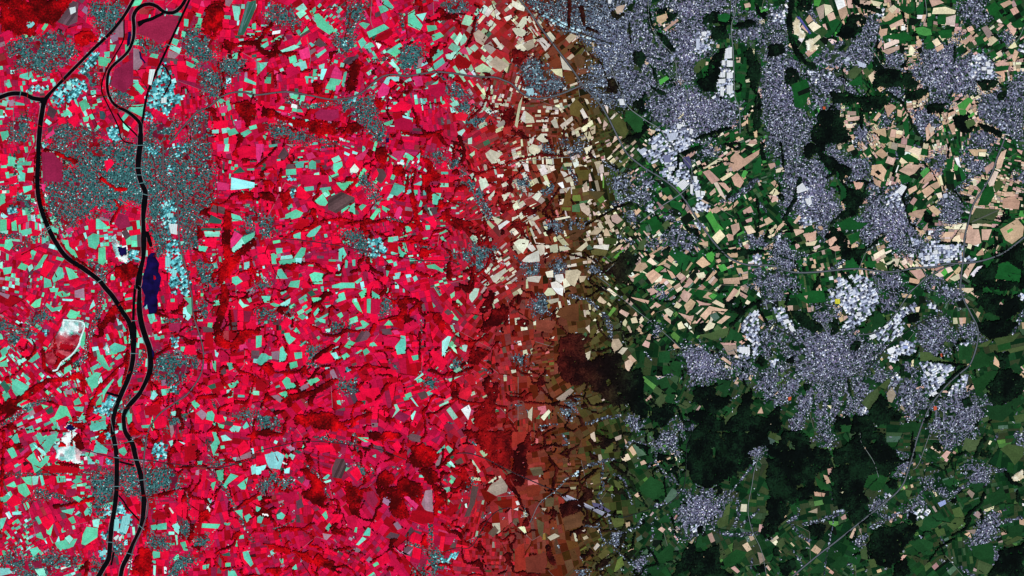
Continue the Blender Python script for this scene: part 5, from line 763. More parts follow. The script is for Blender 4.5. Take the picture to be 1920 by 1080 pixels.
def box_of(pts, pad=0):
    a = np.array(pts); x0, y0 = a.min(0) - pad; x1, y1 = a.max(0) + pad
    return max(int(x0), -MX), max(int(y0), -MY), min(int(x1) + 2, W0 + MX - 1), min(int(y1) + 2, H0 + MY - 1)
def mark_poly(poly, v, only=None):
    x0, y0, x1, y1 = box_of(poly)
    if x1 <= x0 or y1 <= y0: return
    yy, xx = np.mgrid[y0:y1, x0:x1]
    m = in_poly(xx + .5, yy + .5, poly)
    sub = occ[y0 + MY:y1 + MY, x0 + MX:x1 + MX]
    if only is not None: m &= (sub == only)
    sub[m] = v
def mark_line(pts, w, v, only=None):
    for i in range(1, len(pts)):
        x0, y0, x1, y1 = box_of(pts[i - 1:i + 1], w + 1)
        if x1 <= x0 or y1 <= y0: continue
        yy, xx = np.mgrid[y0:y1, x0:x1]
        m = line_d(xx + .5, yy + .5, pts[i - 1:i + 1]) < w
        sub = occ[y0 + MY:y1 + MY, x0 + MX:x1 + MX]
        if only is not None: m &= (sub == only)
        sub[m] = v
def occ_at(x, y):
    xi = np.clip(np.floor(x).astype(int) + MX, 0, RW - 1); yi = np.clip(np.floor(y).astype(int) + MY, 0, RH - 1)
    return occ[yi, xi]

def noisy(poly, amp, step, seed):                     # natural outline: resampled and jittered
    out = []
    for i in range(len(poly)):
        a = np.array(poly[i - 1]); c = np.array(poly[i]); n = max(1, int(np.linalg.norm(c - a) / step))
        for j in range(n):
            q = a + (c - a) * j / n
            out.append((q[0] + amp * (noise(q[0], q[1], step * 1.5, seed) - .5) * 2, q[1] + amp * (noise(q[0], q[1], step * 1.5, seed + 5) - .5) * 2))
    return out

# ------------------------------------------------------------------ landmarks used to say which one
MARKS = [("the long dark blue lake", 285, 545), ("the quarry with the blue pool", 228, 465), ("the pale oval pit", 120, 645),
 ("the black canal fork", 82, 186), ("the rosy river-loop meadow", 228, 140), ("the long grey airstrip", 455, 40),
 ("the top-left red heath", 60, 30), ("the cyan harbour works", 300, 180),
 ("the teal city's black river", 285, 340), ("the square teal suburb", 328, 690), ("the white canal-side quarry", 128, 835),
 ("the cyan river-island works", 228, 970), ("the short canal dock", 205, 745), ("the winding teal valley town", 690, 215),
 ("the village with cyan works", 690, 460), ("the striped grey brown field", 640, 380), ("the big notched pale field", 515, 865),
 ("the heart-shaped red wood", 795, 860), ("the ring of red woods", 765, 925), ("the hook-shaped wooded ridge", 495, 90),
 ("the teal village above the motorway", 770, 105), ("the dark red wooded slope", 930, 600), ("the brown valley's ribbon village", 905, 380),
 ("the long pale rail yard", 1100, 948), ("the dark maroon forest", 1160, 710), ("the grey hilltop village", 1010, 150),
 ("the top-centre grey city", 1180, 110), ("the white glasshouse rows", 1360, 135), ("the big motorway-side white warehouse", 1280, 347),
 ("the town with wooded mine tips", 1660, 150), ("the oval black wood", 1598, 48), ("the white sand works", 1505, 60),
 ("the right-edge white sheds", 1850, 130), ("the black wooded valley", 1580, 380), ("the town beside the wooded valley", 1660, 400),
 ("the small grass airfield", 1840, 405), ("the right-edge black forest", 1870, 520), ("the large lower-right city", 1560, 660),
 ("the motorway trading estate", 1750, 700), ("the grey border town", 1320, 690),
 ("the broad bottom black forest", 1400, 870), ("the twin valley villages", 1320, 965), ("the black forest below the city", 1600, 880),
 ("the round lower-right town", 1835, 885), ("the sausage-shaped corner town", 1855, 990), ("the motorway curve's white works", 1728, 962),
 ("the round village in tan fields", 1275, 445), ("the tan fan of fields", 1330, 575), ("the junction's ring of sheds", 1315, 390)]
USED = {}
def where(x, y):
    best = min(MARKS, key=lambda m: (m[1] - x) ** 2 + (m[2] - y) ** 2)
    dx, dy = x - best[1], y - best[2]; d = math.hypot(dx, dy)
    if d < 12: return "at " + best[0]
    v = "above" if dy < 0 else "below"; h = "left of" if dx < 0 else "right of"
    r = abs(dx) / (abs(dy) + 1e-6)
    q = ("just " if d < 45 else "" if d < 110 else "well ")
    if r > 2.2: return q + h + " " + best[0]
    if r < .45: return q + v + " " + best[0]
    return q + v + "-" + h + " " + best[0]
ORD = ["", "second ", "third ", "fourth ", "fifth ", "sixth ", "seventh ", "eighth ", "ninth ", "tenth ", "eleventh ", "twelfth "]
def unique(desc, place):
    """things handed over largest first: repeats are told apart by rank of size"""
    k = (desc, place); n = USED.get(k, 0); USED[k] = n + 1
    return (desc + " " + place) if n == 0 else ORD[min(n, 11)] + "largest " + desc + " " + place
def shape_word(p):
    a = np.array(p); c = a - a.mean(0); ev = np.linalg.eigvalsh(c.T @ c)
    r = math.sqrt(ev[1] / max(ev[0], 1e-6))
    if len(p) == 3: return "triangular"
    if r > 2.6: return "narrow"
    if r > 1.6: return "oblong"
    return "compact" if len(p) <= 4 else "many-sided"

# ------------------------------------------------------------------ ground
R = 220000.0
gnd = mesh_obj("ground", [(-R, -R, 0), (R, -R, 0), (R, R, 0), (-R, R, 0)], [0, 1, 2, 3], [0], None, M_GROUND)
tag(gnd, "rough pasture and verges between the fields", None, None, "structure")

# ------------------------------------------------------------------ water
def ribbon(pts, half, z):
    p = np.array([P(*q) for q in pts]); d = np.gradient(p, axis=0); d /= np.linalg.norm(d, axis=1)[:, None] + 1e-9
    nrm = np.stack([-d[:, 1], d[:, 0]], 1)
    h = np.asarray(half) * S
    L = p + nrm * (h[:, None] if np.ndim(h) else h); Rr = p - nrm * (h[:, None] if np.ndim(h) else h)
    n = len(p)
    v = np.zeros((2 * n, 3)); v[:n, :2] = Rr; v[n:, :2] = L; v[:, 2] = z
    f = [(i, i + 1, n + i + 1, n + i) for i in range(n - 1)]
    return v, f
def ribbon_obj(name, pts, half, z, tint, mat):
    v, f = ribbon(pts, half, z)
    return mesh_obj(name, v, np.array(f).ravel(), np.arange(len(f)) * 4, None if tint is None else np.tile(tint, (len(f), 1)), mat)
WATER_LAB = ["wide black canal arm leading off the left edge", "long black ship canal running down the left side", "black straight canal from the top edge to the fork",
 "thin black side canal beside the river loop", "looping black river at the top left", "narrow black backwater below the river loop",
 "straight black lateral canal from the top edge", "broad black river flowing through the teal city", "narrow dark harbour basin in the cyan works",
 "short black side channel by the city river", "dark approach channel above the canal lock", "diagonal black link canal on the river island",
 "short black cut between canal and river", "short black dock off the canal"]
SM = {}
wi = 0
zz = 5.0
for i, (k, w, pts) in enumerate(LINES):
    sp = smooth(pts); SM[i] = sp
    if k in ("river", "canal"):
        n = len(sp); half = np.full(n, w / 2) * (0.74 + 0.5 * noise(np.arange(n) * 6.0, 0, 34, i)) if k == "river" else np.full(n, w / 2)
        o = ribbon_obj(k, sp, half, zz, None, M_RIVER); zz += .15
        tag(o, WATER_LAB[wi], None, None, "structure"); wi += 1
        if k == "canal" and w > 5 or k == "river" and w > 5:      # broken stone banks and towpaths
            d = np.gradient(sp, axis=0); d /= np.linalg.norm(d, axis=1)[:, None] + 1e-9; nn = np.stack([-d[:, 1], d[:, 0]], 1)
            for s in (-1, 1):
                off_ = (half + .45 + .5 * noise(np.arange(n) * 6.0, s * 40, 20, i))[:, None]
                v, f = ribbon(sp + nn * s * off_, .15 + .55 * noise(np.arange(n) * 6.0, s * 90, 13, i + 3) ** 2, 6.9 + .05 * s)
                tn = np.array([mixc(np.array((120, 110, 118)) + 70 * noise(q[0], q[1], 15, 8) - 30, (120, 120, 120), q[0]) for q in sp[:-1]])
                mesh_obj("bank", v, np.array(f).ravel(), np.arange(len(f)) * 4, tn, M_ROAD, parent=o)
        mark_line(sp, w / 2 + .6, 1)
LAKE_LAB = ["long dark blue lake beside the river", "blue pool in the white quarry", "dark blue pool in the quarry at lower left", "slim dark blue pond by the river loop",
 "curved dark blue oxbow pond", "black backwater lake at the river bend", "small dark teal pond left of the river", "black basin beside the city river",
 "slanting blue settling basin at the white sand works", "black water at the fork of the canals", "broad black lock basin of the canal",
 "long black pool beside the lower canal", "small dark blue pond below the valley town", "slim black side pool by the river"]
for i, p in enumerate(LAKES):
    q = noisy(p, 1.5 if i == 0 else .9, 4, i) if i not in (8, 9, 10) else p
    mb = MB(); m = [P(*a) for a in q]
    if area(m) < 0: m = m[::-1]
    mb.poly([(x, y, 7.6 + .1 * i) for x, y in m], (0, 0, 0))
    o = mb.build("lake", M_BASIN if i == 8 else M_POND if i == 6 else M_RIVER if i in (5, 7, 9, 10, 11) else M_LAKE)
    tag(o, LAKE_LAB[i], None, None, "structure")
    mark_poly(q, 1)

mb = MB(); mb.prism(noisy([(1150 / 4, 270 + 985 / 4), (1166 / 4, 270 + 988 / 4), (1170 / 4, 270 + 1010 / 4), (1156 / 4, 270 + 1022 / 4)], .6, 2, 3), 0, 11, tuple(fieldc('d', 280)))
tag(mb.build("island", M_WOOD), "tiny red island in the long blue lake", None, None, "structure")

# ------------------------------------------------------------------ motorways, roads, railways
GREY = {"motorway": ((98, 104, 110), (108, 112, 122)), "road": ((110, 120, 122), (120, 124, 130)), "railway": ((62, 44, 56), (40, 46, 48))}
zz = 9.0
for i, (k, w, pts) in enumerate(LINES):
    if k in ("river", "canal"): continue
    sp = SM[i]; xm = sp[:-1, 0] * .5 + sp[1:, 0] * .5
    inside = sp[(sp[:, 0] > 0) & (sp[:, 0] < W0) & (sp[:, 1] > 0) & (sp[:, 1] < H0)]
    c = inside[len(inside) // 2]
    if k == "motorway":                               # planted verge, two carriageways, green median
        v, f = ribbon(sp, w / 2 + .3, zz - .6)
        o = mesh_obj("motorway", v, np.array(f).ravel(), np.arange(len(f)) * 4, mixc((92, 6, 26), (16, 34, 24), xm), M_WOOD)
        tag(o, unique("long grey motorway", where(*c)), None, None, "structure")
        d = np.gradient(sp, axis=0); d /= np.linalg.norm(d, axis=1)[:, None]; nn = np.stack([-d[:, 1], d[:, 0]], 1)
        for s in (-1, 1):
            v, f = ribbon(sp + nn * s * w * .21, w * .15, zz)
            mesh_obj("carriageway", v, np.array(f).ravel(), np.arange(len(f)) * 4, mixc(*GREY[k], xm), M_ROAD, parent=o)
    else:
        v, f = ribbon(sp, w / 2 * .6, zz)
        o = mesh_obj(k, v, np.array(f).ravel(), np.arange(len(f)) * 4, mixc(*GREY[k], xm), M_ROAD)
        tag(o, unique("thin grey road" if k == "road" else "dark railway line", where(*c)), None, None, "structure")
    zz += .25
    mark_line(sp, w / 2 * .8 + .3, 2, None if k == "motorway" else 0)

# ------------------------------------------------------------------ bridges
for ln in BRIDGES.strip().splitlines():
    t, a, c = ln.split(); (a, c) = pts_of(a + ' ' + c, TILE[t])
    ax, ay = P(*a); bx, by = P(*c)
    L = math.hypot(bx - ax, by - ay); ux, uy = (bx - ax) / L, (by - ay) / L; hw = 16.0
    root = bpy.data.objects.new("bridge", None); root.location = ((ax + bx) / 2, (ay + by) / 2, 0); COL.objects.link(root)
    def slab(name, s0, s1, h, z0, z1, tint, parent):
        q = [(ux * s - uy * e, uy * s + ux * e) for s, e in ((s0, -h), (s1, -h), (s1, h), (s0, h))]
        mb = MB(); mb.poly([(x, y, z1) for x, y in q], tint)
        for i in range(4):
            A, B = q[i - 1], q[i]
            mb.poly([(A[0], A[1], z0), (B[0], B[1], z0), (B[0], B[1], z1), (A[0], A[1], z1)], tint)
        return mb.build(name, M_ROAD, parent)
    slab("deck", -L / 2, L / 2, hw, 18, 21, tuple(lin((92, 134, 136)) / KL), root)
    for f in (-.25, .25):
        slab("pier", L * f - 4, L * f + 4, hw * .7, 0, 17.9, tuple(lin((110, 120, 120)) / KL), root)
    for e in (-1, 1):
        q = slab("parapet", -L / 2, L / 2, 1.2, 21.01, 22.4, tuple(lin((110, 140, 142)) / KL), root)
        q.location = (-uy * e * (hw - 2), ux * e * (hw - 2), 0)
    mx_, my_ = (a[0] + c[0]) / 2, (a[1] + c[1]) / 2
    tag(root, unique("slim pale bridge over black water", where(mx_, my_)), "bridge", "bridges over the river and canals")

# ------------------------------------------------------------------ large sheds and works, one by one
BCOL = {'w': ((235, 250, 250), (245, 246, 250)), 'c': ((150, 232, 232), (205, 212, 232)), 's': ((110, 130, 150), (126, 130, 168)),
        'y': ((235, 235, 160), (232, 226, 60)), 'b': ((150, 190, 230), (170, 184, 236)), 'o': ((230, 120, 80), (214, 92, 56))}
BW = {'w': "white", 'c': "pale cyan", 's': "slate blue", 'y': "yellow", 'b': "pale blue", 'o': "orange"}
BL = []
for ln in SHEDS.strip().splitlines():
    t, k, body = ln.split(' ', 2); BL.append((k, pts_of(body, TILE[t])))
BL.sort(key=lambda b: -abs(area(b[1])))
for k, p in BL:
    c = cen(p); h = 14 + 10 * random.random()
    root = bpy.data.objects.new("warehouse", None); root.location = (*P(*c), 0); COL.objects.link(root)
    o3 = (*P(*c), 0)
    m = [P(*q) for q in p]
    if area(m) < 0: m = m[::-1]
    m = np.array(m) - np.array(P(*c))
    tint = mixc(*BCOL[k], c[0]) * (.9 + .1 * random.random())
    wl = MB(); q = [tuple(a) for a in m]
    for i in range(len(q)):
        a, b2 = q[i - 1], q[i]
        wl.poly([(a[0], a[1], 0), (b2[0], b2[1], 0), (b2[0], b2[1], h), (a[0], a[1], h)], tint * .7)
    wl.build("wall", M_ROOF, root)
    # shallow ridged roof: bays between two opposite sides
    if len(q) == 4:
        rf = MB(); nb = max(2, int(np.linalg.norm(m[1] - m[0]) / 60)); mk = MB()
        for j in range(nb):
            a0 = m[0] + (m[1] - m[0]) * j / nb; a1 = m[0] + (m[1] - m[0]) * (j + 1) / nb
            d0 = m[3] + (m[2] - m[3]) * j / nb; d1 = m[3] + (m[2] - m[3]) * (j + 1) / nb
            am = (a0 + a1) / 2; dm = (d0 + d1) / 2
            z = lambda v, zz_: (v[0], v[1], zz_)
            rf.poly([z(a0, h), z(am, h + 6), z(dm, h + 6), z(d0, h)], tint * (.93 + .07 * random.random()))
            rf.poly([z(am, h + 6), z(a1, h), z(d1, h), z(dm, h + 6)], tint * (.93 + .07 * random.random()))
            rf.poly([z(a0, h), z(a1, h), z(am, h + 6)], tint * .8); rf.poly([z(d1, h), z(d0, h), z(dm, h + 6)], tint * .8)
        ro = rf.build("roof", M_ROOF, root)
        for j in range(nb):
            am = m[0] + (m[1] - m[0]) * (j + .5) / nb; dm = m[3] + (m[2] - m[3]) * (j + .5) / nb
            ax = dm - am; s0 = am + ax * .12; s1 = am + ax * .88; sd = np.array((-ax[1], ax[0])) / np.linalg.norm(ax) * 5
            sk = MB(); sk.poly([z(s0 - sd, h + 6.6), z(s0 + sd, h + 6.6), z(s1 + sd, h + 6.6), z(s1 - sd, h + 6.6)], tuple(np.array(tint) * .55))
            sk.build("skylight", M_ROOF, ro)
    else:
        rf = MB(); rf.poly([(x, y, h + .4) for x, y in m], tint); rf.build("roof", M_ROOF, root)
    mark_poly(p, 7)
    big = "huge" if abs(area(p)) > 150 else "large" if abs(area(p)) > 70 else "middling"
    tag(root, unique("%s %s %s warehouse" % (big, BW[k], shape_word(p)), where(*c)), "warehouse", "warehouses and glasshouses")

# ------------------------------------------------------------------ surveyed fields: the 300 largest as things of their own
FIELDS.sort(key=lambda f: -abs(area(f[1])))
rest = MB(); nf = 0
for k, p in FIELDS:
    c = cen(p)
    v = .88 + .2 * random.random(); hue = np.array((1, .96 + .08 * random.random(), .94 + .12 * random.random()))
    if c[0] > 1150 and c[1] > 560 and k in 'rl': hue = hue * np.array((1.15, .84, .95))     # grazed upland grass, duller than crops
    tint = fieldc(k, c[0], v * hue)
    mark_poly(p, 3, 0)
    z1 = 3.4 + .5 * random.random()
    view = -2 < c[0] < W0 + 2 and -2 < c[1] < H0 + 2
    if view and nf < 300:
        nf += 1
        mb = MB()
        # worked in parallel strips along the longer side, each very slightly different in tone
        m = [P(*q) for q in p]
        if area(m) < 0: m = m[::-1]
        strips = cut_strips(m, 60 + 90 * random.random())
        for sidx, s in enumerate(strips):
            mb.poly([(x, y, z1) for x, y in s], tint * (1 + (.9 if k == 'v' else .2) * (random.random() - .5)))
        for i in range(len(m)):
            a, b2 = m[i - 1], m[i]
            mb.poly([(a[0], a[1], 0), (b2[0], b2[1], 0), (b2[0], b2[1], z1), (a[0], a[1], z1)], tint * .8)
        o = mb.build("field", M_FIELD, origin=(*P(*c), 0))
        cw = CNAME[k][1 if alpha(c[0]) > .5 else 0]
        if .2 < alpha(c[0]) <= .5 and k in 'tT': cw = "cream"
        if .2 < alpha(c[0]) < .85 and k in 'rmdl': cw = "brick red" if alpha(c[0]) < .5 else "brown"
        ar = abs(area(p)); big = "very large" if ar > 420 else "large" if ar > 200 else "fair-sized"
        tag(o, unique("%s %s %s field" % (big, cw, shape_word(p)), where(*c)), "field", "larger fields", "thing")
    else:
        rest.prism(p, 0, z1, tint)

# ------------------------------------------------------------------ the remaining fields: a patchwork grown from plots, cut and cut again
def clip(poly, px, py, nx, ny):                       # keep the side where (q - p).n <= 0
    out = []; n = len(poly)
    dv = [(q[0] - px) * nx + (q[1] - py) * ny for q in poly]
    for i in range(n):
        a, b2, da, db = poly[i - 1], poly[i], dv[i - 1], dv[i]
        if (da <= 0) != (db <= 0):
            t = da / (da - db); out.append((a[0] + (b2[0] - a[0]) * t, a[1] + (b2[1] - a[1]) * t))
        if db <= 0: out.append(b2)
    return out
cell = 58.0
gx = int((W0 + 2 * MX) / cell) + 3; gy = int((H0 + 2 * MY) / cell) + 3
sj = np.random.default_rng(21)
seeds = np.zeros((gx, gy, 2))
for i in range(gx):
    for j in range(gy):
        seeds[i, j] = (-MX + (i - .5 + sj.uniform(-.45, .45)) * cell, -MY + (j - .5 + sj.uniform(-.45, .45)) * cell)
rnd = random.Random(5)
BARE = [(0, 270, 260, 770, .26), (0, 790, 210, 1080, .20), (0, 180, 180, 270, .2), (440, 0, 860, 300, .10), (380, 300, 860, 560, .10), (380, 560, 860, 800, .05),
        (440, 800, 1000, 1080, .015), (860, 0, 1110, 540, .22), (1110, 260, 1230, 560, .12), (1200, 270, 1440, 660, .17), (1600, 0, 1920, 110, .42),
        (1640, 110, 1920, 480, .45), (1560, 190, 1760, 300, .42), (1440, 480, 1920, 540, .2), (1440, 540, 1920, 1080, .03), (940, 560, 1210, 1080, .03), (1210, 660, 1440, 1080, .02)]
def bare(x, y):
    for x0, y0, x1, y1, p in BARE:
        if x0 <= x < x1 and y0 <= y < y1: return p
    return .07
def in_town(x, y):
    for k, p, (x0, y0, x1, y1) in TB:
        if x0 <= x <= x1 and y0 <= y <= y1 and in_poly(np.array([x]), np.array([y]), p)[0]: return True
    return False
TB = [(k, p, (min(q[0] for q in p), min(q[1] for q in p), max(q[0] for q in p), max(q[1] for q in p))) for k, p in TOWNS]
def plot_color(x, y, big):
    if in_town(x, y):                                 # parks, allotments and sports grounds
        k = rnd.choices("ndomd", (34, 26, 14, 16, 10))[0]
        return fieldc(k, x, .62 + .3 * rnd.random())
    cl = float(noise(x, y, 46, 2)); jx, jy = x + rnd.gauss(0, 28), y + rnd.gauss(0, 28); b_ = bare(jx, jy) * (1.75 if cl > .52 else .35)
    u = rnd.random(); dim = 1.0
    if u < b_:
        k = rnd.choices("tTwsp", (62, 24, 2, 7, 5))[0]
    elif jx < 1030 + rnd.gauss(0, 30):
        soft = float(noise(x, y, 80, 4)) + (.12 if y > 800 else 0)
        if soft > .55: k = rnd.choices("rmdnvos", (12, 48, 20, 16, 2, 1, 1))[0]
        else: k = rnd.choices("rmdnvpgk", (32, 36, 20, 6, 2, 2, 1, 1))[0]
    else:
        lush = bare(jx, jy) < .1
        if lush: k = rnd.choices("rmdkolng", (36, 24, 24, 2, 6, 1, 6, 1))[0]; dim = .95
        else: k = rnd.choices("rmdkolng", (36, 8, 30, 16, 6, 1, 2, 1))[0]
    v = dim * (.84 + .28 * rnd.random()); hue = np.array((1, .94 + .12 * rnd.random(), .92 + .16 * rnd.random()))
    if x > 1150 and y > 560 and k in 'rlm': hue = hue * np.array((1.15, .86, .95))
    return fieldc(k, x + rnd.gauss(0, 16), v * hue)
FC_ = np.array([cen(p) for k, p in FIELDS]); FA_ = np.array([math.sqrt(abs(area(p))) for k, p in FIELDS])
def long_edge(p):
    i = max(range(len(p)), key=lambda i: math.hypot(p[i][0] - p[i - 1][0], p[i][1] - p[i - 1][1]))
    return math.atan2(p[i][1] - p[i - 1][1], p[i][0] - p[i - 1][0])
FT_ = np.array([long_edge(p) for k, p in FIELDS])
hedge = MB(); lanes = MB()
def strip_box(mb, a, c, w, z1, tint):
    dx, dy = c[0] - a[0], c[1] - a[1]; L = math.hypot(dx, dy)
    if L < .5: return
    nx, ny = -dy / L * w / 2, dx / L * w / 2
    mb.prism([(a[0] - nx, a[1] - ny), (c[0] - nx, c[1] - ny), (c[0] + nx, c[1] + ny), (a[0] + nx, a[1] + ny)], 0, z1, tint)
def subdivide(poly, ang, target, out, depth=0):
    ar = abs(area(poly))
    if ar < target or depth > 10 or len(poly) < 3:
        out.append(poly); return
    c = cen(poly); asp = ASP[0]
    a = np.array(poly) - c
    u = np.array((math.cos(ang), math.sin(ang))); w = np.array((-u[1], u[0]))
    eu = np.ptp(a @ u); ew = np.ptp(a @ w)
    n = (u if eu * asp * rnd.uniform(.8, 1.25) > ew else w)
    n = n + np.array((rnd.gauss(0, .035), rnd.gauss(0, .035)))
    o_ = (a @ n); t = rnd.uniform(.36, .64)
    s = o_.min() + (o_.max() - o_.min()) * t
    px, py = c[0] + n[0] * s / (n @ n), c[1] + n[1] * s / (n @ n)
    A = clip(poly, px, py, n[0], n[1]); B = clip(poly, px, py, -n[0], -n[1])
    for q in (A, B):
        if len(q) >= 3 and abs(area(q)) > 3: subdivide(q, ang + rnd.gauss(0, .03), target, out, depth + 1)
nplot = 0
ASP = [1.0]
for i in range(1, gx - 1):
    for j in range(1, gy - 1):
        sx_, sy_ = seeds[i, j]
        poly = [(sx_ - 130, sy_ - 130), (sx_ + 130, sy_ - 130), (sx_ + 130, sy_ + 130), (sx_ - 130, sy_ + 130)]
        for di in (-2, -1, 0, 1, 2):
            for dj in (-2, -1, 0, 1, 2):
                if (di or dj) and 0 <= i + di < gx and 0 <= j + dj < gy:
                    ox, oy = seeds[i + di, j + dj]
                    poly = clip(poly, (sx_ + ox) / 2, (sy_ + oy) / 2, ox - sx_, oy - sy_)
        if len(poly) < 3: continue
        dens = bare(sx_, sy_)
        wq = np.exp(-((FC_ - (sx_, sy_)) ** 2).sum(1) / (2 * 34.0 ** 2)) * FA_            # plots line up with the larger fields near them
        vx, vy = (wq * np.cos(4 * FT_)).sum(), (wq * np.sin(4 * FT_)).sum()
        ang = (math.atan2(vy, vx) / 4 if math.hypot(vx, vy) > 1e-3 else math.pi * float(noise(sx_, sy_, 130, 6)) * 2) + rnd.gauss(0, .06)
        ASP[0] = rnd.choice((.45, .55, .8, 1.25, 1.8, 2.2))            # long strips one way or the other
        parts = []
        subdivide(poly, ang, rnd.choice((42, 65, 100, 170)) if dens > .09 else rnd.choice((60, 100, 180, 320)), parts)
        for q in parts:
            c = cen(q)
            sh = rnd.uniform(.1, .5)
            arr = np.array(q + [c]); oc = occ_at(arr[:, 0], arr[:, 1])
            if (oc[-1] in (1, 3, 7)) and (oc == oc[-1]).mean() > .6: continue
            r_ = max(3.0, math.sqrt(abs(area(q))))
            f = 1 - sh / r_ * 1.6
            q2 = [(c[0] + (x - c[0]) * f, c[1] + (y - c[1]) * f) for x, y in q]
            m = [P(*a) for a in q2]
            if area(m) < 0: m = m[::-1]
            z1 = 1.6 + rnd.random() * 1.2
            rest.poly([(x, y, z1) for x, y in m], plot_color(c[0], c[1], 0)); nplot += 1
        for e in range(len(poly)):
            a, b2 = poly[e - 1], poly[e]
            if (a[0], a[1]) > (b2[0], b2[1]): continue
            u = rnd.random()
            mid = ((a[0] + b2[0]) / 2, (a[1] + b2[1]) / 2)
            if occ_at(np.array([mid[0]]), np.array([mid[1]]))[0] in (1, 2, 3): continue
            if u < .38:
                n = max(1, int(math.hypot(a[0] - b2[0], a[1] - b2[1]) / 5))
                for s in range(n):
                    if rnd.random() < .25: continue
                    p0 = (a[0] + (b2[0] - a[0]) * s / n + rnd.gauss(0, .5), a[1] + (b2[1] - a[1]) * s / n + rnd.gauss(0, .5))
                    p1 = (a[0] + (b2[0] - a[0]) * (s + 1) / n + rnd.gauss(0, .5), a[1] + (b2[1] - a[1]) * (s + 1) / n + rnd.gauss(0, .5))
                    strip_box(hedge, p0, p1, rnd.uniform(.6, 2.6), 6 + 8 * rnd.random(), mixc(np.array((118, 2, 14)) * rnd.uniform(.6, 1.3), np.array((14, 38, 22)) * rnd.uniform(.7, 1.3), p0[0]))
            elif u < .52:
                strip_box(lanes, a, b2, rnd.uniform(.4, .7), 3.2, mixc((140, 120, 130), (120, 120, 112), mid[0]))
o = rest.build("field_patchwork", M_FIELD)
tag(o, "patchwork of small fields and meadows between the larger ones", "fields", None, "stuff")
o = hedge.build("hedgerow", M_WOOD); tag(o, "thin dark broken hedges along the field edges", "hedges", None, "stuff")
o = lanes.build("farm_lane", M_ROAD); tag(o, "thin pale farm lanes between the fields", "lanes", None, "stuff")

# ------------------------------------------------------------------ patches of jittered cells: woods, towns, quarries
def grid_cells(box, cell, ang, seed, jit):
    x0, y0, x1, y1 = box; cx, cy = (x0 + x1) / 2, (y0 + y1) / 2; r = math.hypot(x1 - x0, y1 - y0) / 2 + cell
    n = int(2 * r / cell) + 1
    gi, gj = np.meshgrid(np.arange(n + 1), np.arange(n + 1), indexing='ij')
    rg = np.random.default_rng(seed)
    u = (gi - n / 2) * cell + rg.uniform(-jit, jit, gi.shape) * cell; w = (gj - n / 2) * cell + rg.uniform(-jit, jit, gi.shape) * cell
    ca, sa = math.cos(ang), math.sin(ang)
    return cx + u * ca - w * sa, cy + u * sa + w * ca, n, rg
def cell_centres(X, Y):
    f = lambda A: (A[:-1, :-1] + A[1:, :-1] + A[1:, 1:] + A[:-1, 1:]) / 4
    return f(X), f(Y)
def patch_mask(test, cx, cy, amp, sc, seed):
    wx = cx + amp * 2 * (noise(cx, cy, sc, seed) - .5); wy = cy + amp * 2 * (noise(cx, cy, sc, seed + 9) - .5)
    return test(wx, wy)
def build_cells(name, X, Y, Z, ins, tint, mat, skirt=False):
    ii, jj = np.nonzero(ins); n1 = X.shape[1]
    idx = lambda a, c: a * n1 + c
    # map y runs downwards, so this order is counter-clockwise seen from above
    q = np.stack([idx(ii, jj), idx(ii, jj + 1), idx(ii + 1, jj + 1), idx(ii + 1, jj)], 1)
    used, inv = np.unique(q.ravel(), return_inverse=True)
    xs, ys = (X.ravel()[used] - W0 / 2) * S, (H0 / 2 - Y.ravel()[used]) * S
    v = np.stack([xs, ys, Z.ravel()[used]], 1)
    faces = inv.reshape(-1, 4)
    t = tint[ii, jj]
    if skirt:                                         # outer edges drop to the ground so that the canopy is a closed mass
        ed = {}
        for f in faces:
            for a, c in ((f[0], f[1]), (f[1], f[2]), (f[2], f[3]), (f[3], f[0])):
                if (c, a) in ed: del ed[(c, a)]
                else: ed[(a, c)] = 1
        ed = np.array(list(ed.keys())).reshape(-1, 2)
        nv = len(v); low = v.copy(); low[:, 2] = 0
        sk = np.stack([ed[:, 1], ed[:, 0], ed[:, 0] + nv, ed[:, 1] + nv], 1)
        v = np.vstack([v, low]); faces = np.vstack([faces, sk]); t = np.vstack([t, np.tile(t.mean(0), (len(sk), 1))])
    return v, faces, t

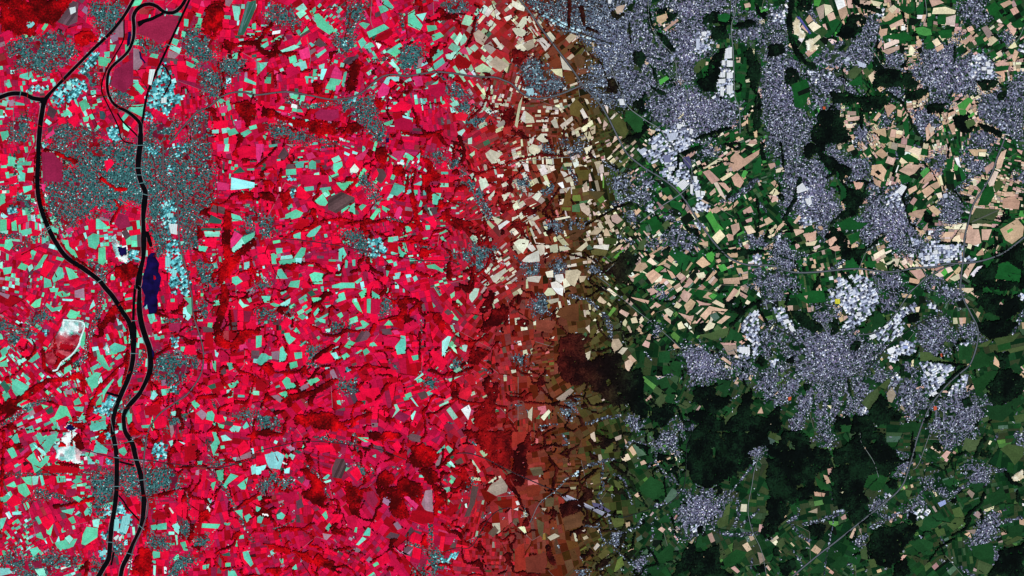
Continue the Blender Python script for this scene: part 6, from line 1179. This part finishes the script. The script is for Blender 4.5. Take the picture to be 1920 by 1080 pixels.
def make_wood(test, box, seed, label, amp=2.2, warm=0.0):
    X, Y, n, rg = grid_cells(box, 2.3, .3 + seed * .7, seed, .38)
    cx, cy = cell_centres(X, Y)
    ins = test(cx, cy) & np.isin(occ_at(cx, cy), (0, 4)) & (rg.random(cx.shape) > .012)
    if amp > 2: ins &= (.6 * noise(cx, cy, 16, 40) + .4 * noise(cx, cy, 6, 41)) < .82
    if ins.sum() < 3: return None
    Z = 9 + 26 * rg.random(X.shape) + 34 * noise(X, Y, 26, 8)
    pn = .55 * noise(cx, cy, 34, 11) + .45 * noise(cx, cy, 11, 12); sp = rg.random(cx.shape)
    lo = np.array((78, 0, 6)); hi = np.array((214, 6, 18)); k = np.clip((pn - .28) * 2.0 + (sp - .5) * .5, 0, 1)[..., None]
    lo2 = np.array((4, 11, 10)); hi2 = np.array((17, 41, 25)); k2 = np.clip((pn - .36) * 2.4 + (sp - .5) * .9, 0, 1)[..., None]
    t = alpha(cx)[..., None]
    disp = (lo + (hi - lo) * k) * (1 - t) + (lo2 + (hi2 - lo2) * k2) * t
    tint = np.clip(lin(disp) / KL, .001, .9)
    v, f, tt = build_cells("wood", X, Y, Z, ins, tint, M_WOOD, True)
    o = mesh_obj("woodland", v, f.ravel(), np.arange(len(f)) * 4, tt, M_WOOD)
    tag(o, label, "woodland", None, "stuff")
    iy = np.clip(np.floor(cy[ins]).astype(int) + MY, 0, RH - 1); ix = np.clip(np.floor(cx[ins]).astype(int) + MX, 0, RW - 1)
    for a in (-1, 0, 1):
        for c in (-1, 0, 1):
            yy = np.clip(iy + a, 0, RH - 1); xx = np.clip(ix + c, 0, RW - 1); s = occ[yy, xx] == 0
            occ[yy[s], xx[s]] = 4
    return o
def wcol(x):
    a = alpha(x)
    return "dark red" if a < .3 else "maroon" if a < .8 else "blackish green"
WOODS.sort(key=lambda p: -abs(area(p)))
for i, p in enumerate(WOODS):
    c = cen(p); ar = abs(area(p))
    nm = ("extensive" if ar > 4000 else "large" if ar > 900 else "small" if ar > 250 else "tiny") + " " + wcol(c[0]) + " wood"
    make_wood(lambda x, y, p=p: sdist(x, y, p) < min(13, 3 + .22 * math.sqrt(abs(area(p)))) * (.6 * noise(x, y, 11, 61) + .4 * noise(x, y, 4, 62) - np.where(x > 1150, .40, .45)), box_of(p, 8), 100 + i, unique(nm, where(*c)))
for i, (w, p) in enumerate(STRIPS):
    c = p[len(p) // 2]
    make_wood(lambda x, y, p=p, w=w: line_d(x, y, p) < w / 2 * (.55 + .9 * noise(x, y, 14, 3)), box_of(p, w + 3), 300 + i,
              unique("thin %s tree strip" % wcol(c[0]), where(*c)), 1.0)

# winding wooded valleys and gullies: where two folds of the land meet
tmask = np.zeros_like(occ, bool)
_keep = occ.copy()
for k, p in TOWNS: mark_poly(p, 99)
for w, p in RIBBONS: mark_line(p, w / 2, 99)
tmask = occ == 99; occ[:] = _keep
veins = ((400, 250, 960, 700, .021), (400, 700, 1010, 1080, .024), (930, 560, 1230, 1080, .017), (1640, 760, 1920, 1080, .012), (0, 640, 170, 800, .02), (1180, 230, 1480, 700, .010), (1460, 150, 1920, 540, .008))
for i, (x0, y0, x1, y1, wd) in enumerate(veins):
    def fold(x, y, wd=wd):
        f1 = .72 * noise(x, y, 62, 80) + .28 * noise(x, y, 21, 81)
        return (np.abs(f1 - .5) < wd * (.3 + 1.5 * noise(x, y, 17, 82))) & (noise(x, y, 40, 83) > .33) & ~tmask[np.clip(np.floor(y).astype(int) + MY, 0, RH - 1), np.clip(np.floor(x).astype(int) + MX, 0, RW - 1)]
    make_wood(fold, (x0, y0, x1, y1), 460 + i, unique("network of thin %s wooded gullies" % wcol((x0 + x1) / 2), where((x0 + x1) / 2, (y0 + y1) / 2)), 1.0)

for i, (x0, y0, x1, y1, wd) in enumerate(((400, 60, 960, 560, .010), (400, 560, 1010, 1080, .013), (960, 560, 1220, 1080, .012))):
    def fold2(x, y, wd=wd):
        f1 = .7 * noise(x, y, 37, 90) + .3 * noise(x, y, 13, 91)
        return (np.abs(f1 - .5) < wd * (.3 + 1.4 * noise(x, y, 12, 92))) & (noise(x, y, 30, 93) > .38) & ~tmask[np.clip(np.floor(y).astype(int) + MY, 0, RH - 1), np.clip(np.floor(x).astype(int) + MX, 0, RW - 1)]
    make_wood(fold2, (x0, y0, x1, y1), 480 + i, unique("scatter of fine %s tree lines" % wcol((x0 + x1) / 2), where((x0 + x1) / 2, (y0 + y1) / 2)), 1.0)

QUARRIES.sort(key=lambda p: -abs(area(p)))
for i, p in enumerate(QUARRIES):
    c = cen(p)
    X, Y, n, rg = grid_cells(box_of(p, 5), 2.4, .5 + i, 500 + i, .4)
    cx, cy = cell_centres(X, Y)
    ins = patch_mask(lambda x, y: in_poly(x, y, p), cx, cy, 1.5, 8, i) & np.isin(occ_at(cx, cy), (0, 4))
    lev = noise(X, Y, 14, 20)
    Z = 6 + np.floor(lev * 5) * 7 + 3 * rg.random(X.shape)          # benches
    k = noise(cx, cy, 10, 21)[..., None]; sp = rg.random(cx.shape)[..., None]
    k = np.clip((k - .2) * 1.7 + (sp - .5) * .35, 0, 1)
    tone = .4 if i == 0 else 1.0
    up = np.clip(1.9 - (cy - 598) / 20 + (noise(cx, cy, 6, 60) - .5) * .5, 0, 1)[..., None] if abs(c[0] - 120) < 40 and abs(c[1] - 650) < 60 else 1.0
    rock = np.array((132, 205, 200)) + (np.array((246, 255, 253)) - np.array((132, 205, 200))) * np.clip(k * 1.5, 0, 1)
    soil = np.array((150, 14, 36)) + (np.array((205, 90, 100)) - np.array((150, 14, 36))) * k
    mixk = np.clip(up * 1.6 - .15 - (noise(cx, cy, 7, 63)[..., None] > .72) * .8, 0, 1)
    d1 = soil + (rock - soil) * mixk
    a2 = np.array((222, 204, 168)); b2_ = np.array((255, 252, 238)); d2 = a2 + (b2_ - a2) * k
    t = alpha(cx)[..., None]
    tint = np.clip(lin(d1 * (1 - t) + d2 * t) / KL, .002, .93)
    v, f, tt = build_cells("quarry", X, Y, Z, ins, tint, M_QUARRY, True)
    o = mesh_obj("quarry", v, f.ravel(), np.arange(len(f)) * 4, tt, M_QUARRY)
    tag(o, unique("pale stepped open quarry", where(*c)), None, None, "structure")
    mark_poly(p, 6, 0)
    if i == 0:                                                       # haul road ring of the oval pit
        ring = smooth([TILE['A2'] and (x / 4, 540 + y / 4) for x, y in ((475, 238), (628, 262), (605, 380), (590, 430), (540, 500), (460, 560), (430, 612), (395, 620))])
        v, f = ribbon(ring, 1.5, 46)
        q = mesh_obj("haul_road", v, np.array(f).ravel(), np.arange(len(f)) * 4, np.tile(lin((225, 252, 248)) / KL, (len(f), 1)), M_QUARRY, parent=o)

# ------------------------------------------------------------------ towns and villages
def town_cells(kind, test, box, seed, label, name):
    dense = kind in "CU"
    cs = {'C': 1.95, 'U': 1.95, 'I': 4.3, 'R': 2.0}[kind]
    X, Y, n, rg = grid_cells(box, cs, noise(box[0], box[1], 90, 6) * 6.28, seed, .13)
    if kind != 'I':                                   # streets bend with the lie of the land
        X, Y = X + 16 * (noise(X, Y, 46, 54) - .5), Y + 16 * (noise(X, Y, 46, 55) - .5)
    cx, cy = cell_centres(X, Y)
    rag = .55 * noise(cx, cy, 13, 50 + seed % 7) + .45 * noise(cx, cy, 5, 51)
    ins = test(cx, cy, rag)
    if kind in 'CU':                                  # houses thin out into the fields
        ins &= test(cx, cy, rag - .22) | (rg.random(cx.shape) < .72)
        ins |= test(cx, cy, rag + .32) & (rg.random(cx.shape) < .34)
        ins |= test(cx, cy, rag + .62) & (rg.random(cx.shape) < .14)
    ins &= np.isin(occ_at(cx, cy), (0,))
    rr = np.hypot(cx - (box[0] + box[2]) / 2, cy - (box[1] + box[3]) / 2) / (.5 * math.sqrt((box[2] - box[0]) * (box[3] - box[1])))
    if kind in 'CU':
        gap = .5 * noise(cx, cy, 18, 56) + .5 * noise(cx, cy, 6, 57)
        ins &= gap < ((.90 - .22 * np.clip(rr, 0, 1.1)) if kind == 'C' else .70)
    if kind == 'R': ins &= rg.random(cx.shape) < .8
    if kind == 'U': ins &= (rg.random(cx.shape) < .95)
    if ins.sum() < 3: return
    sh = cx.shape; u = rg.random(sh); w = rg.random(sh)[..., None]; w2 = rg.random(sh)[..., None]
    clump = noise(cx, cy, 13, 31)
    def lerp(a, b_, k): return np.array(a, float) + (np.array(b_, float) - np.array(a, float)) * k
    # gardens, streets and roofs of the infrared side / natural side
    if kind == 'I':
        A = np.where((u < .40)[..., None], lerp((84, 200, 210), (190, 255, 255), w), np.where((u < .76)[..., None], lerp((42, 112, 122), (92, 178, 186), w), np.where((u < .9)[..., None], lerp((30, 52, 58), (70, 95, 100), w), lerp((150, 20, 44), (200, 20, 50), w))))
        B = np.where((u < .50)[..., None], lerp((178, 188, 214), (250, 250, 255), w), np.where((u < .78)[..., None], lerp((92, 98, 122), (160, 166, 192), w), np.where((u < .90)[..., None], lerp((38, 44, 52), (84, 88, 104), w), lerp((22, 60, 34), (60, 88, 52), w))))
    else:
        g_ = {'C': .20, 'U': .24, 'R': .34}[kind] + .34 * (clump - .5) + .26 * (np.clip(rr, 0, 1.2) - .5)
        br = {'C': .03, 'U': .03, 'R': .05}[kind] + {'C': .07, 'U': .06, 'R': .05}[kind] * alpha(cx)
        dk = .28
        A = np.where((u < g_)[..., None], lerp((128, 16, 34), (190, 22, 50), w), np.where((u < g_ + dk)[..., None], lerp((30, 42, 48), (56, 76, 80), w),
            np.where((u > 1 - br)[..., None], lerp((130, 190, 195), (205, 240, 240), w), lerp((36, 82, 84), (76, 134, 134), w))))
        B = np.where((u < g_ * .85)[..., None], lerp((22, 44, 32), (44, 70, 46), w), np.where((u < g_ * .85 + dk)[..., None], lerp((22, 28, 36), (52, 57, 72), w),
            np.where((u > 1 - br)[..., None], lerp((170, 180, 205), (238, 242, 255), w), lerp((68, 71, 92), (130, 133, 160), w) + np.array((10, -4, 0)) * (w2 > .85))))
    if kind == 'C':                                   # old core: tight roofs, little green
        core = np.clip(1.25 - 2.2 * rr, 0, 1)[..., None]; A = A * (1 + .10 * core); B = B * (1 + .16 * core) + core * np.array((6, 2, 6))
    if kind in 'CU':                                  # streets
        gi, gj = np.meshgrid(np.arange(sh[0]), np.arange(sh[1]), indexing='ij')
        st = (((gi % 5 == 0) | (gj % 7 == 0)) & (rg.random(sh) < .75))[..., None]
        A = np.where(st, lerp((50, 94, 96), (92, 138, 140), w), A); B = np.where(st, lerp((96, 98, 114), (146, 148, 168), w), B)
    t = alpha(cx)[..., None]
    tint = np.clip(lin(np.clip(A * (1 - t) + B * t, 0, 255)) / KL, .002, .93)
    Z = np.full(X.shape, 3.2 + .3 * (seed % 5)); Z += .2 * rg.random(X.shape)
    v, f, tt = build_cells(name, X, Y, Z, ins, tint, M_TOWN)
    # buildings: one block on most cells
    ii, jj = np.nonzero(ins & (rg.random(sh) < (.62 if kind != 'I' else .55)) & ~((u < .2) if kind != 'I' else (u > .9)))
    if len(ii):
        C = np.stack([cx[ii, jj], cy[ii, jj]], 1)
        corners = np.stack([np.stack([X[ii + a, jj + c], Y[ii + a, jj + c]], 1) for a, c in ((0, 0), (0, 1), (1, 1), (1, 0))], 1)
        sc = rg.uniform(.4, .85, (len(ii), 1, 1)) if kind != 'I' else rg.uniform(.6, .96, (len(ii), 1, 1))
        q = C[:, None, :] + (corners - C[:, None, :]) * sc
        xs = (q[..., 0] - W0 / 2) * S; ys = (H0 / 2 - q[..., 1]) * S
        h = (rg.uniform(7, 16, len(ii)) + (8 if kind in 'CI' else 0) * rg.random(len(ii)))[:, None] + np.zeros((1, 4))
        base = np.stack([xs, ys, np.zeros_like(xs)], 2).reshape(-1, 3); top = np.stack([xs, ys, h], 2).reshape(-1, 3)
        nb = len(ii); b0 = len(v); o4 = np.arange(nb)[:, None] * 4
        roof = b0 + nb * 4 + o4 + np.arange(4)
        sides = [np.concatenate([b0 + o4 + a, b0 + o4 + c, b0 + nb * 4 + o4 + c, b0 + nb * 4 + o4 + a], 1) for a, c in ((0, 1), (1, 2), (2, 3), (3, 0))]
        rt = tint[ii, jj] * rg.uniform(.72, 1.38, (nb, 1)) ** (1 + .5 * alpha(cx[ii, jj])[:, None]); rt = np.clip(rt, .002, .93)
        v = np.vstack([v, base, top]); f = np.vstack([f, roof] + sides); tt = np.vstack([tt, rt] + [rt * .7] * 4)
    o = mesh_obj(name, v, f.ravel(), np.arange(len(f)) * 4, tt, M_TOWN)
    tag(o, label, {'C': 'city', 'U': 'town', 'I': 'industry', 'R': 'village'}[kind], None, "stuff")
    iy = np.clip(np.floor(cy[ins]).astype(int) + MY, 0, RH - 1); ix = np.clip(np.floor(cx[ins]).astype(int) + MX, 0, RW - 1)
    for a in (-1, 0, 1):
        for c in (-1, 0, 1):
            yy = np.clip(iy + a, 0, RH - 1); xx = np.clip(ix + c, 0, RW - 1); s = occ[yy, xx] == 0
            occ[yy[s], xx[s]] = 5
def tcol(x): return "teal grey" if alpha(x) < .35 else "blue grey" if alpha(x) < .8 else "lavender grey"
order = {'I': 0, 'C': 1, 'U': 2}
TOWNS.sort(key=lambda t: (order[t[0]], -abs(area(t[1]))))
for i, (k, p) in enumerate(TOWNS):
    c = cen(p); ar = abs(area(p))
    if k == 'I': nm, lb = "industrial_estate", ("large " if ar > 1200 else "small ") + ("bright cyan" if alpha(c[0]) < .35 else "bright white") + " works and sheds"
    elif k == 'C': nm, lb = "city_quarter", ("sprawling " if ar > 9000 else "dense ") + tcol(c[0]) + " city quarter"
    else: nm, lb = "town", ("large " if ar > 1500 else "small ") + tcol(c[0]) + " town"
    town_cells(k, lambda x, y, g, p=p, am=(5 if k == 'I' else 24 if k == 'C' else 17): sdist(x, y, p) < am * (g - .40), box_of(p, 22), 700 + i, unique(lb, where(*c)), nm)
for i, (w, p) in enumerate(RIBBONS):
    c = p[len(p) // 2]
    arm = w > 14
    town_cells('U' if arm else 'R', lambda x, y, g, p=p, w=w: line_d(x, y, p) < w / 2 * (.55 + .95 * g), box_of(p, w + 8), 1000 + i,
               unique("%s %s" % (tcol(c[0]), "suburb along its road" if arm else "ribbon village"), where(*c)), "suburb" if arm else "village")

# single trees, copses and garden shrubs out in the meadows
ft = MB(); fr = random.Random(78)
for _ in range(9000):
    x, y = fr.uniform(-40, W0 + 40), fr.uniform(-40, H0 + 40)
    if fr.random() < bare(x, y) * 2.2: continue
    if occ_at(np.array([x]), np.array([y]))[0] not in (0,): continue
    if noise(x, y, 30, 70) < .42: continue
    a = fr.uniform(0, 3.1); lx, ly = fr.uniform(.4, 1.5), fr.uniform(.35, .8)
    q = [P(x + math.cos(a) * u * lx - math.sin(a) * w * ly, y + math.sin(a) * u * lx + math.cos(a) * w * ly) for u, w in ((-1, -.4), (-.3, -1), (.7, -.8), (1, .2), (.3, 1), (-.6, .8))]
    if area(q) < 0: q = q[::-1]
    top = (*P(x, y), 10 + 9 * fr.random()); t = mixc(np.array((120, 2, 16)) * fr.uniform(.6, 1.3), np.array((13, 36, 22)) * fr.uniform(.6, 1.4), x)
    for i in range(6):
        ft.poly([(q[i - 1][0], q[i - 1][1], 2), (q[i][0], q[i][1], 2), top], t)
o = ft.build("meadow_tree", M_WOOD); tag(o, "scattered dark trees and copses in the meadows", "trees", None, "stuff")

# farmsteads: little bright clusters out among the fields
fm = MB(); fr = random.Random(77)
for _ in range(1500):
    x, y = fr.uniform(-MX, W0 + MX), fr.uniform(-MY, H0 + MY)
    if x < 480 and fr.random() < .4: continue
    if occ_at(np.array([x]), np.array([y]))[0] not in (0,): continue
    for _k in range(fr.randint(2, 7)):
        px, py = x + fr.gauss(0, 1.6), y + fr.gauss(0, 1.6); a = fr.uniform(0, 3.1); lx, ly = fr.uniform(.5, 1.5), fr.uniform(.35, .8)
        q = [(px + math.cos(a) * sx2 * lx - math.sin(a) * sy2 * ly, py + math.sin(a) * sx2 * lx + math.cos(a) * sy2 * ly) for sx2, sy2 in ((-1, -1), (1, -1), (1, 1), (-1, 1))]
        v = fr.random()
        tint = mixc(np.array((70, 100, 110)) + v ** 2 * np.array((150, 145, 140)), np.array((80, 84, 100)) + v ** 2 * np.array((165, 165, 155)), px)
        fm.prism(q, 0, 8 + 5 * fr.random(), tint)
o = fm.build("farmstead", M_TOWN); tag(o, "scattered tiny farm clusters among the fields", "farms", None, "stuff")

# rail yard in the brown valley: pale ballast with dark sidings
p = [(960 + x / 4, 810 + y / 4) for x, y in ((365, 472), (420, 474), (560, 540), (640, 578), (745, 622), (700, 642), (580, 572), (480, 552), (400, 512))]
mb = MB(); mb.prism(p, 0, 9, mixc((178, 178, 195), (178, 180, 200), 1090))
yard = mb.build("rail_yard", M_ROAD)
tag(yard, "long pale rail yard in the brown valley", None, None, "structure")
for s in range(6):
    sp = smooth([(960 + x / 4 - s * .7 + 1.5, 810 + (y + 6) / 4 + s * .9 - 2) for x, y in ((380, 480), (500, 535), (620, 580), (720, 628))])
    v, f = ribbon(sp, .22, 9.6 + .1 * s)
    mesh_obj("siding", v, np.array(f).ravel(), np.arange(len(f)) * 4, np.tile(lin((70, 70, 84)) / KL, (len(f), 1)), M_ROAD, parent=yard)
p = [(960 + x / 4, 810 + y / 4) for x, y in ((600, 528), (650, 538), (742, 590), (722, 604), (610, 556))]
mb = MB(); mb.prism(p, 0, 11, mixc((90, 84, 110), (92, 88, 122), 1130)); mb.build("loading_apron", M_ROAD, yard)

# airstrips
for lab, t, pts, w in (("long grey airstrip at the top", 'A0', ((1865, 10), (1800, 245)), 4.0), ("thin taxiway beside the airstrip", 'A0', ((1905, 20), (1830, 190)), 1.6),
                       ("short grass airfield runway", 'D1', ((1530, 585), (1720, 500)), 2.4)):
    p = [(TILE[t][0] + x / 4, TILE[t][1] + y / 4) for x, y in pts]
    sp = np.array([np.array(p[0]) + (np.array(p[1]) - np.array(p[0])) * s for s in np.linspace(0, 1, 8)])
    v, f = ribbon(sp, w / 2, 10.0)
    o = mesh_obj("runway", v, np.array(f).ravel(), np.arange(len(f)) * 4, np.tile(mixc((84, 124, 122), (88, 92, 84), p[0][0]), (len(f), 1)), M_ROAD)
    tag(o, lab, None, None, "structure")
print("plots", nplot, "fields", len(FIELDS), "woods", len(WOODS), "towns", len(TOWNS))
